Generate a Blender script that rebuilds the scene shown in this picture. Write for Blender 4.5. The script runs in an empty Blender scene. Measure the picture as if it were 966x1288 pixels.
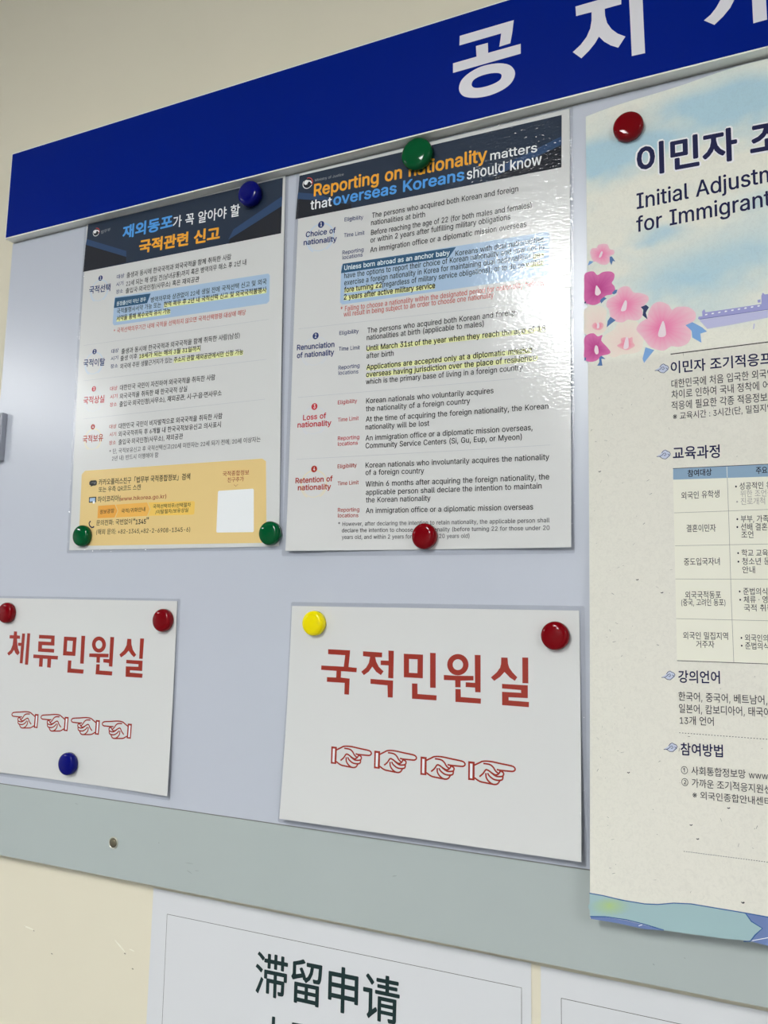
import bpy, bmesh, math, random, os
from mathutils import Vector, noise, geometry
# ---------------------------------------------------------------- camera, world, exposure
# Board frame: x to the right, z up, y=0 the face of the notice board, -y towards the room.
# Numbers in the tables are millimetres in that frame; Z0 is the height of its zero above the floor.
SC = bpy.context.scene
MM = 0.001
Z0 = 1.45
cam_data = bpy.data.cameras.new('camera'); cam = bpy.data.objects.new('camera', cam_data)
SC.collection.objects.link(cam); SC.camera = cam
cam_data.sensor_fit = 'HORIZONTAL'; cam_data.sensor_width = 36.0
cam_data.lens = 1036.863 / 966 * 36.0
cam_data.clip_start = 0.02; cam_data.clip_end = 50
cam.location = (0.31252, -0.73171, Z0 + 0.01095)
cam.rotation_mode = 'XYZ'
cam.rotation_euler = (1.69833783, -0.01958508, 0.44142039)
world = bpy.data.worlds.new('room_ambient'); SC.world = world; world.use_nodes = True
world.node_tree.nodes['Background'].inputs[0].default_value = (0.8, 0.85, 0.9, 1)
world.node_tree.nodes['Background'].inputs[1].default_value = 0.05
SC.view_settings.view_transform = 'Standard'; SC.view_settings.look = 'None'
SC.view_settings.gamma = 1.0; SC.view_settings.use_curve_mapping = False
SC.view_settings.exposure = 0.42
LAMP = 40.0
SC.cycles.use_denoising = True
SC.cycles.max_bounces = 8; SC.cycles.transparent_max_bounces = 16
SC.cycles.caustics_reflective = False; SC.cycles.caustics_refractive = False
# ---------------------------------------------------------------- layout tables (mm on each sheet, from its lower left corner)
HAND = [[(5.23, 13.14), (9.99, 15.66), (13.69, 17.36), (20.69, 17.74), (30.37, 16.7), (39.95, 15.67), (42.64, 14.43), (43.15, 12.66), (41.22, 11.22), (37.02, 11.04), (29.6, 11.05), (26.39, 11.41)], [(13.8, 15.51), (19.76, 15.08), (23.09, 13.06), (25.39, 10.05), (28.47, 8.3), (29.91, 11.35)], [(28.49, 8.03), (25.57, 6.68), (21.75, 8.17), (18.97, 9.77), (16.26, 10.18), (13.75, 6.75), (10.46, 3.79)], [(30.17, 10.46), (32.68, 9.03), (32.18, 6.52), (29.36, 5.64), (25.62, 5.77), (21.2, 8.31)], [(32.19, 6.25), (31.61, 3.29), (27.94, 2.32), (23.65, 2.85), (19.76, 5.25), (18.02, 7.58)], [(29.53, 2.46), (27.26, -0.75), (23.36, -1.47), (19.5, 0.37), (16.84, 3.62), (16.41, 7.44)], [(5.87, 2.37), (10.91, -0.22), (16.89, -0.96), (23.36, -1.47)]]
CUFF = [[(-0.43, 16.21), (5.71, 16.15), (6.01, 0.07), (-0.11, -0.01)], [(1.33, 14.3), (3.74, 14.31), (3.85, 1.54), (1.54, 1.7)]]
OR = {'kr': (-452.46, 83.78), 'en': (-144.7, 77.63), 's3': (-139.07, -187.9), 's1': (-579.75, -182.56), 'hj': (165.64, -230.21), 'n1': (-311.73, -582.82), 'n2': (116.22, -582.97), 'sg': (-589.95, 498.96)}
HANDS3 = [(54.35, 57.16), (101.06, 57.02), (148.79, 55.71), (195.4, 55.71)]
HANDS1 = [(96.27, 55.78), (144.03, 55.71), (192.17, 55.37), (239.74, 54.81)]
FLECKS = [(114.34, 31.29), (78.45, 83.15), (114.65, 31.0), (106.39, 99.1), (30.64, 118.65), (39.91, 277.6), (59.7, 266.71), (9.34, 372.96), (101.45, 242.15), (83.13, 73.25)]
PRINT = {
'kr': [
  ('P', 'hdr', 1, [(-5.58, 414.35), (284.3, 412.49), (284.78, 346.72), (-8.14, 351.27)]),
  ('P', 'hdr_dark', 2, [(-7.18, 387.56), (61.39, 358.55), (61.98, 351.68), (-8.14, 351.27)]),
  ('P', 'hdr_dark', 2, [(284.22, 378.56), (284.78, 346.72), (213.86, 347.58), (216.83, 353.37)]),
  ('P', 'hdr_stripe', 3, [(-6.23, 394.7), (61.09, 366.62), (61.73, 359.11), (-7.15, 387.24)]),
  ('P', 'hdr_stripe', 3, [(284.62, 390.61), (284.51, 379.06), (213.56, 352.54), (220.19, 363.7)]),
  ('C', 'white', 3, (9.2, 400.99), 5.48, 0.13, (150, 330)),
  ('C', 'logo_red', 3, (9.2, 400.99), 5.48, 0.15, (-30, 100)),
  ('C', 'hdr_dark', 3, (9.2, 400.99), 4.72, 0, None),
  ('C', 'white', 4, (7.21, 402.02), 2.41, 0, None),
  ('L', 'white', 4, 1.5, [(6.99, 403.03), (9.68, 403.16), (12.46, 402.25), (14.14, 399.94)], 0),
  ('C', 'hdr_dark', 5, (10.76, 400.15), 1.65, 0, None),
  ('T', '법무부', 'grey_text', 0, (17.48, 396.88), (32.67, 398.06), 4.17, 0, 1),
  ('T', '재외동포', 'sky_text', 0.035, (53.97, 383.4), (130.56, 383.44), 15.8, 0, 1),
  ('T', '가 꼭 알아야 할', 'white', 0.015, (131.69, 382.62), (227.57, 378.7), 13.75, 0, 1),
  ('T', '국적관련 신고', 'orange_text', 0.04, (81.96, 359.79), (200.74, 354.95), 15.53, 0, 1),
  ('C', 'navy_text', 3, (22.04, 338.07), 3.47, 0, None),
  ('C', 'ring_blue', 1, (21.66, 321.36), 14.5, 0.06, (-60, 240)),
  ('C', 'ring_blue', 1, (21.66, 321.36), 12.76, 0.04, (180, 360)),
  ('T', '1', 'white', 0.01, (21.13, 336.33), (23.3, 336.15), 4.0, 0, 0),
  ('T', '국적선택', 'navy_text', 0.02, (4.86, 320.27), (39.36, 318.55), 9.2, 0, 1),
  ('T', '대상', 'navy_text', 0.012, (48.84, 332.4), (60.61, 332.6), 5.12, 0, 1),
  ('T', '출생과 동시에 한국국적과 외국국적을 함께 취득한 사람', 'black', 0, (64.52, 331.03), (219.02, 327.69), 6.82, 0, 1),
  ('T', '시기', 'navy_text', 0.012, (48.57, 322.61), (59.95, 322.92), 5.11, 0, 1),
  ('T', '22세 되는 해 생일 전(남녀공통)까지 혹은 병역의무 해소 후 2년 내', 'black', 0, (64.7, 320.32), (240.14, 317.45), 6.81, 0, 1),
  ('T', '장소', 'navy_text', 0.012, (49.44, 312.98), (60.05, 313.15), 5.09, 0, 1),
  ('T', '출입국·외국인청(사무소) 혹은 재외공관', 'black', 0, (64.75, 311.19), (175.35, 308.32), 6.48, 0, 1),
  ('P', 'box_blue', 1, [(48.23, 309.5), (270.5, 302.18), (272.5, 299.62), (273.38, 269.96), (270.39, 267.67), (49.98, 273.07), (47.42, 276.15), (47.35, 306.58)]),
  ('P', 'tab', 2, [(48.34, 308.26), (104.06, 305.33), (99.54, 293.79), (47.58, 295.56)]),
  ('T', '원정출산이 아닌 경우', 'pale_text', 0.01, (51.6, 297.4), (97.49, 296.49), 5.24, 0, 1),
  ('T', '병역의무와 상관없이 22세 생일 전에 국적선택 신고 및 외국', 'black', 0, (105.01, 293.56), (268.61, 290.29), 6.33, 0, 1),
  ('T', '국적불행사서약 가능 또는', 'black', 0, (52.9, 287.19), (121.12, 285.52), 6.45, 0, 1),
  ('T', '현역 복무 후 2년 내 국적선택 신고 및 외국국적불행사', 'black', 0.02, (125.43, 285.17), (269.1, 280.81), 6.25, 0, 1),
  ('P', 'yellow_hl', 3, [(125.43, 284.2325), (269.1, 279.8725), (269.1, 285.28), (125.43, 289.64)]),
  ('T', '서약을 통해 복수국적 유지 가능', 'black', 0.02, (53.33, 278.04), (135.68, 276.04), 6.44, 0, 1),
  ('P', 'yellow_hl', 3, [(53.33, 277.074), (135.68, 275.074), (135.68, 280.64), (53.33, 282.64)]),
  ('T', '* 국적선택의무기간 내에 국적을 선택하지 않으면 국적선택명령 대상에 해당', 'red_note', 0, (50.13, 262.79), (242.8, 258.5), 6.11, 0, 1),
  ('L', 'rule', 1, 0.35, [(2.63, 253.81), (273.79, 249.11)], 0),
  ('C', 'navy_text', 3, (21.16, 243.62), 3.37, 0, None),
  ('C', 'ring_blue', 1, (21.38, 228.17), 14.67, 0.06, (-60, 240)),
  ('C', 'ring_blue', 1, (21.38, 228.17), 12.91, 0.04, (180, 360)),
  ('T', '2', 'white', 0.01, (20.25, 241.9), (22.39, 241.8), 3.88, 0, 0),
  ('T', '국적이탈', 'navy_text', 0.02, (4.4, 226.21), (39.03, 224.01), 8.91, 0, 1),
  ('T', '대상', 'navy_text', 0.012, (48.5, 237.78), (59.77, 238.18), 4.97, 0, 1),
  ('T', '출생과 동시에 한국국적과 외국국적을 함께 취득한 사람(남성)', 'black', 0, (64.53, 234.92), (236.2, 232.6), 6.61, 0, 1),
  ('T', '시기', 'navy_text', 0.012, (48.52, 228.57), (59.78, 229.02), 4.95, 0, 1),
  ('T', '출생 이후', 'black', 0, (63.73, 226.47), (89.58, 226.34), 6.29, 0, 1),
  ('T', '18세가 되는 해의 3월 31일까지', 'black', 0.02, (92.87, 226.24), (182.52, 224.75), 6.2, 0, 1),
  ('P', 'yellow_hl', 3, [(92.87, 225.31), (182.52, 223.82), (182.52, 229.18), (92.87, 230.67)]),
  ('T', '장소', 'navy_text', 0.012, (48.94, 218.99), (60.23, 218.89), 4.93, 0, 1),
  ('T', '외국에 주된 생활근거지가 있는', 'black', 0, (64.14, 216.66), (142.74, 215.68), 6.27, 0, 1),
  ('T', '주소지 관할 재외공관에서만 신청 가능', 'black', 0.02, (145.19, 215.39), (241.66, 213.3), 6.04, 0, 1),
  ('P', 'yellow_hl', 3, [(145.19, 214.48399999999998), (241.66, 212.394), (241.66, 217.62), (145.19, 219.71)]),
  ('L', 'rule', 1, 0.35, [(6.78, 208.4), (272.79, 203.85)], 0),
  ('C', 'red_text', 3, (24.11, 196.38), 3.31, 0, None),
  ('C', 'ring_grey', 1, (25.41, 180.47), 13.8, 0.06, (-60, 240)),
  ('C', 'ring_grey', 1, (25.41, 180.47), 12.14, 0.04, (180, 360)),
  ('T', '3', 'white', 0.01, (23.19, 194.67), (25.31, 194.61), 3.8, 0, 0),
  ('T', '국적상실', 'red_text', 0.02, (8.55, 178.51), (42.03, 177.7), 8.74, 0, 1),
  ('T', '대상', 'red_text', 0.012, (50.43, 191.01), (61.64, 191.33), 4.87, 0, 1),
  ('T', '대한민국 국민이 자진하여 외국국적을 취득한 사람', 'black', 0, (65.83, 190.02), (205.2, 187.88), 6.5, 0, 1),
  ('T', '시기', 'red_text', 0.012, (51.21, 180.93), (62.4, 181.3), 4.85, 0, 1),
  ('T', '외국국적을 취득한 때 한국국적 상실', 'black', 0, (66.25, 179.46), (166.36, 178.63), 6.47, 0, 1),
  ('T', '장소', 'red_text', 0.012, (51.57, 171.21), (62.39, 171.37), 4.84, 0, 1),
  ('T', '출입국·외국인청(사무소), 재외공관, 시·구·읍·면사무소', 'black', 0, (66.59, 169.81), (214.99, 168.78), 6.46, 0, 1),
  ('L', 'rule', 1, 0.35, [(10.04, 160.2), (273.11, 159.3)], 0),
  ('C', 'darkred_text', 3, (26.34, 149.06), 3.26, 0, None),
  ('C', 'ring_gold', 1, (27.56, 133.12), 13.58, 0.06, (-60, 240)),
  ('C', 'ring_gold', 1, (27.56, 133.12), 11.94, 0.04, (180, 360)),
  ('T', '4', 'white', 0.01, (25.42, 147.36), (27.53, 147.35), 3.75, 0, 0),
  ('T', '국적보유', 'darkred_text', 0.02, (11.24, 130.22), (43.7, 130.15), 8.61, 0, 1),
  ('T', '대상', 'darkred_text', 0.012, (52.81, 144.27), (63.59, 144.55), 4.79, 0, 1),
  ('T', '대한민국 국민이 비자발적으로 외국국적을 취득한 사람', 'black', 0, (67.39, 143.08), (217.23, 142.51), 6.4, 0, 1),
  ('T', '시기', 'darkred_text', 0.012, (53.5, 134.64), (63.89, 134.99), 4.78, 0, 1),
  ('T', '외국국적취득 후 6개월 내 한국국적보유신고 의사표시', 'black', 0, (67.68, 133.54), (215.74, 132.92), 6.38, 0, 1),
  ('T', '장소', 'darkred_text', 0.012, (53.85, 124.48), (64.22, 124.88), 4.77, 0, 1),
  ('T', '출입국·외국인청(사무소), 재외공관', 'black', 0, (68.36, 123.72), (163.67, 123.67), 6.35, 0, 1),
  ('T', '* 단, 국적보유신고 후 국적선택신고(20세 미만자는 22세 되기 전에, 20세 이상자는', 'note_text', 0, (54.99, 113.72), (268.81, 112.56), 5.8, 0, 1),
  ('T', '2년 내) 반드시 이행해야 함', 'note_text', 0, (59.68, 105.08), (129.39, 104.78), 5.77, 0, 1),
  ('P', 'gold', 1, [(17.75, 95.8), (271.65, 94.1), (276.64, 90.92), (280.78, 3.15), (14.41, 5.01), (12.7, 91.42)]),
  ('T', '카카오플러스친구「법무부 국적종합정보」검색', 'brown_black', 0.015, (40.82, 76.88), (176.28, 76.44), 6.93, 0, 1),
  ('T', '또는 우측 QR코드 스캔', 'brown_black', 0.01, (41.46, 68.23), (105.65, 68.26), 6.34, 0, 1),
  ('T', '하이코리아(', 'brown_black', 0.012, (40.86, 56.23), (75.93, 56.45), 6.9, 0, 1),
  ('T', 'www.hikorea.go.kr)', 'brown_red', 0, (75.55, 56.75), (143.64, 56.83), 4.52, 0, 0),
  ('P', 'black', 2, [(25.72, 81.41), (27.86, 83.32), (36.21, 83.16), (37.85, 81.35), (37.73, 77.9), (35.92, 76.84), (31.39, 76.78), (28.43, 75.78), (28.32, 77.23), (25.95, 78.5)]),
  ('P', 'black', 2, [(26.74, 63.16), (38.08, 63.23), (38.21, 56.63), (26.88, 56.53)]),
  ('P', 'box_blue', 3, [(27.98, 61.96), (36.66, 62.14), (36.61, 57.85), (27.93, 57.64)]),
  ('C', 'white', 4, (34.81, 56.77), 1.73, 0, None),
  ('P', 'chev1', 2, [(41.92, 52.19), (67.82, 52.56), (72.38, 45.05), (68.57, 37.31), (41.95, 37.36)]),
  ('P', 'chev2', 2, [(69.28, 52.5), (116.16, 53.07), (120.5, 45.44), (117.17, 37.57), (70.03, 37.26), (73.47, 45.01)]),
  ('P', 'chev3', 2, [(117.56, 53.01), (182.9, 51.87), (184.3, 50.47), (184.35, 37.62), (182.43, 36.62), (118.58, 37.53), (121.9, 45.39)]),
  ('T', '정보광장', 'brown_black', 0.01, (45.32, 42.08), (67.42, 42.98), 4.86, 0, 1),
  ('T', '국적/귀화안내', 'brown_black', 0.01, (78.41, 42.02), (114.02, 42.93), 4.78, 0, 1),
  ('T', '국적선택의무/선택절차', 'brown_black', 0.01, (125.37, 45.53), (178.95, 45.59), 4.68, 0, 1),
  ('T', '/이탈절차/보유상실', 'brown_black', 0.01, (129.26, 39.07), (175.63, 39.82), 4.67, 0, 1),
  ('L', 'phone', 3, 1.7, [(30.92, 34.3), (29.24, 31.79), (30.23, 28.9), (33.81, 26.51), (37.16, 26.98)], 0),
  ('C', 'phone', 3, (30.97, 33.73), 0.86, 0, None),
  ('C', 'phone', 3, (36.76, 27.28), 1.0, 0, None),
  ('T', '문의전화: 국번없이', 'brown_black', 0, (40.77, 28.58), (95.19, 28.62), 6.28, 0, 1),
  ('T', '“1345”', 'black', 0.02, (96.99, 28.29), (119.87, 28.69), 5.28, 0, 0),
  ('T', '(해외 문의: +82-1345,+82-2-6908-1345-6)', 'brown_black', 0, (41.65, 17.78), (179.59, 17.24), 6.25, 0, 1),
  ('T', '국적종합정보', 'brown_red', 0.01, (220.88, 77.47), (255.44, 77.37), 5.32, 0, 1),
  ('T', '친구추가', 'brown_red', 0.01, (227.57, 70.49), (248.9, 70.68), 5.03, 0, 1),
  ('L', 'brown_red', 3, 0.4, [(236.22, 67.67), (238.82, 65.7), (241.55, 67.66)], 0),
  ('P', 'white', 2, [(216.51, 61.8), (261.0, 61.99), (262.27, 60.89), (264.22, 16.01), (263.05, 15.02), (216.61, 15.73), (215.28, 16.81), (215.28, 60.8)]),
],
'en': [
  ('P', 'hdr', 1, [(-1.65, 415.88), (289.33, 412.55), (288.71, 359.22), (-4.6, 365.47)]),
  ('P', 'hdr_dark', 2, [(-3.12, 394.02), (64.29, 369.26), (64.46, 364.05), (-4.6, 365.47)]),
  ('P', 'hdr_dark', 2, [(288.83, 380.88), (288.71, 359.22), (219.64, 361.35), (225.82, 365.72)]),
  ('P', 'hdr_stripe', 3, [(-2.83, 396.46), (22.54, 389.25), (62.47, 368.95), (30.49, 379.82), (-3.3, 389.06)]),
  ('P', 'hdr_stripe', 3, [(289.18, 390.75), (288.84, 382.12), (225.83, 365.4), (233.5, 375.13)]),
  ('C', 'white', 3, (9.27, 404.88), 6.47, 0.13, (150, 330)),
  ('C', 'logo_red', 3, (9.27, 404.88), 6.47, 0.15, (-30, 100)),
  ('C', 'hdr_dark', 3, (9.27, 404.88), 5.56, 0, None),
  ('C', 'white', 4, (7.28, 406.09), 2.85, 0, None),
  ('L', 'white', 4, 1.5, [(7.09, 407.29), (9.87, 407.44), (12.69, 406.37), (14.32, 403.65)], 0),
  ('C', 'hdr_dark', 5, (10.84, 403.9), 1.94, 0, None),
  ('T', 'Ministry of Justice', 'grey_text', 0, (18.52, 404.62), (53.98, 403.75), 2.86, 0, 0),
  ('T', 'Reporting on nationality', 'orange_text', 0.021, (18.02, 387.74), (214.79, 383.34), 13.56, 0, 0),
  ('T', 'matters', 'white', 0.012, (218.56, 382.78), (265.3, 380.62), 9.03, 0, 0),
  ('T', 'that', 'white', 0.012, (14.03, 372.68), (40.18, 371.85), 10.69, 0, 0),
  ('T', 'overseas Koreans', 'sky_text', 0.021, (42.79, 372.0), (191.08, 368.04), 11.96, 0, 0),
  ('T', 'should know', 'white', 0.012, (194.29, 367.97), (269.72, 366.72), 11.07, 0, 0),
  ('C', 'navy_text', 3, (28.15, 352.99), 3.87, 0, None),
  ('C', 'ring_blue', 1, (27.66, 337.75), 16.87, 0.06, (-60, 240)),
  ('C', 'ring_blue', 1, (27.66, 337.75), 14.84, 0.04, (180, 360)),
  ('T', '1', 'white', 0.01, (27.19, 351.06), (29.28, 350.85), 4.46, 0, 0),
  ('T', 'Choice of', 'navy_text', 0.02, (9.62, 341.86), (46.23, 340.1), 6.02, 0, 0),
  ('T', 'nationality', 'navy_text', 0.02, (7.34, 333.16), (48.09, 330.1), 6.02, 0, 0),
  ('T', 'Eligibility', 'navy_text', 0.008, (56.88, 350.78), (79.07, 349.1), 4.34, 0, 0),
  ('T', 'The persons who acquired both Korean and foreign', 'black', 0, (89.45, 348.04), (246.72, 343.99), 5.8, 0, 0),
  ('T', 'nationalities at birth', 'black', 0, (88.63, 340.07), (149.64, 337.28), 5.8, 0, 0),
  ('T', 'Time Limit', 'navy_text', 0.008, (56.8, 332.93), (81.07, 331.38), 4.31, 0, 0),
  ('T', 'Before reaching the age of 22 (for both males and females)', 'black', 0, (88.97, 329.19), (259.93, 324.34), 5.78, 0, 0),
  ('T', 'or within 2 years after fulfilling military obligations', 'black', 0, (88.53, 320.85), (238.96, 316.78), 5.76, 0, 0),
  ('T', 'Reporting', 'navy_text', 0.008, (55.7, 313.64), (80.61, 312.88), 4.3, 0, 0),
  ('T', 'locations', 'navy_text', 0.008, (55.9, 308.16), (79.73, 307.32), 4.28, 0, 0),
  ('T', 'An immigration office or a diplomatic mission overseas', 'black', 0, (88.51, 310.11), (254.91, 306.15), 5.74, 0, 0),
  ('P', 'box_blue', 1, [(57.19, 303.17), (275.19, 296.98), (277.22, 294.16), (276.27, 255.07), (273.96, 253.36), (57.41, 258.0), (54.77, 260.74), (54.72, 300.88)]),
  ('P', 'tab', 2, [(56.45, 303.3), (183.67, 298.66), (176.1, 289.18), (54.65, 293.09)]),
  ('T', 'Unless born abroad as an anchor baby', 'pale_text', 0.014, (58.55, 295.82), (177.03, 291.56), 5.11, 0, 0),
  ('T', 'Koreans with dual nationalities', 'black', 0, (183.16, 289.19), (271.98, 287.85), 5.43, 0, 0),
  ('T', 'have the options to report their choice of Korean nationality and vow not to', 'black', 0, (58.89, 286.64), (271.98, 279.95), 5.77, 0, 0),
  ('T', 'exercise a foreign nationality in Korea for maintaining dual nationalities', 'black', 0, (59.18, 278.84), (259.4, 272.8), 5.76, 0, 0),
  ('T', 'be-', 'black', 0.02, (261.46, 273.04), (271.68, 272.73), 5.18, 0, 0),
  ('P', 'yellow_hl', 3, [(261.46, 272.26300000000003), (271.68, 271.95300000000003), (271.68, 276.43), (261.46, 276.74)]),
  ('T', 'fore turning 22', 'black', 0.02, (59.46, 271.07), (103.01, 269.81), 5.74, 0, 0),
  ('P', 'yellow_hl', 3, [(59.46, 270.209), (103.01, 268.949), (103.01, 273.91), (59.46, 275.17)]),
  ('T', '(regardless of military service obligations); or to do so', 'black', 0, (103.71, 269.7), (252.91, 265.42), 5.61, 0, 0),
  ('T', 'within', 'black', 0.02, (254.69, 265.41), (271.67, 265.18), 5.18, 0, 0),
  ('P', 'yellow_hl', 3, [(254.69, 264.63300000000004), (271.67, 264.403), (271.67, 268.88), (254.69, 269.11)]),
  ('T', '2 years after active military service', 'black', 0.02, (59.39, 263.05), (161.99, 259.71), 5.72, 0, 0),
  ('P', 'yellow_hl', 3, [(59.39, 262.192), (161.99, 258.852), (161.99, 263.8), (59.39, 267.14)]),
  ('T', '* Failing to choose a nationality within the designated period for nationality before,', 'red_note', 0, (55.87, 250.55), (271.92, 245.02), 5.37, 0, 0),
  ('T', 'will result in being subject to an order to choose one nationality', 'red_note', 0, (59.69, 244.34), (222.68, 240.17), 5.35, 0, 0),
  ('L', 'rule', 1, 0.35, [(5.31, 238.5), (276.77, 229.11)], 0),
  ('C', 'navy_text', 3, (26.72, 227.88), 3.71, 0, None),
  ('C', 'ring_grey', 1, (26.29, 210.55), 16.8, 0.06, (-60, 240)),
  ('C', 'ring_grey', 1, (26.29, 210.55), 14.78, 0.04, (180, 360)),
  ('T', '2', 'white', 0.01, (25.78, 225.97), (27.82, 225.89), 4.27, 0, 0),
  ('T', 'Renunciation', 'navy_text', 0.02, (4.48, 214.89), (49.57, 212.98), 5.77, 0, 0),
  ('T', 'of nationality', 'navy_text', 0.02, (4.86, 206.08), (49.49, 204.43), 5.76, 0, 0),
  ('T', 'Eligibility', 'navy_text', 0.008, (55.3, 225.12), (77.76, 224.44), 4.15, 0, 0),
  ('T', 'The persons who acquired both Korean and foreign', 'black', 0, (87.97, 222.75), (246.16, 219.71), 5.55, 0, 0),
  ('T', 'nationalities at birth (applicable to males)', 'black', 0, (87.47, 215.36), (213.04, 212.96), 5.53, 0, 0),
  ('T', 'Time Limit', 'navy_text', 0.008, (55.14, 208.01), (79.66, 206.62), 4.13, 0, 0),
  ('T', 'Until March 31st of the year when they reach the age of 18', 'black', 0.018, (87.41, 204.05), (272.93, 200.18), 5.51, 0, 0),
  ('P', 'yellow_hl', 3, [(87.41, 203.2235), (272.93, 199.3535), (272.93, 204.12), (87.41, 207.99)]),
  ('T', 'after birth', 'black', 0, (87.61, 195.97), (118.08, 195.2), 5.49, 0, 0),
  ('T', 'Reporting', 'navy_text', 0.008, (55.4, 187.7), (79.8, 187.55), 4.09, 0, 0),
  ('T', 'locations', 'navy_text', 0.008, (55.57, 182.15), (78.56, 181.25), 4.08, 0, 0),
  ('T', 'Applications are accepted only at a diplomatic mission', 'black', 0.018, (87.89, 184.07), (260.17, 181.33), 5.46, 0, 0),
  ('P', 'yellow_hl', 3, [(87.89, 183.251), (260.17, 180.51100000000002), (260.17, 185.23), (87.89, 187.97)]),
  ('T', 'overseas having jurisdiction over the place of residence,', 'black', 0.018, (87.72, 176.41), (265.63, 173.05), 5.45, 0, 0),
  ('P', 'yellow_hl', 3, [(87.72, 175.5925), (265.63, 172.23250000000002), (265.63, 176.95), (87.72, 180.31)]),
  ('T', 'which is the primary base of living in a foreign country', 'black', 0, (87.54, 168.77), (251.39, 165.11), 5.43, 0, 0),
  ('L', 'rule', 1, 0.35, [(7.76, 162.73), (276.41, 156.99)], 0),
  ('C', 'red_text', 3, (28.04, 150.99), 3.61, 0, None),
  ('C', 'ring_grey', 1, (27.84, 135.37), 15.69, 0.06, (-60, 240)),
  ('C', 'ring_grey', 1, (27.84, 135.37), 13.8, 0.04, (180, 360)),
  ('T', '3', 'white', 0.01, (27.11, 149.1), (29.11, 149.1), 4.15, 0, 0),
  ('T', 'Loss of', 'red_text', 0.02, (14.99, 137.4), (42.2, 137.43), 5.59, 0, 0),
  ('T', 'nationality', 'red_text', 0.02, (8.65, 130.05), (48.51, 129.18), 5.59, 0, 0),
  ('T', 'Eligibility', 'red_text', 0.008, (55.74, 150.74), (77.88, 150.61), 4.04, 0, 0),
  ('T', 'Korean nationals who voluntarily acquires', 'black', 0, (88.3, 148.69), (222.92, 145.89), 5.39, 0, 0),
  ('T', 'the nationality of a foreign country', 'black', 0, (88.12, 140.49), (199.5, 138.14), 5.38, 0, 0),
  ('T', 'Time Limit', 'red_text', 0.008, (56.22, 132.4), (80.01, 132.34), 4.02, 0, 0),
  ('T', 'At the time of acquiring the foreign nationality, the Korean', 'black', 0, (88.33, 129.75), (275.37, 125.84), 5.37, 0, 0),
  ('T', 'nationality will be lost', 'black', 0, (88.15, 121.6), (157.48, 120.0), 5.35, 0, 0),
  ('T', 'Reporting', 'red_text', 0.008, (56.73, 112.9), (81.11, 112.71), 3.99, 0, 0),
  ('T', 'locations', 'red_text', 0.008, (56.88, 107.16), (79.51, 106.86), 3.98, 0, 0),
  ('T', 'An immigration office or a diplomatic mission overseas,', 'black', 0, (88.36, 110.3), (260.44, 107.21), 5.33, 0, 0),
  ('T', 'Community Service Centers (Si, Gu, Eup, or Myeon)', 'black', 0, (88.51, 102.47), (250.3, 99.17), 5.32, 0, 0),
  ('L', 'rule', 1, 0.35, [(8.51, 96.14), (276.85, 91.95)], 0),
  ('C', 'darkred_text', 3, (29.9, 84.6), 3.53, 0, None),
  ('C', 'ring_gold', 1, (30.12, 68.3), 15.36, 0.06, (-60, 240)),
  ('C', 'ring_gold', 1, (30.12, 68.3), 13.51, 0.04, (180, 360)),
  ('T', '4', 'white', 0.01, (28.98, 82.71), (30.94, 82.78), 4.06, 0, 0),
  ('T', 'Retention of', 'darkred_text', 0.02, (8.49, 70.59), (51.57, 70.76), 5.5, 0, 0),
  ('T', 'nationality', 'darkred_text', 0.02, (11.7, 63.05), (50.06, 62.64), 5.48, 0, 0),
  ('T', 'Eligibility', 'darkred_text', 0.008, (57.15, 83.72), (78.96, 84.04), 3.95, 0, 0),
  ('T', 'Korean nationals who involuntarily acquires the nationality', 'black', 0, (88.9, 82.52), (275.94, 78.51), 5.29, 0, 0),
  ('T', 'of a foreign country', 'black', 0, (89.05, 75.07), (152.41, 73.36), 5.28, 0, 0),
  ('T', 'Time Limit', 'darkred_text', 0.008, (57.64, 66.06), (81.41, 66.17), 3.93, 0, 0),
  ('T', 'Within 6 months after acquiring the foreign nationality, the', 'black', 0, (89.29, 63.31), (275.85, 60.3), 5.26, 0, 0),
  ('T', 'applicable person shall declare the intention to maintain', 'black', 0, (89.8, 54.96), (268.78, 52.33), 5.24, 0, 0),
  ('T', 'the Korean nationality', 'black', 0, (89.97, 47.26), (159.35, 46.19), 5.23, 0, 0),
  ('T', 'Reporting', 'darkred_text', 0.008, (58.79, 38.8), (82.74, 38.61), 3.9, 0, 0),
  ('T', 'locations', 'darkred_text', 0.008, (58.97, 33.19), (81.87, 32.79), 3.9, 0, 0),
  ('T', 'An immigration office or a diplomatic mission overseas', 'black', 0, (90.21, 36.51), (260.79, 33.43), 5.21, 0, 0),
  ('T', '* However, after declaring the intention to retain nationality, the applicable person shall', 'note_text', 0, (59.6, 24.48), (276.02, 21.16), 4.04, 0, 0),
  ('T', 'declare the intention to choose one nationality (before turning 22 for those under 20', 'note_text', 0, (63.93, 17.87), (276.02, 14.27), 4.02, 0, 0),
  ('T', 'years old, and within 2 years for those over 20 years old)', 'note_text', 0, (64.15, 11.08), (199.37, 9.22), 4.01, 0, 0),
],
's3': [
  ('P', 'sign_red', 1, [(45.64, 166.62), (70.43, 166.31), (70.12, 160.84), (69.23, 150.11), (78.45, 149.63), (78.21, 145.44), (61.04, 145.72), (61.1, 139.58), (70.99, 139.01), (70.85, 123.55), (65.64, 123.6), (65.56, 134.56), (45.52, 134.69), (45.5, 139.28), (55.83, 139.33), (55.96, 145.75), (38.48, 146.04), (38.59, 150.31), (63.89, 150.23), (65.06, 161.36), (45.85, 161.72)]),
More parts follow.
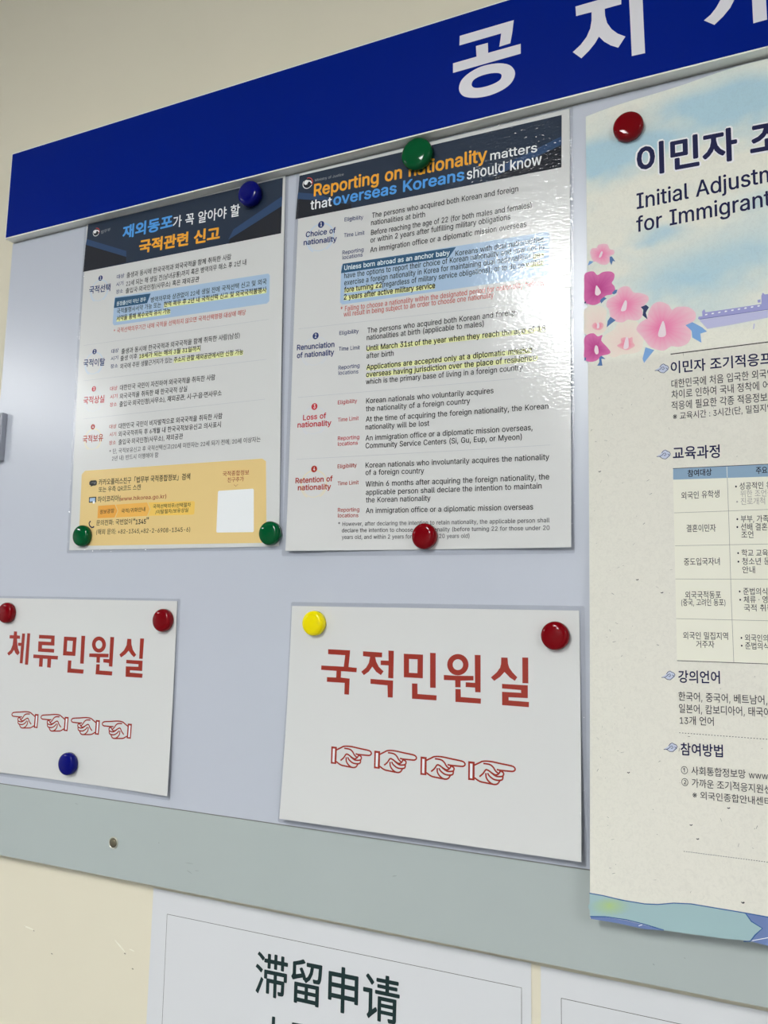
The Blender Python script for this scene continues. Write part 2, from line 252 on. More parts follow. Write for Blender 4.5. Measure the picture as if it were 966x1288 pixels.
  ('P', 'sign_red', 1, [(84.62, 165.92), (105.42, 165.43), (105.36, 160.86), (98.07, 160.75), (99.39, 156.31), (102.26, 151.69), (107.42, 147.62), (104.65, 143.89), (99.51, 146.83), (95.25, 151.56), (91.7, 146.74), (86.42, 143.04), (83.35, 146.11), (88.61, 150.5), (91.4, 155.12), (92.39, 160.8), (84.78, 161.21)]),
  ('P', 'sign_red', 1, [(111.93, 167.56), (117.69, 167.5), (117.97, 141.45), (112.52, 141.62), (112.54, 153.41), (104.14, 153.49), (104.01, 157.79), (112.4, 157.86)]),
  ('P', 'sign_red', 1, [(93.71, 139.85), (117.85, 139.41), (117.9, 123.5), (112.66, 123.45), (111.99, 134.61), (93.78, 135.21)]),
  ('R', 'sign_red', 1, [(128.29, 165.12), (148.14, 164.99), (148.46, 143.0), (128.89, 143.07)], [(133.88, 160.4), (142.67, 160.4), (142.8, 147.51), (134.21, 147.54)]),
  ('P', 'sign_red', 1, [(155.29, 166.93), (160.97, 166.97), (161.64, 134.85), (156.0, 134.8)]),
  ('P', 'sign_red', 1, [(137.47, 137.76), (143.05, 137.88), (143.5, 128.3), (162.71, 128.14), (162.64, 123.52), (137.88, 123.64)]),
  ('R', 'sign_red', 1, [(193.64, 157.53), (193.47, 155.64), (192.9, 153.8), (191.97, 152.09), (190.7, 150.57), (189.14, 149.29), (187.36, 148.32), (185.41, 147.68), (183.37, 147.39), (181.33, 147.49), (179.35, 147.95), (177.51, 148.76), (175.89, 149.9), (174.55, 151.31), (173.54, 152.96), (172.9, 154.76), (172.67, 156.66), (172.84, 158.58), (173.41, 160.44), (174.36, 162.17), (175.65, 163.7), (177.24, 164.98), (179.05, 165.95), (181.02, 166.58), (183.07, 166.84), (185.12, 166.73), (187.09, 166.25), (188.91, 165.41), (190.5, 164.26), (191.82, 162.84), (192.8, 161.2), (193.41, 159.41)], [(188.26, 157.31), (188.18, 156.34), (187.91, 155.41), (187.46, 154.53), (186.84, 153.76), (186.09, 153.11), (185.22, 152.62), (184.28, 152.3), (183.29, 152.16), (182.3, 152.21), (181.35, 152.45), (180.46, 152.87), (179.68, 153.45), (179.04, 154.17), (178.55, 155.01), (178.25, 155.93), (178.13, 156.89), (178.22, 157.86), (178.49, 158.8), (178.95, 159.68), (179.57, 160.46), (180.33, 161.1), (181.2, 161.6), (182.15, 161.91), (183.14, 162.05), (184.13, 161.99), (185.08, 161.75), (185.96, 161.32), (186.74, 160.74), (187.38, 160.02), (187.85, 159.18), (188.15, 158.27)]),
  ('P', 'sign_red', 1, [(169.52, 147.08), (180.98, 146.95), (198.59, 147.62), (198.65, 143.55), (186.11, 142.69), (186.22, 136.65), (180.99, 136.53), (180.79, 142.67), (169.61, 142.53)]),
  ('P', 'sign_red', 1, [(199.49, 166.61), (205.16, 166.66), (205.57, 133.23), (200.37, 133.1), (200.14, 137.14), (191.05, 137.23), (191.15, 141.55), (200.07, 141.43)]),
  ('P', 'sign_red', 1, [(181.2, 134.91), (186.33, 135.02), (186.64, 128.03), (205.99, 127.78), (205.89, 123.19), (181.43, 123.33)]),
  ('P', 'sign_red', 1, [(224.75, 165.21), (230.72, 165.26), (231.18, 159.9), (232.31, 156.44), (235.38, 152.51), (239.78, 148.36), (237.55, 145.08), (232.97, 147.75), (227.92, 152.46), (223.77, 147.89), (218.36, 144.12), (215.1, 147.01), (220.65, 151.84), (223.7, 156.08), (224.6, 159.63)]),
  ('P', 'sign_red', 1, [(244.3, 165.95), (249.73, 166.04), (249.91, 143.51), (244.51, 143.4)]),
  ('P', 'sign_red', 1, [(225.67, 141.87), (249.44, 141.76), (249.49, 130.66), (231.89, 130.45), (231.92, 127.63), (250.58, 127.42), (250.49, 122.86), (225.86, 123.17), (225.74, 134.9), (243.36, 134.89), (243.22, 137.3), (225.71, 137.8)]),
],
's1': [
  ('P', 'sign_red', 1, [(45.09, 168.02), (50.54, 167.94), (50.74, 163.33), (56.02, 163.04), (56.43, 159.33), (51.35, 159.19), (52.45, 153.42), (54.35, 147.48), (57.68, 142.37), (54.49, 139.32), (50.68, 141.68), (47.61, 145.62), (44.96, 141.7), (39.6, 138.44), (36.48, 141.18), (41.9, 145.42), (44.62, 151.54), (44.99, 159.23), (38.28, 159.26), (38.3, 163.22), (45.15, 163.29)]),
  ('P', 'sign_red', 1, [(59.26, 165.86), (64.32, 165.88), (63.94, 129.92), (59.05, 130.05), (58.91, 150.68), (53.99, 150.74), (53.56, 154.55), (59.11, 154.5)]),
  ('P', 'sign_red', 1, [(67.93, 166.4), (72.97, 166.32), (73.18, 128.68), (67.87, 128.79)]),
  ('P', 'sign_red', 1, [(87.92, 164.97), (113.5, 164.69), (114.2, 152.88), (93.93, 152.87), (94.03, 149.01), (114.28, 148.94), (114.27, 144.59), (88.02, 144.95), (87.36, 157.19), (108.06, 157.06), (108.17, 160.48), (87.91, 160.66)]),
  ('P', 'sign_red', 1, [(80.88, 141.36), (121.18, 141.02), (121.0, 136.79), (110.61, 136.92), (110.57, 126.85), (104.67, 127.02), (104.43, 136.89), (97.03, 136.92), (97.26, 127.34), (91.32, 127.3), (91.06, 137.12), (80.88, 137.06)]),
  ('R', 'sign_red', 1, [(128.61, 163.92), (148.76, 163.74), (148.44, 142.03), (128.78, 142.04)], [(134.38, 159.43), (143.03, 159.16), (143.02, 146.76), (134.38, 146.98)]),
  ('P', 'sign_red', 1, [(155.98, 165.72), (161.92, 165.67), (162.34, 133.63), (156.71, 133.6)]),
  ('P', 'sign_red', 1, [(137.5, 136.59), (142.94, 136.6), (143.07, 127.41), (162.94, 126.92), (162.64, 122.26), (137.51, 122.46)]),
  ('R', 'sign_red', 1, [(194.49, 156.7), (194.44, 154.91), (193.98, 153.18), (193.14, 151.57), (191.94, 150.14), (190.43, 148.95), (188.67, 148.04), (186.72, 147.45), (184.67, 147.21), (182.57, 147.31), (180.53, 147.76), (178.61, 148.54), (176.89, 149.63), (175.44, 150.97), (174.31, 152.53), (173.55, 154.24), (173.19, 156.03), (173.24, 157.83), (173.7, 159.58), (174.56, 161.21), (175.78, 162.64), (177.3, 163.84), (179.08, 164.74), (181.05, 165.32), (183.11, 165.55), (185.21, 165.43), (187.25, 164.97), (189.16, 164.17), (190.86, 163.07), (192.29, 161.72), (193.4, 160.17), (194.14, 158.47)], [(188.89, 156.52), (188.87, 155.59), (188.67, 154.69), (188.27, 153.85), (187.71, 153.11), (187.01, 152.49), (186.18, 152.02), (185.26, 151.72), (184.29, 151.59), (183.31, 151.65), (182.35, 151.89), (181.44, 152.31), (180.63, 152.87), (179.94, 153.58), (179.41, 154.39), (179.04, 155.28), (178.87, 156.21), (178.88, 157.14), (179.09, 158.05), (179.49, 158.89), (180.05, 159.64), (180.76, 160.25), (181.6, 160.72), (182.52, 161.02), (183.49, 161.14), (184.47, 161.08), (185.44, 160.84), (186.34, 160.42), (187.15, 159.85), (187.83, 159.14), (188.36, 158.33), (188.72, 157.45)]),
  ('P', 'sign_red', 1, [(170.02, 145.74), (199.44, 146.43), (199.41, 142.34), (186.74, 141.95), (186.89, 135.71), (181.63, 135.68), (181.36, 141.75), (170.1, 141.79)]),
  ('P', 'sign_red', 1, [(200.35, 165.46), (206.16, 165.44), (206.19, 132.06), (201.0, 132.21), (200.68, 135.99), (192.21, 136.3), (191.88, 140.28), (200.81, 140.35)]),
  ('P', 'sign_red', 1, [(181.77, 134.0), (187.04, 134.04), (187.13, 127.06), (206.62, 126.82), (206.39, 122.21), (181.5, 122.43)]),
  ('P', 'sign_red', 1, [(225.82, 164.13), (231.62, 164.11), (232.35, 157.88), (234.97, 152.01), (240.18, 146.71), (237.06, 143.86), (232.99, 146.72), (228.68, 150.88), (224.53, 146.78), (218.16, 142.96), (215.46, 146.08), (221.76, 151.1), (225.19, 156.74)]),
  ('P', 'sign_red', 1, [(244.48, 165.12), (250.06, 165.1), (249.79, 142.53), (244.68, 142.6)]),
  ('P', 'sign_red', 1, [(226.23, 140.7), (249.95, 140.54), (250.13, 129.23), (232.57, 129.36), (232.54, 126.81), (251.07, 126.3), (250.72, 121.78), (226.55, 121.79), (225.98, 133.36), (244.19, 133.68), (244.33, 136.41), (226.19, 136.76)]),
],
'hj': [
  ('T', '이민자 조기적응프로그램', 'halo', 0.065, (47.39, 641.65), (130.83, 639.22), 28.76, 3, 1),
  ('T', '이민자 조기적응프로그램', 'hj_navy', 0.03, (47.94, 641.93), (130.18, 639.75), 27.94, 3, 1),
  ('T', 'Initial Adjustment Program', 'hj_navy', 0, (46.45, 611.21), (146.11, 613.33), 14.62, 14, 0),
  ('T', 'for Immigrants', 'hj_navy', 0, (45.68, 589.38), (148.78, 592.15), 14.32, 12, 0),
  ('L', 'hj_line', 1, 0.9, [(72.07, 472.61), (148.71, 473.66), (423.29, 469.94)], 0),
  ('T', '이민자 조기적응프로그램이란?', 'hj_navy', 0.018, (72.05, 455.13), (141.38, 454.25), 10.17, 8, 1),
  ('T', '대한민국에 처음 입국한 외국인이', 'hj_text', 0.004, (72.18, 441.96), (146.44, 443.06), 7.36, 15, 1),
  ('T', '차이로 인하여 국내 정착에 어려움을', 'hj_text', 0.004, (71.97, 432.56), (140.65, 433.32), 7.33, 14, 1),
  ('T', '적응에 필요한 각종 적응정보를', 'hj_text', 0.004, (71.75, 422.73), (146.5, 423.29), 7.31, 15, 1),
  ('T', '※ 교육시간 : 3시간(단, 밀집지역은', 'hj_text', 0.004, (72.81, 413.73), (145.04, 414.69), 6.37, 19, 1),
  ('T', '교육과정', 'hj_navy', 0.018, (72.04, 379.38), (108.89, 378.74), 10.58, 0, 1),
  ('P', 'hj_cell', 1, [(71.66, 362.14), (480, 355.23), (480, 211.32), (71.47, 210.92)]),
  ('P', 'hj_blue', 2, [(71.87, 371.53), (480, 367.31), (480, 354.35), (71.66, 362.14)]),
  ('L', 'hj_text', 3, 0.5, [(71.66, 371.77), (480, 367.48)], 0),
  ('L', 'hj_cell', 3, 0.4, [(114.04, 370.74), (114.16, 361.57)], 0),
  ('L', 'hj_grid', 3, 0.3, [(114.16, 361.57), (114.27, 319.25), (114.16, 264.25), (114.49, 211.39)], 0),
  ('L', 'hj_grid', 3, 0.3, [(71.87, 333.68), (112.93, 333.68), (480, 335.85)], 0),
  ('L', 'hj_grid', 3, 0.3, [(71.88, 305.77), (480, 306.11)], 0),
  ('L', 'hj_grid', 3, 0.3, [(71.68, 277.97), (480, 275.49)], 0),
  ('L', 'hj_grid', 3, 0.3, [(71.59, 245.16), (480, 242.64)], 0),
  ('L', 'hj_text', 3, 0.5, [(71.47, 210.92), (480, 211.32)], 0),
  ('T', '참여대상', 'hj_text', 0.018, (83.52, 363.93), (102.26, 364.21), 5.55, 0, 1),
  ('T', '주요내용', 'hj_text', 0.018, (135.92, 363.37), (144.36, 363.32), 5.59, 2, 1),
  ('T', '외국인 유학생', 'hj_text', 0.004, (77.92, 344.93), (107.72, 345.36), 5.97, 0, 1),
  ('T', '결혼이민자', 'hj_text', 0.004, (81.37, 317.13), (104.13, 316.95), 5.89, 0, 1),
  ('T', '중도입국자녀', 'hj_text', 0.004, (78.68, 289.16), (106.31, 289.33), 5.84, 0, 1),
  ('T', '외국국적동포', 'hj_text', 0.004, (79.06, 261.67), (106.51, 262.1), 5.77, 0, 1),
  ('T', '(중국, 고려인 동포)', 'hj_text', 0.004, (75.88, 255.66), (109.65, 256.06), 5.56, 0, 1),
  ('T', '외국인 밀집지역', 'hj_text', 0.004, (76.69, 228.54), (110.79, 228.9), 5.7, 0, 1),
  ('T', '거주자', 'hj_text', 0.004, (86.54, 221.93), (100.32, 222.17), 5.43, 0, 1),
  ('T', '• 성공적인 유학생활을', 'hj_text', 0.004, (119.95, 351.07), (140.86, 350.9), 5.62, 6, 1),
  ('T', '• 부부, 가족', 'hj_text', 0.004, (120.08, 323.99), (139.33, 323.59), 5.56, 7, 1),
  ('T', '• 선배 결혼이민자의', 'hj_text', 0.004, (119.88, 317.38), (142.69, 316.76), 5.76, 7, 1),
  ('T', '조언', 'hj_text', 0.004, (123.36, 310.92), (132.22, 310.92), 5.51, 0, 1),
  ('T', '• 학교 교육', 'hj_text', 0.004, (119.8, 296.17), (137.79, 295.92), 5.49, 6, 1),
  ('T', '• 청소년 문화', 'hj_text', 0.004, (119.77, 289.21), (136.99, 289.25), 5.48, 5, 1),
  ('T', '안내', 'hj_text', 0.004, (123.22, 282.46), (132.4, 282.41), 5.45, 0, 1),
  ('T', '• 준법의식', 'hj_text', 0.004, (119.98, 265.12), (136.15, 265.01), 5.42, 5, 1),
  ('T', '• 체류 · 영주', 'hj_text', 0.004, (120.16, 258.47), (132.16, 258.59), 5.4, 4, 1),
  ('T', '국적 취득', 'hj_text', 0.004, (123.39, 251.88), (132.5, 252.01), 5.38, 2, 1),
  ('T', '• 외국인의', 'hj_text', 0.004, (120.16, 228.15), (135.81, 228.2), 5.33, 5, 1),
  ('T', '• 준법의식', 'hj_text', 0.004, (120.15, 222.01), (135.78, 221.93), 5.32, 5, 1),
  ('T', '위한 조언을', 'hj_fade', 0.004, (123.66, 344.65), (142.92, 344.42), 5.59, 5, 1),
  ('T', '• 진로개척', 'hj_fade', 0.004, (120.34, 338.34), (141.74, 338.1), 5.59, 0, 1),
  ('T', '강의언어', 'hj_navy', 0.018, (72.33, 193.23), (103.68, 194.01), 9.37, 0, 1),
  ('T', '한국어, 중국어, 베트남어,', 'hj_text', 0.004, (72.03, 178.84), (137.63, 179.44), 6.88, 0, 1),
  ('T', '일본어, 캄보디아어, 태국어', 'hj_text', 0.004, (72.21, 169.19), (134.42, 170.17), 6.85, 14, 1),
  ('T', '13개 언어', 'hj_text', 0.004, (72.61, 160.01), (98.25, 160.65), 6.61, 0, 1),
  ('L', 'hj_text', 1, 0.45, [(71.89, 153.37), (480, 153.09)], 1.1),
  ('T', '참여방법', 'hj_navy', 0.018, (72.88, 136.0), (104.33, 136.96), 9.12, 0, 1),
  ('T', '① 사회통합정보망 www.socinet.go.kr', 'hj_text', 0.004, (72.77, 121.25), (136.15, 122.75), 6.29, 13, 1),
  ('T', '② 가까운 조기적응지원센터', 'hj_text', 0.004, (72.97, 112.08), (132.42, 112.62), 6.26, 12, 1),
  ('T', '※ 외국인종합안내센터', 'hj_text', 0.004, (80.98, 103.21), (132.11, 103.81), 5.82, 10, 1),
  ('L', 'hj_text', 1, 0.45, [(73.48, 62.53), (480, 63.08)], 0.9),
  ('S', 'hj_cloud', 1, [(58.62, 459.43), (62.12, 461.37), (63.01, 463.13), (65.2, 464.74), (67.33, 464.02), (69.85, 461.87), (70.0, 459.07), (67.61, 457.02), (65.03, 456.61), (62.49, 458.53)]),
  ('L', 'hj_navy', 2, 0.45, [(58.62, 459.43), (61.64, 459.32), (63.39, 460.29), (64.27, 461.59), (66.0, 461.85), (66.61, 460.39), (65.51, 459.35), (64.68, 460.37)], 0),
  ('L', 'hj_navy', 2, 0.45, [(62.99, 462.2), (64.32, 463.91), (66.06, 464.64), (67.53, 463.3), (69.44, 462.38), (70.25, 460.43), (68.95, 459.65), (67.91, 460.93)], 0),
  ('L', 'hj_navy', 2, 0.45, [(61.21, 459.14), (63.75, 456.99), (66.31, 456.47), (68.06, 458.13), (69.8, 459.56)], 0),
  ('S', 'hj_cloud', 1, [(58.59, 382.98), (62.04, 385.01), (62.92, 386.77), (65.08, 388.43), (67.18, 387.83), (69.67, 385.85), (69.82, 383.13), (67.46, 381.03), (64.91, 380.52), (62.41, 382.27)]),
  ('L', 'hj_navy', 2, 0.45, [(58.59, 382.98), (61.57, 383.01), (63.29, 384.02), (64.17, 385.32), (65.87, 385.66), (66.47, 384.26), (65.39, 383.2), (64.56, 384.16)], 0),
  ('L', 'hj_navy', 2, 0.45, [(62.9, 385.86), (64.21, 387.59), (65.92, 388.37), (67.38, 387.14), (69.25, 386.33), (70.06, 384.47), (68.78, 383.65), (67.75, 384.85)], 0),
  ('L', 'hj_navy', 2, 0.45, [(61.14, 382.81), (63.65, 380.83), (66.18, 380.44), (67.9, 382.13), (69.62, 383.6)], 0),
  ('S', 'hj_cloud', 1, [(58.94, 196.65), (62.17, 198.85), (63.0, 200.53), (65.02, 202.26), (66.99, 201.94), (69.33, 200.41), (69.48, 197.97), (67.26, 195.83), (64.88, 195.1), (62.52, 196.41)]),
  ('L', 'hj_navy', 2, 0.45, [(58.94, 196.65), (61.74, 196.99), (63.35, 198.09), (64.17, 199.36), (65.76, 199.84), (66.33, 198.64), (65.32, 197.57), (64.54, 198.35)], 0),
  ('L', 'hj_navy', 2, 0.45, [(62.98, 199.71), (64.21, 201.41), (65.81, 202.3), (67.18, 201.34), (68.94, 200.8), (69.7, 199.21), (68.5, 198.33), (67.53, 199.31)], 0),
  ('L', 'hj_navy', 2, 0.45, [(61.34, 196.77), (63.69, 195.24), (66.07, 195.16), (67.68, 196.87), (69.29, 198.37)], 0),
  ('S', 'hj_cloud', 1, [(59.69, 139.25), (62.87, 141.51), (63.69, 143.17), (65.68, 144.92), (67.62, 144.68), (69.93, 143.28), (70.08, 140.91), (67.9, 138.74), (65.54, 137.95), (63.22, 139.15)]),
  ('L', 'hj_navy', 2, 0.45, [(59.69, 139.25), (62.45, 139.68), (64.04, 140.81), (64.84, 142.07), (66.41, 142.59), (66.98, 141.45), (65.98, 140.37), (65.21, 141.1)], 0),
  ('L', 'hj_navy', 2, 0.45, [(63.67, 142.37), (64.88, 144.06), (66.46, 144.98), (67.81, 144.1), (69.55, 143.64), (70.3, 142.12), (69.11, 141.22), (68.16, 142.14)], 0),
  ('L', 'hj_navy', 2, 0.45, [(62.05, 139.45), (64.37, 138.05), (66.72, 138.05), (68.31, 139.77), (69.89, 141.29)], 0),
  ('P', 'wave_teal', 1, [(-0.33, 20.33), (11.1, 20.12), (24.96, 18.99), (43.08, 18.87), (53.47, 20.04), (65.21, 22.87), (78.19, 24.3), (96.51, 24.06), (117.1, 23.84), (120.98, 18.56), (128.48, 14.88), (123.36, 9.4), (120.54, 4.84), (101.49, 3.09), (57.59, 1.7), (42.9, 3.27), (29.42, 4.38), (12.6, 4.15), (0.14, 2.59)]),
  ('P', 'wave_blue', 1, [(117.1, 23.84), (132.63, 23.45), (235.23, 20.72), (234.19, 4.26), (131.92, 3.28), (120.53, 4.43), (123.36, 9.4), (128.48, 14.88), (120.98, 18.56)]),
  ('P', 'wave_blue', 1, [(0.14, 2.44), (12.6, 4.0), (29.41, 4.24), (42.89, 3.12), (57.59, 1.56), (42.86, 0.11), (23.32, 1.07), (0.77, 0.92)]),
  ('L', 'wave_line', 3, 0.8, [(-0.33, 20.33), (11.1, 20.12), (24.96, 18.99), (43.08, 18.87), (53.47, 20.04), (65.21, 22.87), (78.19, 24.3), (96.51, 24.06), (117.1, 23.84), (132.63, 23.45), (235.23, 20.72)], 0),
  ('L', 'wave_line', 3, 0.8, [(117.1, 23.84), (120.98, 18.56), (128.48, 14.88), (123.36, 9.4), (119.86, 4.45), (115.12, 3.5)], 0),
  ('L', 'wave_line', 3, 0.8, [(0.14, 2.59), (12.6, 4.44), (29.42, 4.82), (42.9, 3.7), (57.59, 1.84)], 0),
  ('L', 'white', 4, 0.5, [(121.22, 5.09), (132.12, 8.98), (175.17, 14.2)], 0),
  ('L', 'white', 4, 0.5, [(38.41, 1.81), (41.11, 2.97)], 0),
  ('F', 'moss', 2, (15.72, 13.45), [(34.04, 15.43), (33.43, 13.6), (31.68, 11.71), (28.9, 9.89), (25.27, 8.25), (21.03, 6.9), (16.46, 5.94), (11.87, 5.43), (7.56, 5.42), (3.85, 5.91), (0.99, 6.86), (-0.82, 8.22), (-1.44, 9.89), (-0.82, 11.68), (0.99, 13.53), (3.86, 15.33), (7.58, 16.94), (11.9, 18.25), (16.52, 19.17), (21.1, 19.65), (25.35, 19.65), (28.97, 19.18), (31.74, 18.28), (33.46, 17.0)]),
  ('F', 'pink', 2, (14.27, 573.87), [(16.92, 583.75), (20.03, 582.23), (21.84, 577.87), (25.55, 575.86), (25.49, 572.27), (22.37, 571.09), (21.67, 565.87), (17.89, 563.45), (12.9, 564.99), (9.16, 568.05), (6.89, 568.45), (4.8, 574.21), (4.21, 578.37), (6.15, 581.4), (9.95, 580.98), (11.88, 583.73)]),
  ('F', 'magenta', 2, (10.08, 540.46), [(-1.38, 556.79), (2.09, 559.18), (7.15, 558.86), (10.51, 554.81), (15.3, 556.95), (22.15, 556.32), (25.58, 553.22), (25.14, 548.66), (23.23, 545.26), (25.65, 541.3), (25.94, 535.97), (21.84, 534.37), (17.49, 533.99), (13.69, 529.28), (8.03, 526.82), (2.38, 528.33), (-1.63, 532.27), (-1.5, 544.98)]),
  ('F', 'pale', 1, (9.67, 506.75), [(-1.72, 523.61), (6.14, 526.44), (13.63, 524.65), (18.53, 519.31), (17.19, 511.61), (18.32, 503.58), (13.31, 499.02), (5.82, 498.71), (-1.95, 501.07), (-1.84, 511.66)]),
  ('F', 'pale', 1, (35.2, 488.33), [(28.21, 507.44), (35.55, 509.66), (43.94, 506.53), (48.59, 499.43), (52.05, 493.83), (49.54, 486.48), (48.24, 480.25), (42.22, 477.16), (31.39, 477.21), (22.85, 475.66), (15.58, 483.04), (14.48, 493.63), (18.25, 498.36), (24.45, 501.44)]),
  ('F', 'pink', 2, (33.94, 522.93), [(28.68, 538.18), (33.62, 540.42), (38.46, 538.85), (42.01, 533.45), (48.0, 531.86), (53.91, 528.34), (54.65, 523.7), (50.76, 519.76), (48.93, 517.44), (49.42, 511.56), (46.35, 507.48), (41.55, 507.51), (36.75, 508.84), (31.86, 506.93), (25.17, 509.17), (21.55, 513.62), (20.41, 520.35), (17.99, 524.66), (19.3, 529.74), (24.28, 532.28), (27.14, 533.81)]),
  ('F', 'pink', 3, (65.07, 497.17), [(58.49, 519.89), (64.41, 521.31), (71.34, 517.32), (74.14, 512.44), (78.23, 514.37), (87.38, 513.01), (93.14, 507.12), (92.75, 500.9), (88.12, 497.15), (89.11, 491.37), (88.95, 485.13), (85.41, 479.96), (78.53, 478.33), (72.81, 479.69), (66.96, 476.64), (61.16, 478.0), (55.35, 481.27), (51.91, 486.17), (48.45, 491.75), (43.8, 498.8), (47.5, 504.73), (52.92, 507.83), (54.82, 513.99)]),
  ('F', 'magenta', 3, (8.17, 485.28), [(-2.0, 496.44), (1.44, 499.95), (6.47, 500.2), (10.17, 496.82), (14.28, 497.58), (13.23, 492.48), (18.09, 485.99), (21.09, 481.06), (19.22, 478.95), (13.05, 478.15), (9.29, 474.69), (3.05, 473.87), (-2.18, 477.37), (-2.08, 487.88)]),
  ('F', 'core', 2, (10.29, 506.66), [(5.94, 509.24), (8.46, 510.21), (9.68, 507.4), (12.2, 509.95), (15.28, 507.68), (14.61, 504.09), (11.49, 502.55), (7.76, 503.71), (5.28, 506.43)]),
  ('F', 'core', 3, (34.57, 487.12), [(30.41, 492.19), (34.06, 492.87), (37.67, 491.62), (40.32, 492.18), (40.61, 487.63), (42.34, 484.2), (39.31, 482.01), (35.08, 480.87), (30.27, 483.15), (26.91, 486.16), (30.35, 488.31)]),
  ('P', 'leaf', 4, [(1.77, 565.29), (3.48, 569.72), (7.27, 568.38), (5.09, 566.74)]),
  ('P', 'leaf_d', 4, [(21.74, 570.53), (23.6, 570.47), (26.62, 565.0), (24.41, 566.06), (23.11, 562.02), (21.67, 565.87)]),
  ('P', 'leaf_d', 4, [(23.09, 535.5), (25.6, 538.27), (28.06, 538.14), (27.16, 535.12), (24.92, 534.15)]),
  ('P', 'leaf_d', 4, [(13.72, 531.66), (16.24, 533.12), (18.45, 531.2), (16.19, 529.95), (13.67, 527.29), (12.46, 530.13)]),
  ('P', 'leaf_d', 4, [(18.08, 504.14), (19.03, 510.04), (21.55, 513.62), (26.16, 509.69), (21.45, 506.82)]),
  ('P', 'leaf_dd', 4, [(48.0, 518.88), (52.56, 520.13), (54.89, 517.59), (52.19, 513.09), (53.49, 506.72), (49.4, 510.91), (50.1, 515.98)]),
  ('P', 'leaf', 4, [(84.93, 496.97), (90.44, 498.96), (98.18, 493.25), (101.99, 489.0), (96.69, 487.85), (97.26, 479.68), (90.08, 485.23), (89.67, 491.29)]),
  ('P', 'leaf', 4, [(48.66, 471.27), (51.22, 481.41), (58.58, 477.94), (54.01, 472.53), (49.77, 467.32)]),
  ('P', 'leaf_d', 4, [(-2.17, 478.68), (-0.41, 478.21), (-0.94, 475.91), (-2.2, 475.41)]),
  ('P', 'leaf_d', 4, [(11.18, 477.07), (13.05, 478.41), (16.71, 474.85), (13.02, 475.55), (13.92, 469.07), (9.23, 469.62), (11.12, 472.52)]),
  ('P', 'leaf_dd', 4, [(-1.65, 530.94), (-0.12, 531.64), (-0.14, 529.78), (-1.41, 529.43)]),
  ('S', 'stamen', 5, [(11.98, 571.59), (14.06, 576.6), (15.56, 575.93), (14.25, 571.86)]),
  ('S', 'stamen', 5, [(8.16, 537.44), (9.12, 544.61), (10.75, 543.69), (13.43, 537.94), (10.64, 535.32)]),
  ('S', 'stamen', 5, [(30.82, 518.56), (34.37, 526.79), (36.17, 525.21), (35.45, 518.79), (33.24, 517.16)]),
  ('S', 'stamen', 5, [(62.02, 491.22), (65.77, 502.81), (67.71, 500.63), (68.66, 490.97), (65.47, 488.86)]),
  ('S', 'stamen', 5, [(6.91, 484.13), (7.96, 488.58), (10.05, 487.0), (10.61, 481.31), (8.36, 480.28)]),
  ('S', 'stamen', 5, [(32.46, 483.52), (34.66, 492.28), (36.7, 491.36), (36.93, 483.6), (34.49, 481.98)]),
  ('S', 'stamen', 5, [(9.4, 504.81), (9.95, 509.34), (11.56, 508.46), (11.51, 504.78)]),
  ('P', 'pal_l', 1, [(96.21, 499.89), (122.51, 500.78), (149.69, 501.01), (149.46, 494.62), (122.25, 492.37), (102.27, 491.27)]),
  ('P', 'palace', 2, [(95.2, 501.21), (95.6, 503.11), (98.75, 503.04), (98.52, 507.37), (100.32, 509.06), (101.29, 506.19), (122.69, 506.53), (144.88, 507.04), (145.14, 514.24), (146.22, 516.74), (147.81, 514.97), (171.94, 515.33), (171.35, 500.44), (149.7, 501.39), (122.51, 500.78), (96.57, 500.23)]),
  ('L', 'pal_d', 3, 0.5, [(96.59, 500.78), (122.52, 501.16), (149.71, 501.54)], 0),
  ('P', 'pal_w', 3, [(100.68, 504.17), (101.46, 504.84), (103.06, 504.45), (102.48, 503.6), (101.08, 503.49)]),
  ('P', 'pal_w', 3, [(105.91, 504.37), (106.69, 505.03), (108.28, 504.65), (107.7, 503.8), (106.31, 503.69)]),
  ('P', 'pal_w', 3, [(111.11, 504.57), (111.89, 505.23), (113.46, 504.84), (112.89, 504.0), (111.5, 503.89)]),
  ('P', 'pal_w', 3, [(116.28, 504.76), (117.05, 505.42), (118.62, 505.04), (118.04, 504.2), (116.67, 504.09)]),
  ('P', 'pal_w', 3, [(121.42, 504.96), (122.19, 505.62), (123.74, 505.23), (123.17, 504.39), (121.8, 504.29)]),
  ('P', 'pal_w', 3, [(126.52, 505.15), (127.29, 505.81), (128.83, 505.43), (128.26, 504.59), (126.91, 504.48)]),
  ('P', 'pal_w', 3, [(131.59, 505.35), (132.36, 506.0), (133.89, 505.62), (133.33, 504.78), (131.98, 504.68)]),
  ('P', 'pal_w', 3, [(136.64, 505.54), (137.4, 506.19), (138.92, 505.81), (138.36, 504.98), (137.02, 504.87)]),
  ('P', 'pal_w', 3, [(141.65, 505.73), (142.4, 506.38), (143.92, 506.0), (143.36, 505.17), (142.03, 505.06)]),
  ('P', 'palace', 2, [(142.03, 510.9), (144.37, 511.31), (144.28, 508.66), (142.28, 508.58)]),
  ('L', 'pal_l', 2, 0.8, [(138.88, 490.82), (138.19, 486.36)], 0),
],
'n1': [
  ('L', 'hj_line', 1, 0.45, [(20.49, 273.38), (410.94, 275.7), (410.94, 22), (21.99, 22), (20.49, 273.38)], 0),
  ('T', '滞留申请', 'notice_text', 0.012, (136.02, 216.84), (294.59, 220.39), 37.84, 0, 1),
  ('T', '一中国', 'notice_text', 0.012, (105.15, 148.27), (211.05, 155.76), 43.91, 0, 1),
],
'n2': [
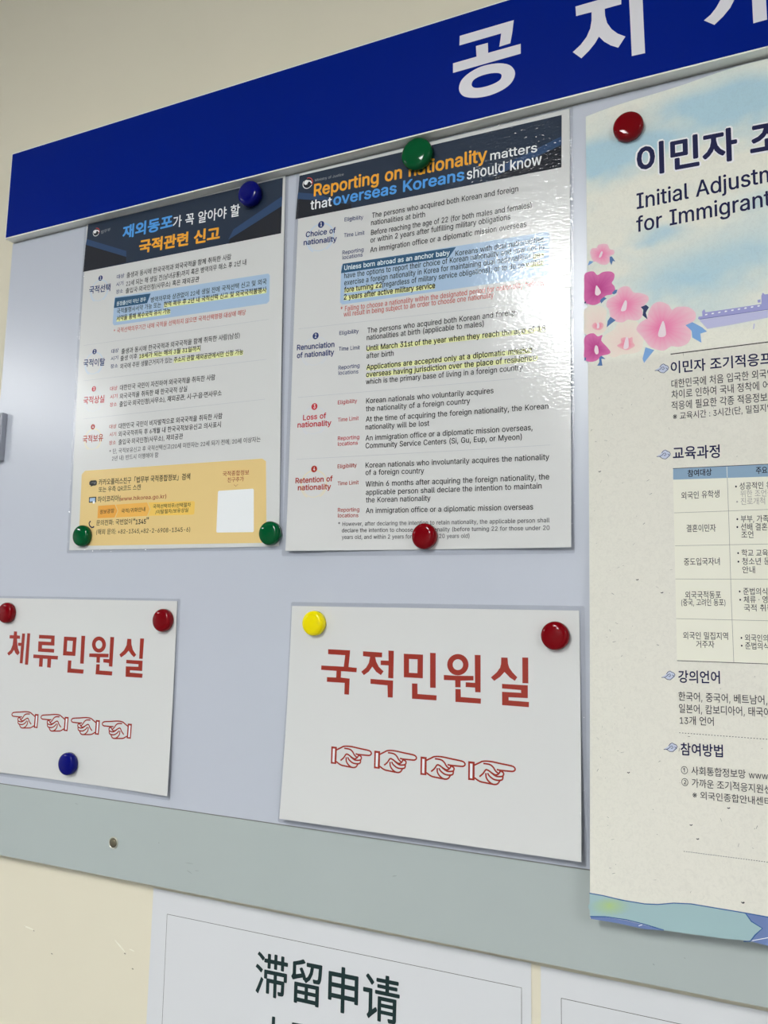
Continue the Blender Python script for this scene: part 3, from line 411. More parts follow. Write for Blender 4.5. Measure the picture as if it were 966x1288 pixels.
  ('L', 'hj_line', 1, 0.45, [(17.83, 274.4), (396, 273.74), (396, 22), (17.83, 22), (17.83, 274.4)], 0),
],
'sg': [
  ('P', 'sign_white', 1, [(634.52, 96.43), (690.75, 96.01), (689.25, 83.27), (687.25, 72.29), (676.0, 72.0), (677.2, 79.57), (677.9, 85.72), (634.29, 85.97)]),
  ('P', 'sign_white', 1, [(651.82, 80.03), (664.29, 79.79), (664.53, 68.86), (697.67, 68.61), (697.65, 58.17), (627.67, 57.87), (627.57, 68.37), (652.51, 68.37)]),
  ('RS', 'sign_white', 1, [(634.15, 39.95), (636.72, 47.26), (643.47, 52.29), (653.81, 55.73), (665.09, 56.18), (677.24, 54.01), (686.26, 49.51), (691.22, 42.86), (691.71, 36.49), (688.24, 30.19), (681.29, 25.89), (671.27, 23.43), (661.14, 23.04), (649.87, 24.83), (640.52, 28.63), (635.78, 33.64)], [(647.5, 39.98), (649.75, 44.13), (655.92, 46.1), (664.11, 46.42), (672.22, 45.16), (677.26, 42.88), (678.47, 39.71), (676.27, 36.15), (670.23, 34.18), (662.12, 33.49), (653.93, 34.28), (649.28, 36.3)]),
  ('P', 'sign_white', 1, [(751.06, 90.93), (773.04, 90.66), (793.53, 90.62), (793.17, 79.5), (778.17, 79.67), (778.43, 72.73), (780.12, 64.66), (784.32, 56.84), (789.58, 50.92), (796.41, 45.94), (789.8, 36.78), (783.18, 41.05), (776.98, 46.92), (772.54, 53.28), (768.83, 47.59), (763.28, 41.74), (756.06, 36.14), (748.09, 44.76), (755.56, 50.1), (761.16, 56.48), (764.65, 63.98), (765.94, 71.67), (766.04, 80.25), (751.52, 80.84)]),
  ('P', 'sign_white', 1, [(799.77, 101.38), (811.92, 100.91), (812.56, 57.86), (813.37, 24.34), (801.66, 24.88), (801.0, 56.58)]),
  ('P', 'sign_white', 1, [(863.7, 40.7), (869.3, 44.4), (874.0, 49.7), (878.1, 56.7), (880.2, 63), (881, 83.5), (864, 83.5), (864, 94), (893.4, 94), (892.3, 66), (890.2, 55), (885.4, 46), (879.5, 39.6), (872.1, 33.8)]),
  ('P', 'sign_white', 1, [(902, 98), (913, 98), (913.8, 25.6), (903, 25.5), (902.7, 57), (891.5, 57), (891.5, 66.5), (902.6, 66.5)]),
  ('P', 'sign_white', 1, [(920.5, 99), (932, 99), (932, 22), (920.5, 22)]),
],
}
# outlines of the type used on the printed matter, in 1/500 of the type size: advance width, then closed outlines as x, y, x, y ...
TYPE = {
'(':[137,[45,122,55,182,73,239,88,270,118,270,90,195,76,120,78,73,94,8,118,-48,88,-48,64,2,49,53,46,78]],
')':[137,[19,-48,49,26,60,88,59,138,41,214,19,270,48,270,71,221,86,162,92,103,87,52,72,1,48,-48]],
'*':[227,[101,111,103,165,57,136,45,158,93,183,45,208,57,229,103,200,101,254,125,254,123,200,169,229,181,208,133,183,181,158,169,136,123,165,125,111]],
'+':[227,[99,17,99,182,128,182,128,17],[31,86,31,113,195,113,195,86]],
',':[94,[19,-60,34,36,68,36,42,-60]],
'-':[227,[168,122,168,94,57,94,57,122]],
'.':[94,[42,-1,28,9,25,20,28,32,36,40,54,43,64,37,70,27,70,15,59,1,54,-1]],
'/':[125,[117,266,36,-38,7,-38,89,266]],
'0':[227,[113,-3,95,-2,79,3,65,12,53,24,42,39,34,57,25,101,25,153,35,197,43,215,53,230,65,242,79,251,95,256,113,258,131,256,147,251,161,242,174,230,184,215,192,197,201,153,201,101,192,57,184,39,174,24,162,12,147,3,131,-2],[125,26,145,37,160,58,169,88,172,127,169,166,160,197,145,218,125,228,101,228,82,218,67,197,58,166,55,127,58,88,67,58,82,37,101,26]],
'1':[227,[38,0,38,27,195,27,195,0],[138,254,138,0,106,0,106,224,43,179,43,213,99,254]],
'2':[227,[32,0,32,24,152,156,160,178,157,202,143,220,121,229,94,227,79,219,69,207,64,181,33,181,37,209,51,232,72,248,98,257,127,257,153,248,173,233,186,211,191,186,185,159,159,118,133,90,76,28,195,28,195,0]],
'3':[227,[94,-2,66,5,44,19,28,40,22,66,55,66,59,50,75,33,100,25,129,27,145,35,157,46,164,63,164,81,158,98,146,112,127,121,78,124,78,150,144,226,35,226,35,254,186,254,186,230,106,139,106,144,140,143,167,131,185,111,195,86,195,58,185,33,166,13,141,1,125,-2]],
'4':[227,[20,53,20,79,123,254,155,254,54,81,207,81,207,53],[141,0,141,159,171,159,171,0]],
'5':[227,[96,-2,70,6,49,20,35,41,30,65,61,65,69,44,87,30,111,25,130,28,146,38,157,52,163,71,163,92,157,111,145,125,129,135,100,138,69,127,64,123,34,126,48,254,183,254,183,226,75,226,68,151,97,165,126,166,156,156,179,134,193,105,195,82,191,51,176,26,154,8,126,-2]],
'6':[227,[98,-2,71,7,50,25,36,51,32,81,35,106,47,134,69,170,126,254,161,254,75,131,73,131,92,151,117,157,146,153,169,140,185,120,193,94,193,63,184,36,166,15,142,1,128,-2],[123,25,139,31,152,43,161,59,163,89,157,107,146,121,131,130,113,133,95,130,80,121,69,107,63,89,65,59,74,43,87,31,104,25]],
'8':[227,[97,-2,68,6,45,21,31,42,26,68,29,88,43,114,58,126,76,133,55,145,40,165,35,190,40,214,53,234,73,249,99,257,128,257,153,249,173,234,186,214,191,190,186,165,171,145,150,132,168,126,189,106,197,88,200,68,195,42,181,21,158,6,130,-2],[134,27,156,40,165,53,168,69,165,87,156,101,141,111,123,117,93,115,77,107,65,94,58,78,58,61,64,46,76,34,102,25],[130,147,149,159,159,180,157,203,144,221,122,229,96,228,77,216,67,196,69,172,82,154,104,145]],
'9':[227,[128,257,155,247,176,229,190,204,194,173,191,148,180,120,158,84,100,0,65,0,151,124,154,124,134,104,109,97,81,102,58,114,41,134,33,161,33,191,42,218,60,239,84,253,98,257],[104,229,87,223,74,211,66,195,63,166,69,148,80,134,95,125,113,122,131,125,146,134,157,147,163,165,161,195,152,211,139,223,123,229]],
':':[94,[42,-1,28,9,25,20,28,32,36,40,54,43,64,37,70,27,70,15,59,1,54,-1],[42,136,28,147,25,158,28,170,36,178,54,180,64,174,70,164,70,152,59,138,54,136]],
';':[94,[19,-60,34,36,68,36,42,-60],[46,136,32,147,29,158,32,170,40,178,58,180,68,174,74,164,74,152,63,138,58,136]],
'?':[179,[66,76,71,115,84,135,118,160,127,174,130,199,121,218,104,229,82,230,63,223,49,206,46,189,14,189,19,215,32,236,51,250,75,257,103,257,127,249,146,235,158,215,162,191,158,166,146,146,105,113,98,96,97,76],[76,-1,66,4,60,15,60,26,70,40,88,42,102,32,104,15,93,1,88,-1]],
'A':[240,[8,0,101,254,138,254,231,0,198,0,116,239,123,239,95,151,43,0],[55,71,55,99,185,99,185,71]],
'B':[228,[30,0,30,254,137,253,164,245,184,230,195,210,199,187,193,160,178,143,157,133,157,131,182,123,196,110,205,92,209,68,205,44,193,24,172,9,142,1],[62,29,140,30,154,34,165,40,172,48,176,58,177,77,171,92,160,104,144,113,124,115,62,115],[62,143,128,143,151,152,165,170,168,186,163,206,156,214,147,221,135,225,62,226]],
'C':[255,[113,-2,93,4,75,12,59,25,46,40,35,58,27,78,22,101,20,127,22,153,27,176,35,197,46,215,59,230,75,242,93,251,113,256,146,257,181,248,210,228,229,198,236,174,204,174,190,204,165,222,134,228,105,223,80,207,62,182,53,148,53,107,63,72,80,47,105,32,142,27,172,36,195,57,204,80,236,80,229,56,210,27,181,7,146,-3]],
'E':[209,[30,0,30,254,186,254,186,226,62,226,62,143,178,143,178,114,62,114,62,29,188,29,188,0]],
'F':[205,[30,0,30,254,185,254,185,226,62,226,62,139,173,139,173,111,62,111,62,0]],
'G':[260,[134,-3,113,-2,93,4,75,13,59,25,45,40,35,58,27,78,22,102,20,127,22,153,27,176,35,197,45,215,59,230,74,242,92,251,112,256,146,257,181,247,210,227,230,198,237,174,204,174,189,203,165,221,133,228,104,223,80,207,62,182,53,148,53,107,63,72,81,47,105,32,134,26,161,31,183,43,198,62,206,87,207,101,217,100,141,100,141,128,239,128,237,80,233,62,225,45,215,31,203,19,188,9,172,2,154,-2]],
'H':[258,[30,0,30,254,62,254,62,144,196,144,196,254,228,254,228,0,196,0,196,116,62,116,62,0]],
'I':[150,[16,0,16,29,59,29,59,226,16,226,16,254,135,254,135,226,91,226,91,29,135,29,135,0]],
'J':[198,[93,-3,71,-1,53,5,38,16,26,31,19,50,17,86,49,86,50,58,54,47,61,37,70,30,80,26,105,26,115,30,124,37,131,47,135,58,136,254,168,254,168,73,166,50,159,31,147,16,132,5,113,-1]],
'K':[233,[52,73,52,108,106,172,182,254,224,254],[30,0,30,254,62,254,62,0],[186,0,94,130,114,155,224,0]],
'L':[196,[30,0,30,254,62,254,62,29,181,29,181,0]],
'M':[314,[30,0,30,254,76,254,161,24,154,24,176,94,238,254,284,254,284,0,252,0,253,229,256,229,228,145,171,0,143,0,56,229,59,229,61,145,61,0]],
'P':[222,[30,0,30,254,136,253,166,244,187,226,200,202,204,174,200,145,187,121,166,104,136,94,55,93,55,121,129,122,149,128,162,139,172,164,170,193,162,208,148,219,129,225,62,226,62,0]],
'Q':[267,[123,80,156,80,234,-24,200,-24],[133,-3,112,-2,93,4,75,12,59,25,46,40,35,58,27,78,22,101,20,127,22,153,27,176,35,197,46,215,59,230,75,242,93,251,112,256,133,258,155,256,174,251,192,242,208,230,221,215,232,197,240,176,245,153,247,127,245,101,240,78,232,58,221,40,208,25,192,12,174,4,155,-2],[148,28,175,38,196,58,210,88,215,127,210,166,196,196,175,216,148,227,119,227,92,216,71,196,57,166,52,127,57,88,71,58,92,38,119,28]],
'R':[224,[30,0,30,254,136,253,167,244,188,227,200,204,205,176,200,148,188,125,166,109,136,100,48,99,48,128,129,128,149,133,162,143,170,158,172,186,167,202,156,215,140,223,116,226,62,226,62,0],[177,0,115,115,151,115,214,0]],
'S':[223,[94,-3,64,5,41,20,25,42,19,68,52,68,57,51,68,38,92,27,123,25,151,34,165,46,172,61,172,77,166,89,140,106,72,126,56,135,43,145,34,156,28,170,26,186,31,213,46,234,69,249,97,257,130,257,158,249,180,234,195,213,200,189,169,189,166,201,160,211,151,219,127,228,92,227,70,215,61,203,58,188,61,173,78,158,172,124,192,106,201,90,204,69,199,43,185,21,162,5,130,-3]],
'T':[224,[16,226,16,254,208,254,208,226,128,226,128,0,96,0,96,226]],
'U':[259,[110,-3,93,1,63,17,42,40,31,70,30,254,62,254,63,77,70,57,84,40,104,29,129,26,155,29,175,40,188,57,195,77,196,254,229,254,227,70,216,40,195,17,166,1,149,-3]],
'W':[343,[78,0,8,254,41,254,98,20,95,20,112,98,153,254,190,254,249,20,244,20,261,98,302,254,335,254,265,0,228,0,168,237,175,237,159,161,115,0]],
'a':[195,[57,-1,38,8,24,22,16,42,16,64,22,80,39,97,133,117,138,128,133,148,120,161,98,165,75,161,52,142,50,137,20,146,32,165,57,184,87,192,128,187,150,175,161,160,168,139,168,0,138,0,138,26,115,4,90,-4],[106,26,127,40,137,61,138,95,61,77,48,65,46,46,55,32,78,23]],
'b':[212,[104,-3,79,6,59,29,56,29,56,0,26,0,26,254,57,254,57,160,79,182,94,190,115,192,144,187,168,171,185,146,194,113,194,75,185,42,168,17,144,1,130,-3],[121,24,140,33,153,48,161,70,163,108,158,131,147,149,131,161,110,165,89,161,73,149,62,131,57,108,59,69,67,48,81,32,99,24]],
'c':[198,[87,-3,72,1,46,17,28,43,18,75,18,113,28,146,46,171,72,187,104,192,138,186,165,167,181,138,151,131,135,155,110,165,92,164,73,155,59,139,51,118,49,81,54,59,65,40,81,28,116,24,143,40,152,59,181,51,165,22,138,3,113,-4]],
'd':[212,[82,-3,56,8,35,29,22,58,17,94,22,131,35,160,56,180,83,191,109,192,133,182,153,160,155,160,155,254,186,254,186,0,156,0,156,29,153,29,133,6,118,-1,109,-3],[113,24,132,32,145,48,153,69,155,108,150,131,139,149,123,161,102,165,81,161,65,149,54,131,48,95,51,70,59,48,73,33,91,24]],
'e':[202,[88,-3,73,1,58,8,36,29,22,58,17,93,22,129,36,159,58,180,71,187,103,192,133,187,160,170,173,152,182,128,186,85,37,85,37,110,169,110,155,101,149,134,138,151,123,161,103,165,82,161,66,151,54,135,49,116,49,75,55,53,67,37,85,26,120,25,143,36,153,53,182,45,174,27,160,13,141,2,119,-3]],
'f':[127,[114,190,114,164,3,164,3,190],[40,0,41,226,48,243,60,255,85,264,121,260,114,234,89,236,77,230,72,218,71,0]],
'g':[213,[78,-73,49,-61,30,-42,25,-35,51,-20,71,-41,93,-48,118,-47,130,-44,141,-38,149,-29,154,-17,156,34,153,34,133,12,118,5,97,2,69,7,45,22,28,45,18,77,18,114,27,147,45,171,69,187,98,192,119,190,139,178,154,159,157,159,157,190,186,190,185,-20,181,-33,167,-54,145,-68,118,-74],[113,30,132,38,145,51,153,71,156,109,150,132,139,150,123,161,102,165,81,161,65,149,54,131,48,96,51,72,59,52,73,38,91,30]],
'h':[205,[57,0,26,0,26,254,57,254,57,144,51,144,58,159,66,172,76,181,100,191,126,191,148,184,164,170,175,149,179,120,179,0,148,0,147,131,143,143,136,152,128,159,117,163,96,164,74,154,63,141,58,124]],
'i':[83,[26,0,26,190,57,190,57,0],[31,224,21,236,23,252,36,261,52,259,62,247,60,231,47,222]],
'j':[83,[26,190,57,190,56,-26,51,-45,40,-59,24,-68,-5,-71,-5,-43,15,-40,24,-30,26,-15],[31,224,21,236,23,252,36,261,52,259,62,247,60,231,47,222]],
'k':[190,[55,68,55,106,60,106,142,190,180,190,92,100,89,100],[26,0,26,254,57,254,57,0],[147,0,74,93,96,114,186,0]],
'l':[95,[56,0,45,4,37,10,31,19,26,42,26,254,57,254,58,35,63,28,85,27,90,1,73,-1]],
'm':[305,[26,0,26,190,56,190,56,148,54,148,66,173,86,188,110,193,123,192,134,187,151,171,160,147,156,147,169,172,190,187,218,193,239,190,257,180,270,164,278,141,278,0,248,0,247,139,243,149,228,161,209,165,187,160,173,145,168,124,168,0,137,0,136,140,126,156,110,164,85,163,67,151,60,137,57,119,57,0]],
'n':[205,[57,0,26,0,26,190,56,190,56,144,51,144,58,159,66,172,76,181,100,191,126,191,147,184,164,170,175,149,179,120,179,0,148,0,147,131,143,143,136,152,128,159,117,163,96,164,74,154,63,141,58,124]],
'o':[208,[87,-3,72,1,46,17,28,43,18,75,18,113,28,146,46,171,72,187,104,192,136,187,161,171,180,146,189,113,189,75,180,43,161,17,136,1,120,-3],[116,24,135,33,149,49,157,70,159,106,154,129,143,148,126,161,104,165,81,161,65,148,54,129,48,94,54,59,65,40,81,28,92,24]],
'p':[212,[26,-71,26,190,56,190,56,160,59,160,79,182,94,190,115,192,144,187,168,171,185,146,194,113,194,75,185,42,168,17,144,1,115,-4,94,-1,69,16,59,29,57,29,57,-71],[121,24,140,33,153,48,161,70,163,108,158,131,147,149,131,161,110,165,89,161,73,149,62,131,57,108,59,69,67,48,81,32,99,24]],
'q':[212,[186,-71,155,-71,155,29,133,6,118,-1,98,-4,68,1,44,17,27,42,18,75,18,113,27,146,45,171,69,187,98,192,118,190,144,173,153,160,156,160,156,190,186,190],[113,24,132,32,145,48,153,69,155,108,150,131,139,149,123,161,102,165,81,161,65,149,54,131,48,95,51,70,59,48,73,33,91,24]],
'r':[130,[26,0,26,190,56,190,56,160,58,160,68,177,85,188,122,192,120,161,95,162,73,153,60,135,57,118,57,0]],
's':[182,[67,-2,46,6,31,19,21,37,18,47,47,53,55,36,70,26,91,23,113,26,129,37,134,51,131,63,122,72,59,90,36,104,29,113,25,124,24,147,33,166,48,180,69,189,106,192,127,186,143,176,159,154,162,145,134,139,121,158,105,165,83,165,65,158,56,146,55,132,62,122,86,111,131,100,153,86,160,76,164,66,165,43,156,24,140,9,118,-1,105,-3]],
't':[114,[102,190,102,164,3,164,3,190],[32,236,63,236,64,41,68,31,78,26,101,27,107,1,84,-2,69,-1,56,4,46,11,38,20,34,32]],
'u':[205,[79,-2,57,5,41,20,30,41,26,69,26,190,57,190,58,58,62,47,68,37,77,31,88,26,109,26,131,36,142,48,147,66,148,190,179,190,179,0,149,0,149,46,154,46,147,30,139,18,129,8,105,-1]],
'v':[195,[81,0,9,190,42,190,103,10,92,10,112,78,152,190,186,190,113,0]],
'w':[284,[69,0,11,190,44,190,88,21,82,21,103,107,126,190,158,190,201,21,196,21,217,107,240,190,272,190,215,0,184,0,138,169,145,169,124,86,99,0]],
'x':[189,[10,0,86,109,86,86,14,190,50,190,104,103,88,103,117,153,141,190,176,190,104,84,104,107,179,0,143,0,86,91,102,91,74,43,46,0]],
'y':[195,[24,-69,31,-43,57,-43,69,-32,81,-1,9,190,42,190,103,10,92,10,112,78,153,190,186,190,93,-47,76,-64,54,-72]],
'·':[130,[65,203,50,198,39,188,35,173,39,157,50,147,65,143,80,147,91,157,95,173,91,188,80,198]],
'“':[214,[187,346,155,329,136,303,130,269,134,246,145,229,163,223,178,226,189,236,193,253,190,267,180,278,167,282,167,301,172,319,187,336],[78,346,46,329,27,303,21,269,25,246,36,229,54,223,69,226,80,236,84,253,81,267,71,278,58,282,58,301,63,319,78,336]],
'”':[214,[136,223,167,239,186,265,193,299,189,322,177,339,160,346,144,342,134,332,130,315,133,301,142,290,156,286,156,267,151,249,136,232],[27,223,58,239,77,265,84,299,80,322,68,339,51,346,35,342,24,332,21,315,24,301,33,290,47,286,47,267,42,249,27,232]],
'•':[177,[89,233,57,224,35,202,27,171,35,139,57,117,89,109,120,117,142,139,151,171,142,202,120,224]],
'※':[318,[82,54,50,87,240,282,272,248],[240,54,50,248,82,282,272,87],[28,183,37,194,62,197,75,189,83,169,75,150,62,143,38,145,25,162],[133,75,143,85,167,88,181,81,188,61,181,42,167,34,143,37,131,54],[133,288,143,298,167,301,181,294,188,275,181,255,167,248,143,251,131,267],[238,183,248,194,273,197,286,189,294,169,286,150,273,143,248,145,236,162]],
'①':[500,[238,72,230,245,190,216,173,240,237,286,273,286,273,72],[222,-26,170,-12,124,15,87,53,60,99,46,151,46,207,60,259,87,304,124,342,170,369,222,383,278,383,330,369,376,342,413,304,440,259,454,207,454,151,440,99,413,53,376,15,330,-12,278,-26],[274,2,319,14,359,37,391,70,414,109,426,154,426,203,414,248,391,287,359,320,319,343,274,355,226,355,181,343,141,320,109,287,86,248,74,203,74,154,86,109,109,70,141,37,181,14,226,2]],
'②':[500,[185,72,185,99,281,200,289,229,284,247,273,257,247,260,213,246,204,240,187,263,240,289,275,288,292,283,305,275,315,263,321,248,322,220,311,190,267,141,218,94,215,102,323,102,323,72],[222,-26,170,-12,124,15,87,53,60,99,46,151,46,207,60,259,87,304,124,342,170,369,222,383,278,383,330,369,376,342,413,304,440,259,454,207,454,151,440,99,413,53,376,15,330,-12,278,-26],[274,2,319,14,359,37,391,70,414,109,426,154,426,203,414,248,391,287,359,320,319,343,274,355,226,355,181,343,141,320,109,287,86,248,74,203,74,154,86,109,109,70,141,37,181,14,226,2]],
'「':[500,[325,423,325,100,362,100,362,389,483,389,483,423]],
'」':[500,[175,-43,175,281,138,281,138,-9,17,-9,17,-43]],
'一':[500,[22,216,22,175,480,175,480,216]],
'中':[500,[229,420,229,331,48,331,48,93,86,93,86,124,229,124,229,-40,269,-40,269,124,413,124,413,96,451,96,451,331,269,331,269,420],[86,161,86,294,229,294,229,161],[413,161,269,161,269,294,413,294]],
'国':[500,[296,160,346,103,372,119,321,174],[114,98,114,66,389,66,389,98,265,98,265,183,366,183,366,215,265,215,265,287,378,287,378,320,121,320,121,287,230,287,230,215,135,215,135,183,230,183,230,98],[43,398,43,-40,81,-40,81,-15,418,-15,418,-40,457,-40,457,398],[81,20,81,363,418,363,418,20]],
'滞':[500,[43,385,72,368,120,330,140,360,91,395,62,411],[20,248,49,232,99,199,118,230,67,262,38,275],[30,-10,62,-31,85,19,109,73,131,126,103,145,79,89,54,35],[388,406,388,349,324,349,324,411,289,411,289,349,229,349,229,406,194,406,194,349,144,349,144,316,194,316,194,258,229,258,229,316,289,316,289,260,324,260,324,316,388,316,388,258,423,258,423,316,477,316,477,349,423,349,423,406],[183,141,183,-11,218,-11,218,108,288,108,288,-41,324,-41,324,108,399,108,396,21,349,21,359,-11,404,-9,418,-5,428,2,432,12,434,141,324,141,324,198,433,198,433,144,469,144,469,230,148,230,148,144,183,144,183,198,288,198,288,141]],
'申':[500,[93,210,229,210,229,134,93,134],[93,245,93,318,229,318,229,245],[408,210,408,134,268,134,268,210],[408,245,268,245,268,318,408,318],[229,420,229,354,56,354,56,69,93,69,93,98,229,98,229,-40,268,-40,268,98,408,98,408,72,447,72,447,354,268,354,268,420]],
'留':[500,[122,61,233,61,233,10,122,10],[122,90,122,139,233,139,233,90],[382,61,382,10,269,10,269,61],[382,90,269,90,269,139,382,139],[85,170,85,-40,122,-40,122,-22,382,-22,382,-38,421,-38,421,170],[251,393,251,359,309,359,297,297,269,247,218,211,240,185,298,228,330,286,345,359,422,359,417,291,412,252,406,234,390,229,341,231,350,198,419,200,437,212,446,236,453,288,459,393],[113,216,197,239,208,210,241,224,227,258,206,296,183,332,153,320,183,269,94,247,94,355,141,365,186,378,226,392,200,420,159,404,109,389,58,377,58,268,54,248,39,225,59,197]],
'请':[500,[54,386,81,360,108,333,128,309,154,335,133,358,106,384,78,409],[21,263,21,227,96,227,96,44,92,24,82,10,72,1,92,-31,133,6,197,55,184,87,132,48,132,263],[247,106,404,106,404,65,247,65],[247,133,247,171,404,171,404,133],[307,420,307,381,191,381,191,352,307,352,307,320,204,320,204,293,307,293,307,258,176,258,176,229,480,229,480,258,344,258,344,293,450,293,450,320,344,320,344,352,465,352,465,381,344,381,344,420],[212,200,212,-40,247,-40,247,38,404,38,403,-2,395,-6,339,-6,350,-38,405,-36,422,-32,433,-25,438,-14,440,200]],
'가':[460,[331,414,331,-39,373,-39,373,196,445,196,445,230,373,230,373,414],[49,365,49,331,215,331,187,231,125,146,28,79,51,47,169,133,235,242,256,365]],
'각':[460,[82,128,82,94,335,94,335,-39,376,-39,376,128],[335,414,335,149,376,149,376,264,443,264,443,299,376,299,376,414],[45,385,45,351,208,351,181,281,119,225,24,186,41,153,155,203,227,281,252,385]],
'간':[460,[334,414,334,83,376,83,376,242,443,242,443,277,376,277,376,414],[44,379,44,344,210,344,182,271,119,211,26,168,43,135,156,190,229,272,255,379],[94,117,94,-29,396,-29,396,5,136,5,136,117]],
'강':[460,[234,138,156,127,105,97,87,50,105,3,156,-27,234,-38,312,-27,363,3,381,50,363,97,312,127],[234,105,291,98,327,79,341,50,327,20,291,2,234,-5,178,2,141,20,128,50,141,79,178,98],[335,414,335,143,376,143,376,262,443,262,443,297,376,297,376,414],[45,380,45,346,209,346,182,274,119,216,26,175,43,142,155,195,228,275,254,380]],
'개':[460,[268,402,268,-16,307,-16,307,198,368,198,368,-39,408,-39,408,414,368,414,368,232,307,232,307,402],[43,355,43,321,178,321,158,232,109,153,25,88,49,58,150,142,203,243,218,355]],
'거':[460,[250,232,250,198,356,198,356,-39,397,-39,397,414,356,414,356,232],[45,365,45,331,210,331,185,232,125,148,25,80,48,47,167,134,232,242,251,365]],
'검':[460,[106,136,106,-33,397,-33,397,136],[356,103,356,1,146,1,146,103],[53,384,53,351,212,351,185,280,123,224,30,185,47,152,159,203,231,282,257,384],[258,297,258,263,356,263,356,156,397,156,397,413,356,413,356,297]],
'결':[460,[237,262,237,229,356,229,356,183,397,183,397,414,356,414,356,348,254,348,258,391,56,391,56,357,212,357,186,292,126,241,33,207,47,173,136,204,203,252,244,316,356,316,356,262],[107,-35,412,-35,412,-1,148,-1,148,51,397,51,397,162,106,162,106,128,356,128,356,83,107,83]],
'경':[460,[250,138,170,127,119,97,100,51,119,4,170,-26,250,-37,329,-26,381,4,400,51,381,97,329,127],[250,105,307,98,345,80,359,51,345,21,307,3,250,-4,192,3,154,21,141,51,154,80,192,98],[54,380,54,346,213,346,186,274,124,216,31,176,48,143,135,179,201,230,243,297,356,297,356,236,238,236,238,202,356,202,356,143,397,143,397,413,356,413,356,330,253,330,258,380]],
'고':[460,[69,368,69,334,344,334,343,265,338,198,327,119,369,114,380,197,384,265,385,368],[184,221,184,59,25,59,25,25,434,25,434,59,225,59,225,221]],
'공':[460,[228,128,144,118,90,89,71,45,90,0,144,-28,228,-38,311,-28,366,0,385,45,366,89,311,118],[228,96,289,90,330,72,344,45,330,18,289,1,228,-6,166,1,126,18,112,45,126,72,166,90],[73,391,73,357,341,357,340,317,337,280,329,237,369,233,378,276,381,316,382,391],[193,290,193,203,26,203,26,169,433,169,433,203,234,203,234,290]],
'과':[460,[46,364,46,330,233,330,232,287,228,232,220,164,261,160,270,236,273,295,274,364],[26,60,113,61,209,66,305,77,303,108,255,103,206,99,157,97,157,235,116,235,116,96,21,95],[330,414,330,-39,372,-39,372,189,444,189,444,225,372,225,372,414]],
'관':[460,[50,379,50,344,233,344,232,312,229,273,221,225,262,221,270,275,273,320,274,379],[27,145,114,146,211,151,308,163,305,194,258,188,208,184,159,182,159,278,118,278,118,180,22,179],[335,414,335,73,377,73,377,232,442,232,442,267,377,267,377,414],[91,104,91,-29,392,-29,392,5,133,5,133,104]],
'광':[460,[231,126,151,116,99,88,81,45,99,0,151,-28,231,-38,311,-28,363,0,381,45,363,88,311,116],[231,93,289,87,326,71,339,45,326,18,289,1,231,-5,173,1,136,18,123,45,136,71,173,87],[50,385,50,351,233,351,228,285,221,242,262,239,270,287,273,328,274,385],[27,162,115,163,211,168,308,180,305,210,258,205,208,201,159,199,159,287,118,287,118,198,22,197],[335,414,335,132,377,132,377,256,442,256,442,291,377,291,377,414]],
'교':[460,[68,368,68,334,345,334,344,260,340,196,329,122,370,118,381,194,385,259,386,368],[237,208,237,59,167,59,167,208,125,208,125,59,25,59,25,25,434,25,434,59,278,59,278,208]],
'구':[460,[25,190,25,156,208,156,208,-40,249,-40,249,156,434,156,434,190,368,190,376,250,380,300,380,384,76,384,76,351,339,351,338,300,335,249,325,190]],
'국':[460,[68,114,68,81,343,81,343,-39,385,-39,385,114,250,114,250,197,435,197,435,231,371,231,379,280,382,322,382,392,77,392,77,358,341,358,341,322,337,280,329,231,25,231,25,197,209,197,209,114]],
'귀':[460,[358,414,358,-39,399,-39,399,414],[62,379,62,345,233,345,232,308,228,260,219,202,151,199,85,198,22,198,28,163,106,164,148,165,148,-13,190,-13,190,167,236,170,283,174,329,179,326,211,262,205,270,271,274,323,274,379]],
'그':[460,[25,62,25,27,434,27,434,62],[70,366,70,332,338,332,337,260,333,189,320,105,362,100,374,188,378,259,379,366]],
'근':[460,[25,206,25,172,435,172,435,206,371,206,379,262,382,310,382,387,77,387,77,353,341,352,341,310,337,262,329,206],[79,121,79,-29,396,-29,396,6,120,6,120,121]],
'기':[460,[355,414,355,-39,396,-39,396,414],[52,365,52,331,221,331,195,231,132,146,31,79,53,46,174,132,242,240,263,365]],
'까':[460,[339,414,339,-39,380,-39,380,193,448,193,448,227,380,227,380,414],[38,365,38,330,122,330,109,242,77,161,23,87,56,63,119,156,152,257,161,365],[175,365,175,330,245,330,235,235,206,141,152,56,185,33,248,139,277,252,284,365]],
'께':[460,[371,414,371,-39,411,-39,411,414],[35,359,35,325,100,325,92,242,69,162,26,87,58,68,107,161,130,260,136,359],[288,402,288,236,230,236,233,279,235,320,236,359,151,359,151,325,200,325,193,236,172,144,126,58,159,39,189,91,211,146,224,202,288,202,288,-16,327,-16,327,402]],
'꼭':[460,[70,117,70,83,341,83,341,-37,382,-37,382,117],[235,394,235,360,347,360,346,329,342,290,334,242,375,237,384,294,387,339,388,394],[218,289,218,199,26,199,26,165,433,165,433,199,259,199,259,289],[61,394,61,360,157,360,155,330,149,290,137,242,177,236,191,296,197,344,198,394]],
'남':[460,[91,133,91,-33,376,-33,376,133],[336,100,336,1,132,1,132,100],[335,413,335,158,376,158,376,275,443,275,443,310,376,310,376,413],[47,192,83,192,150,194,220,200,294,212,289,247,219,235,152,229,88,227,88,391,47,391]],
'내':[460,[266,404,266,-16,305,-16,305,195,368,195,368,-39,408,-39,408,414,368,414,368,230,305,230,305,404],[47,78,126,79,179,84,238,93,233,129,181,120,133,116,89,115,89,359,47,359]],
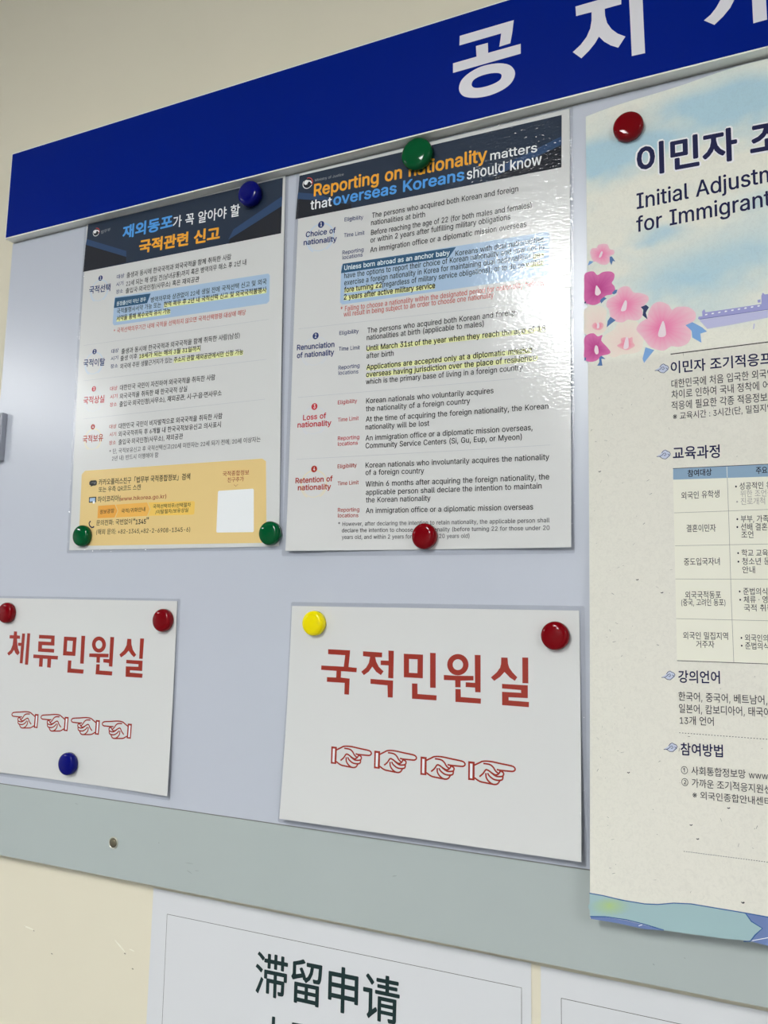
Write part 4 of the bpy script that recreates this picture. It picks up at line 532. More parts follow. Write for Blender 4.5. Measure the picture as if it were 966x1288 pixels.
'녀':[460,[221,206,221,172,356,172,356,-40,398,-40,398,414,356,414,356,308,221,308,221,274,356,274,356,206],[50,66,84,66,156,67,221,72,285,82,281,117,220,107,159,102,91,101,91,364,50,364]],
'년':[460,[228,268,228,235,356,235,356,78,397,78,397,413,356,413,356,355,228,355,228,321,356,321,356,268],[108,107,108,-29,409,-29,409,5,149,5,149,107],[52,146,86,146,150,147,216,152,285,162,281,197,215,187,154,182,93,180,93,381,52,381]],
'는':[460,[25,183,25,150,435,150,435,183],[80,397,80,244,388,244,388,278,121,278,121,397],[77,104,77,-28,390,-28,390,6,119,6,119,104]],
'능':[460,[25,202,25,168,434,168,434,202],[229,128,146,118,93,90,74,45,93,1,146,-27,229,-37,312,-27,365,1,384,45,365,90,312,118],[229,95,290,89,328,72,342,45,328,18,290,1,229,-5,168,1,130,18,116,45,130,72,168,89],[81,405,81,254,387,254,387,288,122,288,122,405]],
'닌':[460,[354,413,354,85,396,85,396,413],[101,118,101,-29,410,-29,410,5,143,5,143,118],[53,171,90,171,167,173,239,179,311,192,306,226,237,214,168,208,95,206,95,380,53,380]],
'단':[460,[335,414,335,86,376,86,376,245,443,245,443,280,376,280,376,414],[46,375,46,166,164,167,230,172,292,182,287,216,228,206,165,202,87,201,87,341,246,341,246,375],[95,119,95,-29,396,-29,396,5,136,5,136,119]],
'당':[460,[232,135,152,125,101,95,83,49,101,2,152,-28,232,-38,311,-28,362,2,380,49,362,95,311,125],[232,102,290,95,327,77,340,49,327,20,290,2,232,-5,174,2,137,20,124,49,137,77,174,95],[335,414,335,145,377,145,377,262,443,262,443,296,377,296,377,414],[45,379,45,181,164,182,230,186,292,196,287,230,229,220,165,216,86,215,86,345,245,345,245,379]],
'대':[460,[267,404,267,-16,305,-16,305,198,369,198,369,-39,409,-39,409,414,369,414,369,232,305,232,305,404],[41,359,41,73,132,73,186,77,238,86,234,121,186,113,138,109,83,108,83,325,209,325,209,359]],
'도':[460,[77,377,77,169,209,169,209,53,25,53,25,18,435,18,435,53,250,53,250,169,388,169,388,202,119,202,119,343,383,343,383,377]],
'동':[460,[229,125,146,115,93,87,74,43,93,-1,146,-29,229,-39,312,-29,365,-1,384,43,365,87,312,115],[229,92,290,86,328,69,342,43,328,16,290,0,229,-6,168,0,130,16,116,43,130,69,168,86],[77,393,77,243,209,243,209,191,25,191,25,157,434,157,434,191,250,191,250,243,386,243,386,276,118,276,118,360,383,360,383,393]],
'되':[460,[352,414,352,-40,394,-40,394,414],[33,59,125,60,225,64,326,76,323,106,281,102,195,97,195,185,292,185,292,219,102,219,102,337,290,337,290,371,61,371,61,185,154,185,154,95,28,94]],
'된':[460,[354,413,354,75,395,75,395,413],[33,132,124,133,222,138,320,149,317,179,278,175,196,170,196,232,286,232,286,266,109,266,109,350,282,350,282,384,68,384,68,232,155,232,155,168,27,166],[103,98,103,-29,410,-29,410,5,144,5,144,98]],
'드':[460,[25,57,25,23,435,23,435,57],[77,372,77,163,388,163,388,197,118,197,118,338,383,338,383,372]],
'득':[460,[25,194,25,160,434,160,434,194],[71,106,71,72,343,72,343,-41,384,-41,384,106],[77,396,77,244,387,244,387,277,118,277,118,363,383,363,383,396]],
'디':[460,[354,414,354,-40,395,-40,395,414],[54,371,54,73,173,74,243,78,310,88,306,123,241,114,174,109,96,108,96,336,268,336,268,371]],
'때':[460,[375,414,375,229,322,229,322,404,284,404,284,-16,322,-16,322,195,375,195,375,-39,415,-39,415,414],[38,357,38,79,107,81,142,88,138,123,77,114,77,323,135,323,135,357],[155,357,155,79,201,79,232,82,267,89,263,124,193,114,193,323,254,323,254,357]],
'또':[460,[241,371,241,171,403,171,403,205,282,205,282,337,398,337,398,371],[208,148,208,53,25,53,25,19,435,19,435,53,249,53,249,148],[60,171,130,171,174,175,221,183,217,218,177,210,139,206,102,205,102,337,213,337,213,371,60,371]],
'란':[460,[335,413,335,80,376,80,376,240,443,240,443,275,376,275,376,413],[97,106,97,-29,397,-29,397,5,139,5,139,106],[44,384,44,350,207,350,207,286,45,286,45,150,157,151,226,155,295,165,291,199,225,190,159,185,86,184,86,254,247,254,247,384]],
'람':[460,[91,122,91,-33,376,-33,376,122],[336,89,336,1,132,1,132,89],[335,413,335,144,376,144,376,263,443,263,443,298,376,298,376,413],[44,389,44,355,207,355,207,297,45,297,45,167,157,168,226,173,295,182,291,216,225,207,159,203,86,202,86,265,247,265,247,389]],
'램':[460,[109,122,109,-33,406,-33,406,122],[366,89,366,1,150,1,150,89],[267,405,267,150,306,150,306,265,367,265,367,144,406,144,406,413,367,413,367,299,306,299,306,405],[45,384,45,351,175,351,175,292,46,292,46,164,135,164,190,168,245,177,241,210,190,202,140,198,86,197,86,260,215,260,215,384]],
'러':[460,[270,240,270,206,356,206,356,-40,397,-40,397,414,356,414,356,240],[41,372,41,338,202,338,202,247,42,247,42,69,151,70,217,75,283,84,280,119,217,109,153,105,83,104,83,213,243,213,243,372]],
'려':[460,[264,187,264,153,356,153,356,-40,397,-40,397,414,356,414,356,311,267,311,267,276,356,276,356,187],[41,373,41,339,198,339,198,245,42,245,42,66,143,67,208,71,275,80,272,114,208,106,147,102,83,101,83,211,238,211,238,373]],
'련':[460,[43,381,43,348,196,348,196,282,44,282,44,141,152,142,212,145,269,153,264,187,211,180,155,176,85,175,85,249,238,249,238,381],[268,236,268,202,356,202,356,81,397,81,397,413,356,413,356,337,268,337,268,304,356,304,356,236],[105,105,105,-27,411,-27,411,8,146,8,146,105]],
'령':[460,[249,126,168,116,116,87,98,42,116,-3,168,-32,249,-42,329,-32,381,-3,399,42,381,87,329,116],[249,93,307,87,345,70,358,42,345,14,307,-3,249,-9,190,-3,152,14,139,42,152,70,190,87],[43,388,43,354,197,354,197,293,44,293,44,159,154,159,213,162,268,170,264,204,213,197,157,193,85,193,85,261,238,261,238,388],[268,251,268,217,356,217,356,134,397,134,397,413,356,413,356,343,268,343,268,309,356,309,356,251]],
'로':[460,[76,136,209,136,209,52,25,52,25,17,435,17,435,52,250,52,250,136,395,136,395,170,117,170,117,243,384,243,384,380,75,380,75,346,343,346,343,276,76,276]],
'류':[460,[25,144,25,111,131,111,131,-39,173,-39,173,111,287,111,287,-39,328,-39,328,111,435,111,435,144],[75,190,395,190,395,224,117,224,117,280,385,280,385,396,73,396,73,362,343,362,343,311,75,311]],
'를':[460,[25,204,25,172,435,172,435,204],[75,-33,398,-33,398,-3,116,-3,116,39,384,39,384,136,73,136,73,106,343,106,343,68,75,68],[78,237,390,237,390,267,119,267,119,306,382,306,382,400,77,400,77,371,341,371,341,334,78,334]],
'리':[460,[355,414,355,-40,396,-40,396,414],[50,372,50,338,217,338,217,244,51,244,51,70,89,70,164,71,238,76,316,87,312,121,237,111,165,106,93,105,93,210,259,210,259,372]],
'만':[460,[44,373,44,164,252,164,252,373],[211,339,211,197,84,197,84,339],[335,414,335,82,376,82,376,242,443,242,443,276,376,276,376,414],[95,114,95,-29,396,-29,396,5,136,5,136,114]],
'망':[460,[44,379,44,185,252,185,252,379],[211,346,211,218,84,218,84,346],[232,131,152,121,101,92,83,47,101,1,152,-28,232,-39,311,-28,362,1,380,47,362,92,311,121],[232,98,290,91,327,74,340,47,327,18,290,1,232,-5,174,1,137,18,124,47,137,74,174,91],[335,414,335,147,376,147,376,267,443,267,443,301,376,301,376,414]],
'면':[460,[212,341,212,196,87,196,87,341],[252,300,356,300,356,237,252,237],[356,413,356,334,252,334,252,374,46,374,46,163,252,163,252,203,356,203,356,83,397,83,397,413],[107,113,107,-29,408,-29,408,5,148,5,148,113]],
'명':[460,[212,346,212,212,87,212,87,346],[248,133,167,122,116,93,98,47,116,1,167,-28,248,-38,329,-28,380,1,399,47,380,93,329,122],[248,100,307,94,344,76,358,47,344,19,307,1,248,-6,189,1,152,19,139,47,152,76,189,94],[356,307,356,251,252,251,252,307],[46,379,46,178,252,178,252,217,356,217,356,146,397,146,397,414,356,414,356,340,252,340,252,379]],
'무':[460,[77,389,77,212,382,212,382,389],[341,355,341,245,118,245,118,355],[25,151,25,117,208,117,208,-39,249,-39,249,117,435,117,435,151]],
'문':[460,[78,392,78,234,381,234,381,392],[341,359,341,267,118,267,118,359],[25,183,25,149,212,149,212,57,253,57,253,149,435,149,435,183],[77,101,77,-29,389,-29,389,5,118,5,118,101]],
'미':[460,[51,369,51,75,259,75,259,369],[219,336,219,108,92,108,92,336],[354,414,354,-40,395,-40,395,414]],
'민':[460,[49,374,49,164,260,164,260,374],[219,341,219,197,89,197,89,341],[354,413,354,88,396,88,396,413],[105,119,105,-24,410,-24,410,10,147,10,147,119]],
'밀':[460,[49,389,49,204,260,204,260,389],[219,355,219,237,89,237,89,355],[354,414,354,181,395,181,395,414],[104,-34,411,-34,411,-1,145,-1,145,49,395,49,395,158,103,158,103,125,355,125,355,80,104,80]],
'및':[460,[49,384,49,200,260,200,260,384],[219,351,219,233,89,233,89,351],[354,414,354,154,395,154,395,414],[232,167,232,123,99,123,99,91,231,91,209,48,154,14,81,-6,95,-38,160,-21,215,7,252,45,289,7,343,-21,408,-38,422,-6,349,14,295,49,274,91,406,91,406,123,273,123,273,167]],
'반':[460,[44,381,44,157,253,157,253,381,212,381,212,305,85,305,85,381],[85,273,212,273,212,191,85,191],[335,413,335,81,376,81,376,242,443,242,443,277,376,277,376,413],[95,113,95,-29,396,-29,396,5,136,5,136,113]],
'발':[460,[44,395,44,198,253,198,253,395,212,395,212,330,85,330,85,395],[85,298,212,298,212,231,85,231],[335,414,335,180,376,180,376,282,443,282,443,316,376,316,376,414],[90,-34,392,-34,392,-1,131,-1,131,49,376,49,376,159,89,159,89,126,335,126,335,80,90,80]],
'방':[460,[232,130,152,120,101,91,83,46,101,0,152,-28,232,-39,311,-28,362,0,380,46,362,91,311,120],[232,97,290,91,327,73,340,46,327,18,290,1,232,-6,174,1,137,18,124,46,137,73,174,91],[44,385,44,177,253,177,253,385,212,385,212,317,85,317,85,385],[85,284,212,284,212,210,85,210],[335,414,335,142,376,142,376,265,443,265,443,300,376,300,376,414]],
'배':[460,[41,371,41,74,214,74,214,371,176,371,176,261,81,261,81,371],[81,227,176,227,176,108,81,108],[269,404,269,-16,309,-16,309,200,370,200,370,-39,410,-39,410,414,370,414,370,235,309,235,309,404]],
'번':[460,[89,271,211,271,211,189,89,189],[47,383,47,156,252,156,252,252,356,252,356,79,397,79,397,413,356,413,356,286,252,286,252,383,211,383,211,304,89,304,89,383],[107,111,107,-29,408,-29,408,5,148,5,148,111]],
'법':[460,[89,288,211,288,211,217,89,217],[108,145,108,-33,397,-33,397,145,356,145,356,90,149,90,149,145],[149,57,356,57,356,2,149,2],[356,414,356,303,252,303,252,390,211,390,211,321,89,321,89,390,47,390,47,183,252,183,252,268,356,268,356,167,397,167,397,414]],
'베':[460,[81,225,176,225,176,109,81,109],[370,414,370,-39,410,-39,410,414],[280,404,280,242,214,242,214,369,176,369,176,259,81,259,81,369,41,369,41,75,214,75,214,208,280,208,280,-16,319,-16,319,404]],
'병':[460,[89,281,211,281,211,206,89,206],[248,131,167,120,116,92,98,46,116,1,167,-28,248,-38,329,-28,380,1,399,46,380,92,329,120],[248,98,307,92,344,74,358,46,344,18,307,1,248,-6,189,1,152,18,139,46,152,74,189,92],[252,306,356,306,356,247,252,247],[356,414,356,340,252,340,252,386,211,386,211,314,89,314,89,386,47,386,47,173,252,173,252,213,356,213,356,140,397,140,397,414]],
'보':[460,[115,267,345,267,345,184,115,184],[73,382,73,150,209,150,209,53,25,53,25,19,435,19,435,53,250,53,250,150,386,150,386,382,345,382,345,301,115,301,115,382]],
'복':[460,[71,102,71,69,342,69,342,-39,383,-39,383,102],[120,320,339,320,339,267,120,267],[79,403,79,234,209,234,209,180,25,180,25,146,434,146,434,180,250,180,250,234,380,234,380,403,339,403,339,352,120,352,120,403]],
'본':[460,[120,306,339,306,339,248,120,248],[25,167,25,133,434,133,434,167,250,167,250,215,380,215,380,396,339,396,339,339,120,339,120,396,79,396,79,215,209,215,209,167],[78,97,78,-29,388,-29,388,5,119,5,119,97]],
'부':[460,[77,395,77,200,383,200,383,395,341,395,341,333,118,333,118,395],[118,300,341,300,341,234,118,234],[25,146,25,112,208,112,208,-39,249,-39,249,112,435,112,435,146]],
'불':[460,[79,407,79,257,380,257,380,407,339,407,339,364,120,364,120,407],[120,333,339,333,339,290,120,290],[76,-34,395,-34,395,-2,116,-2,116,42,381,42,381,143,250,143,250,187,434,187,434,221,25,221,25,187,208,187,208,143,75,143,75,112,341,112,341,72,76,72]],
'비':[460,[354,414,354,-40,395,-40,395,414],[51,375,51,70,264,70,264,375,223,375,223,256,92,256,92,375],[92,223,223,223,223,104,92,104]],
'사':[460,[136,375,136,294,120,211,78,140,19,91,44,58,91,94,130,145,157,208,183,149,220,101,266,67,292,100,233,146,192,215,177,294,177,375],[331,414,331,-39,373,-39,373,195,447,195,447,231,373,231,373,414]],
'산':[460,[136,386,136,331,122,265,83,211,23,175,46,142,94,169,132,208,158,257,184,213,221,178,268,153,289,186,230,220,191,269,177,329,177,386],[335,414,335,80,376,80,376,240,443,240,443,275,376,275,376,414],[95,112,95,-29,396,-29,396,5,137,5,137,112]],
'상':[460,[232,127,152,117,101,89,83,45,101,0,152,-28,232,-38,311,-28,362,0,380,45,362,89,311,117],[232,94,290,88,327,71,340,45,327,18,290,1,232,-5,174,1,137,18,124,45,137,71,174,88],[135,390,135,344,121,278,82,224,23,189,45,156,93,183,131,221,157,270,182,227,218,192,264,168,286,201,229,233,190,282,176,341,176,390],[335,414,335,139,376,139,376,262,443,262,443,297,376,297,376,414]],
'색':[460,[103,115,103,81,365,81,365,-39,406,-39,406,115],[120,386,120,326,108,273,76,224,25,189,48,156,87,182,118,216,140,258,161,221,190,190,229,168,251,200,201,231,170,275,160,326,160,386],[270,405,270,143,309,143,309,261,367,261,367,140,406,140,406,413,367,413,367,296,309,296,309,405]],
'생':[460,[258,124,177,114,125,87,107,43,125,-1,177,-28,258,-38,338,-28,390,-1,409,43,390,87,338,114],[258,92,316,86,354,69,367,43,354,17,316,0,258,-6,199,0,161,17,148,43,161,69,199,86],[120,385,120,325,108,273,76,225,25,189,48,157,87,182,118,217,140,258,161,221,191,191,229,170,251,202,202,232,170,275,160,325,160,385],[270,405,270,149,309,149,309,258,367,258,367,134,406,134,406,413,367,413,367,292,309,292,309,405]],
'서':[460,[356,414,356,260,251,260,251,226,356,226,356,-40,397,-40,397,414],[142,375,142,294,126,211,84,139,25,90,51,57,98,93,137,145,163,208,190,148,228,99,275,65,300,98,241,144,199,213,184,294,184,375]],
'선':[460,[356,413,356,307,257,307,257,273,356,273,356,75,397,75,397,413],[139,386,139,331,124,264,85,209,26,173,48,140,96,167,134,208,160,258,185,212,221,176,267,150,290,183,232,217,193,268,180,329,180,386],[107,113,107,-29,408,-29,408,5,148,5,148,113]],
'성':[460,[248,133,167,122,116,93,98,47,116,1,167,-28,248,-38,329,-28,380,1,399,47,380,93,329,122],[248,100,307,93,344,75,358,47,344,19,307,1,248,-5,189,1,152,19,139,47,152,75,189,93],[139,388,139,342,125,276,85,223,25,187,47,154,96,181,135,220,161,269,186,226,222,191,268,167,291,200,233,232,194,282,180,343,180,388],[257,318,257,284,356,284,356,146,397,146,397,414,356,414,356,318]],
'세':[460,[370,414,370,-39,410,-39,410,414],[278,404,278,252,203,252,203,217,278,217,278,-16,317,-16,317,404],[119,371,119,285,107,208,73,139,20,90,46,59,86,93,118,140,140,197,160,145,190,101,229,69,252,101,202,149,170,214,159,286,159,371]],
'센':[460,[367,414,367,74,406,74,406,414],[278,405,278,300,208,300,208,265,278,265,278,87,318,87,318,405],[111,116,111,-29,420,-29,420,5,153,5,153,116],[119,382,119,315,107,260,76,209,26,171,49,139,88,166,118,201,139,244,159,206,187,174,224,151,247,183,199,216,169,262,159,315,159,382]],
'소':[460,[208,164,208,54,25,54,25,20,435,20,435,54,249,54,249,164],[206,383,206,349,181,278,119,223,41,193,59,159,127,183,187,226,228,284,270,226,329,183,398,159,416,193,337,223,275,278,250,349,250,383]],
'수':[460,[208,398,208,372,184,312,125,266,46,242,62,208,131,228,189,264,230,314,271,264,329,228,397,208,414,242,335,267,275,313,251,372,251,398],[25,159,25,125,208,125,208,-39,249,-39,249,125,434,125,434,159]],
'스':[460,[25,57,25,22,435,22,435,57],[206,382,206,348,181,275,120,218,42,187,61,152,128,178,187,223,228,282,269,222,328,178,396,152,415,187,336,218,275,275,250,348,250,382]],
'시':[460,[354,414,354,-40,395,-40,395,414],[144,375,144,294,128,209,84,137,23,90,48,55,97,91,137,143,166,207,193,146,233,98,281,64,306,97,245,143,202,213,186,294,186,375]],
'식':[460,[94,119,94,85,354,85,354,-39,396,-39,396,119],[354,414,354,142,396,142,396,414],[143,392,143,348,128,283,89,229,29,193,50,160,99,187,138,227,164,275,191,230,229,194,277,168,298,201,238,235,199,286,185,348,185,392]],
'신':[460,[354,413,354,82,396,82,396,413],[105,112,105,-29,410,-29,410,5,147,5,147,112],[143,388,143,343,128,275,89,218,30,180,52,147,100,175,138,216,164,267,190,219,228,181,275,155,297,188,238,224,199,278,185,343,185,388]],
'실':[460,[354,414,354,180,395,180,395,414],[105,-34,411,-34,411,-1,145,-1,145,48,396,48,396,157,103,157,103,124,355,124,355,79,105,79],[143,401,143,366,128,303,88,251,28,217,49,184,98,210,137,248,164,296,191,251,230,216,278,192,299,225,239,257,199,306,185,366,185,401]],
'아':[460,[145,379,86,359,46,304,32,221,46,137,86,83,145,63,204,83,244,137,259,221,244,305,204,359],[145,342,184,326,210,285,219,221,210,157,184,115,145,100,106,115,81,157,71,221,81,285,106,326],[331,414,331,-39,373,-39,373,198,447,198,447,233,373,233,373,414]],
'안':[460,[151,382,91,367,49,328,33,270,49,212,91,173,151,159,212,173,253,212,269,270,253,328,212,367],[151,346,191,336,219,309,229,270,219,231,191,205,151,195,112,205,84,231,73,270,84,309,112,336],[335,414,335,81,376,81,376,242,443,242,443,276,376,276,376,414],[95,115,95,-29,396,-29,396,5,136,5,136,115]],
'않':[460,[150,388,90,374,48,338,33,284,48,229,90,192,150,179,210,192,251,229,267,284,251,338,210,374],[150,354,189,344,216,320,227,284,216,247,189,222,150,213,111,222,84,247,73,284,84,320,111,344],[307,90,263,82,234,59,223,26,234,-8,263,-30,307,-38,350,-30,380,-8,391,26,380,59,350,82],[307,60,331,55,347,43,354,26,347,8,331,-4,307,-9,283,-4,266,8,260,26,266,43,283,55],[335,414,335,188,376,188,376,278,443,278,443,312,376,312,376,414],[72,139,72,-27,128,-26,167,-21,210,-11,203,23,172,14,113,8,113,139],[287,177,287,137,194,137,194,105,420,105,420,137,328,137,328,177]],
'알':[460,[150,397,90,384,48,349,33,297,48,244,90,209,150,196,210,209,251,244,267,297,251,349,210,384],[150,363,189,354,216,331,227,297,216,262,189,238,150,230,111,238,84,262,73,297,84,331,111,354],[335,414,335,184,376,184,376,282,443,282,443,316,376,316,376,414],[90,-33,392,-33,392,1,131,1,131,51,376,51,376,162,89,162,89,129,335,129,335,82,90,82]],
'야':[460,[145,379,86,359,46,304,32,221,46,137,86,83,145,63,204,83,244,137,259,221,244,305,204,359],[145,342,184,326,210,285,219,221,210,157,184,115,145,100,106,115,81,157,71,221,81,285,106,326],[331,414,331,-39,373,-39,373,131,445,131,445,165,373,165,373,265,445,265,445,300,373,300,373,414]],
'약':[460,[82,124,82,90,335,90,335,-39,376,-39,376,124],[151,387,90,373,48,335,33,280,48,224,90,186,151,173,212,186,254,224,269,280,254,335,212,373],[151,351,191,342,219,317,229,280,219,242,191,217,151,208,111,217,84,242,73,280,84,317,111,342],[335,414,335,145,376,145,376,213,442,213,442,248,376,248,376,310,442,310,442,345,376,345,376,414]],
'어':[460,[146,342,184,326,210,285,219,221,210,157,184,115,146,100,107,115,82,157,73,221,82,285,107,326],[356,414,356,241,258,241,239,314,201,362,146,379,87,359,48,304,33,221,48,137,87,83,146,63,202,81,241,131,258,208,356,208,356,-40,397,-40,397,414]],
'언':[460,[149,348,188,338,215,312,225,273,215,233,188,206,149,197,109,206,82,233,72,273,82,312,109,338],[149,384,89,370,47,331,32,273,47,214,89,175,149,161,203,172,243,205,263,254,356,254,356,80,397,80,397,413,356,413,356,288,264,288,244,338,204,372],[109,114,109,-29,410,-29,410,5,150,5,150,114]],
'없':[460,[77,148,77,-33,233,-33,233,148,195,148,195,92,116,92,116,148],[116,61,195,61,195,-1,116,-1],[149,359,188,350,215,326,225,290,215,253,188,229,149,220,109,229,81,253,72,290,81,326,109,350],[321,151,321,113,311,67,284,25,239,-5,260,-37,295,-15,322,14,341,49,359,14,386,-15,423,-37,444,-5,398,24,371,66,362,113,362,151],[356,414,356,308,263,308,243,353,203,383,149,394,88,380,47,344,32,290,47,235,88,198,149,185,204,196,244,227,264,273,356,273,356,174,397,174,397,414]],
'에':[460,[370,414,370,-39,410,-39,410,414],[127,337,158,323,178,282,185,219,178,155,158,114,127,100,96,114,76,155,69,219,76,282,96,323],[127,376,76,356,42,302,31,219,43,134,76,80,127,61,176,78,209,127,223,204,280,204,280,-16,319,-16,319,404,280,404,280,238,223,238,208,311,175,359]],
'여':[460,[146,342,184,326,210,285,219,221,210,157,184,115,146,100,107,115,82,157,73,221,82,285,107,326],[252,279,356,279,356,170,253,170,257,241],[356,414,356,312,240,312,216,348,184,371,146,379,87,359,48,304,33,221,48,137,87,83,146,63,186,72,219,96,243,136,356,136,356,-40,397,-40,397,414]],
'역':[460,[95,122,95,89,356,89,356,-39,397,-39,397,122],[149,353,188,343,215,317,225,280,215,241,188,215,149,206,109,215,82,241,72,280,82,317,109,343],[356,313,356,246,260,246,264,291,260,313],[149,388,89,374,47,336,32,280,47,223,89,185,149,171,185,175,217,190,241,212,356,212,356,147,397,147,397,414,356,414,356,347,242,347,217,369,185,383]],
'영':[460,[149,351,188,342,215,317,225,279,215,242,188,216,149,207,109,216,82,242,72,279,82,317,109,342],[248,135,168,125,116,95,98,49,116,2,168,-28,248,-38,328,-28,380,2,399,49,380,95,328,125],[248,103,307,96,345,78,358,49,345,20,307,1,248,-5,189,1,151,20,138,49,151,78,189,96],[259,315,356,315,356,244,259,244,264,291],[356,414,356,348,240,348,215,369,184,382,149,387,89,373,47,335,32,279,47,223,89,185,149,172,184,176,215,189,240,210,356,210,356,146,397,146,397,414]],
'오':[460,[229,351,293,340,337,310,354,266,337,220,293,191,229,180,165,191,121,220,105,266,121,310,165,340],[25,54,25,19,435,19,435,54,250,54,250,148,324,166,375,207,394,266,372,328,314,369,229,384,144,369,86,328,65,266,83,207,134,166,209,148,209,54]],
'와':[460,[160,349,201,340,229,315,239,278,229,240,201,216,160,207,119,216,91,240,81,278,91,315,119,340],[26,59,112,60,208,64,306,76,303,107,263,103,222,99,181,97,181,173,232,191,267,227,280,278,264,333,222,370,160,384,98,370,56,333,40,278,53,227,87,191,140,173,140,95,20,94],[331,414,331,-39,372,-39,372,192,444,192,444,227,372,227,372,414]],
'외':[460,[172,348,213,339,241,315,252,278,241,241,213,216,172,207,130,216,102,241,91,278,102,315,130,339],[352,414,352,-40,394,-40,394,414],[33,59,122,60,223,65,326,79,323,109,280,103,236,99,192,97,192,173,245,191,280,227,293,278,277,333,234,370,172,384,109,370,66,333,50,278,63,227,98,191,151,173,151,95,66,94,28,94]],
'요':[460,[229,352,294,342,337,313,354,269,337,225,294,196,229,185,165,196,121,225,105,269,121,313,165,342],[229,385,144,370,86,330,65,269,72,231,93,200,126,176,126,54,25,54,25,19,435,19,435,54,334,54,334,176,366,200,386,231,394,269,372,330,314,370],[167,54,167,160,229,153,293,160,293,54]],
'용':[460,[229,122,146,113,93,86,74,43,93,-1,146,-29,229,-38,312,-29,365,-1,384,43,365,86,312,113],[229,90,290,84,328,68,342,43,328,16,290,0,229,-6,168,0,130,16,116,43,130,68,168,84],[229,373,291,366,331,349,346,321,331,293,291,276,229,270,167,276,127,293,113,321,127,349,167,366],[229,405,144,395,89,366,70,321,76,293,95,270,126,254,126,190,25,190,25,157,434,157,434,190,333,190,333,254,363,270,382,293,388,321,369,366,314,395],[167,190,167,243,251,238,292,243,292,190]],
'우':[460,[229,396,146,383,91,349,71,296,91,243,146,209,229,197,312,209,367,243,387,296,367,349,312,383],[229,362,289,354,330,331,345,296,330,261,289,239,229,231,168,239,128,261,113,296,128,331,168,354],[25,155,25,120,208,120,208,-39,249,-39,249,120,435,120,435,155]],
'운':[460,[229,402,145,391,90,359,71,311,90,263,145,232,229,221,313,232,368,263,388,311,368,359,313,391],[229,369,289,361,329,342,344,311,329,281,289,261,229,255,169,261,129,281,115,311,129,342,169,361],[25,184,25,150,212,150,212,59,254,59,254,150,435,150,435,184],[77,103,77,-29,389,-29,389,6,119,6,119,103]],
'움':[460,[229,405,144,395,90,366,70,320,90,274,144,246,229,236,314,246,369,274,388,320,369,366,314,395],[229,373,291,366,331,348,346,320,331,292,291,274,229,268,167,274,127,292,113,320,127,348,167,366],[343,83,343,1,116,1,116,83],[25,201,25,167,209,167,209,116,75,116,75,-33,384,-33,384,116,250,116,250,167,434,167,434,201]],
'원':[460,[170,395,111,385,73,358,59,316,73,274,111,247,170,238,228,247,266,274,281,316,266,358,228,385],[170,364,207,358,232,341,241,316,232,291,207,274,170,269,132,274,107,291,98,316,107,341,132,358],[28,170,109,171,153,172,153,85,195,85,195,175,236,178,277,182,317,188,314,218,214,209,114,205,23,204],[262,146,262,116,354,116,354,70,395,70,395,413,354,413,354,146],[87,103,87,-29,406,-29,406,5,128,5,128,103]],
'월':[460,[170,405,111,396,72,373,58,337,72,300,111,277,170,269,228,277,267,300,281,337,267,373,228,396],[170,376,208,371,233,357,242,337,233,316,208,302,170,298,131,302,106,316,97,337,106,357,131,371],[29,213,147,214,147,146,188,146,188,216,232,218,277,222,321,228,318,255,218,247,117,244,24,243],[264,198,264,171,354,171,354,147,395,147,395,413,354,413,354,198],[94,-34,410,-34,410,-4,134,-4,134,37,395,37,395,131,92,131,92,101,354,101,354,65,94,65]],
'위':[460,[173,392,113,380,72,348,58,299,72,250,113,218,173,206,232,218,273,250,288,299,273,348,232,380],[173,358,212,350,239,330,249,299,239,268,212,248,173,241,134,248,107,268,98,299,107,330,134,350],[355,413,355,-39,396,-39,396,413],[30,133,110,134,155,136,155,-25,196,-25,196,138,239,142,282,147,325,154,322,185,219,174,117,169,24,168]],
'유':[460,[229,396,146,383,91,349,71,297,91,244,146,211,229,199,312,211,367,244,387,297,367,349,312,383],[229,362,289,354,330,331,345,297,330,262,289,240,229,232,168,240,128,262,113,297,128,331,168,354],[25,156,25,122,130,122,130,-39,173,-39,173,122,286,122,286,-39,328,-39,328,122,435,122,435,156]],
'육':[460,[229,403,144,393,90,363,70,317,90,270,144,240,229,230,314,240,368,270,388,317,368,363,314,393],[229,370,291,364,331,345,346,317,331,287,291,269,229,263,167,269,127,287,113,317,127,345,167,364],[71,106,71,72,342,72,342,-39,383,-39,383,106,326,106,326,162,434,162,434,196,25,196,25,162,133,162,133,106],[174,162,285,162,285,106,174,106]],
'으':[460,[229,385,145,369,87,326,65,260,87,194,145,151,229,135,313,151,372,194,394,260,372,326,313,369],[229,351,293,339,337,308,354,260,337,212,293,180,229,169,165,180,121,212,105,260,121,308,165,339],[25,56,25,21,435,21,435,56]],
'은':[460,[25,176,25,142,434,142,434,176],[229,398,145,387,90,356,70,308,90,259,145,228,229,218,313,228,368,259,388,308,368,356,313,387],[229,365,291,358,331,338,346,308,331,278,291,258,229,252,167,258,127,278,113,308,127,338,167,358],[78,102,78,-29,388,-29,388,5,119,5,119,102]],
'을':[460,[229,406,143,397,89,370,70,328,89,285,143,258,229,249,315,258,369,285,388,328,369,370,315,397],[229,375,292,369,332,353,346,328,332,302,292,286,229,281,166,286,127,302,113,328,127,353,166,369],[25,219,25,185,434,185,434,219],[76,-34,395,-34,395,-2,116,-2,116,45,381,45,381,147,75,147,75,115,341,115,341,75,76,75]],
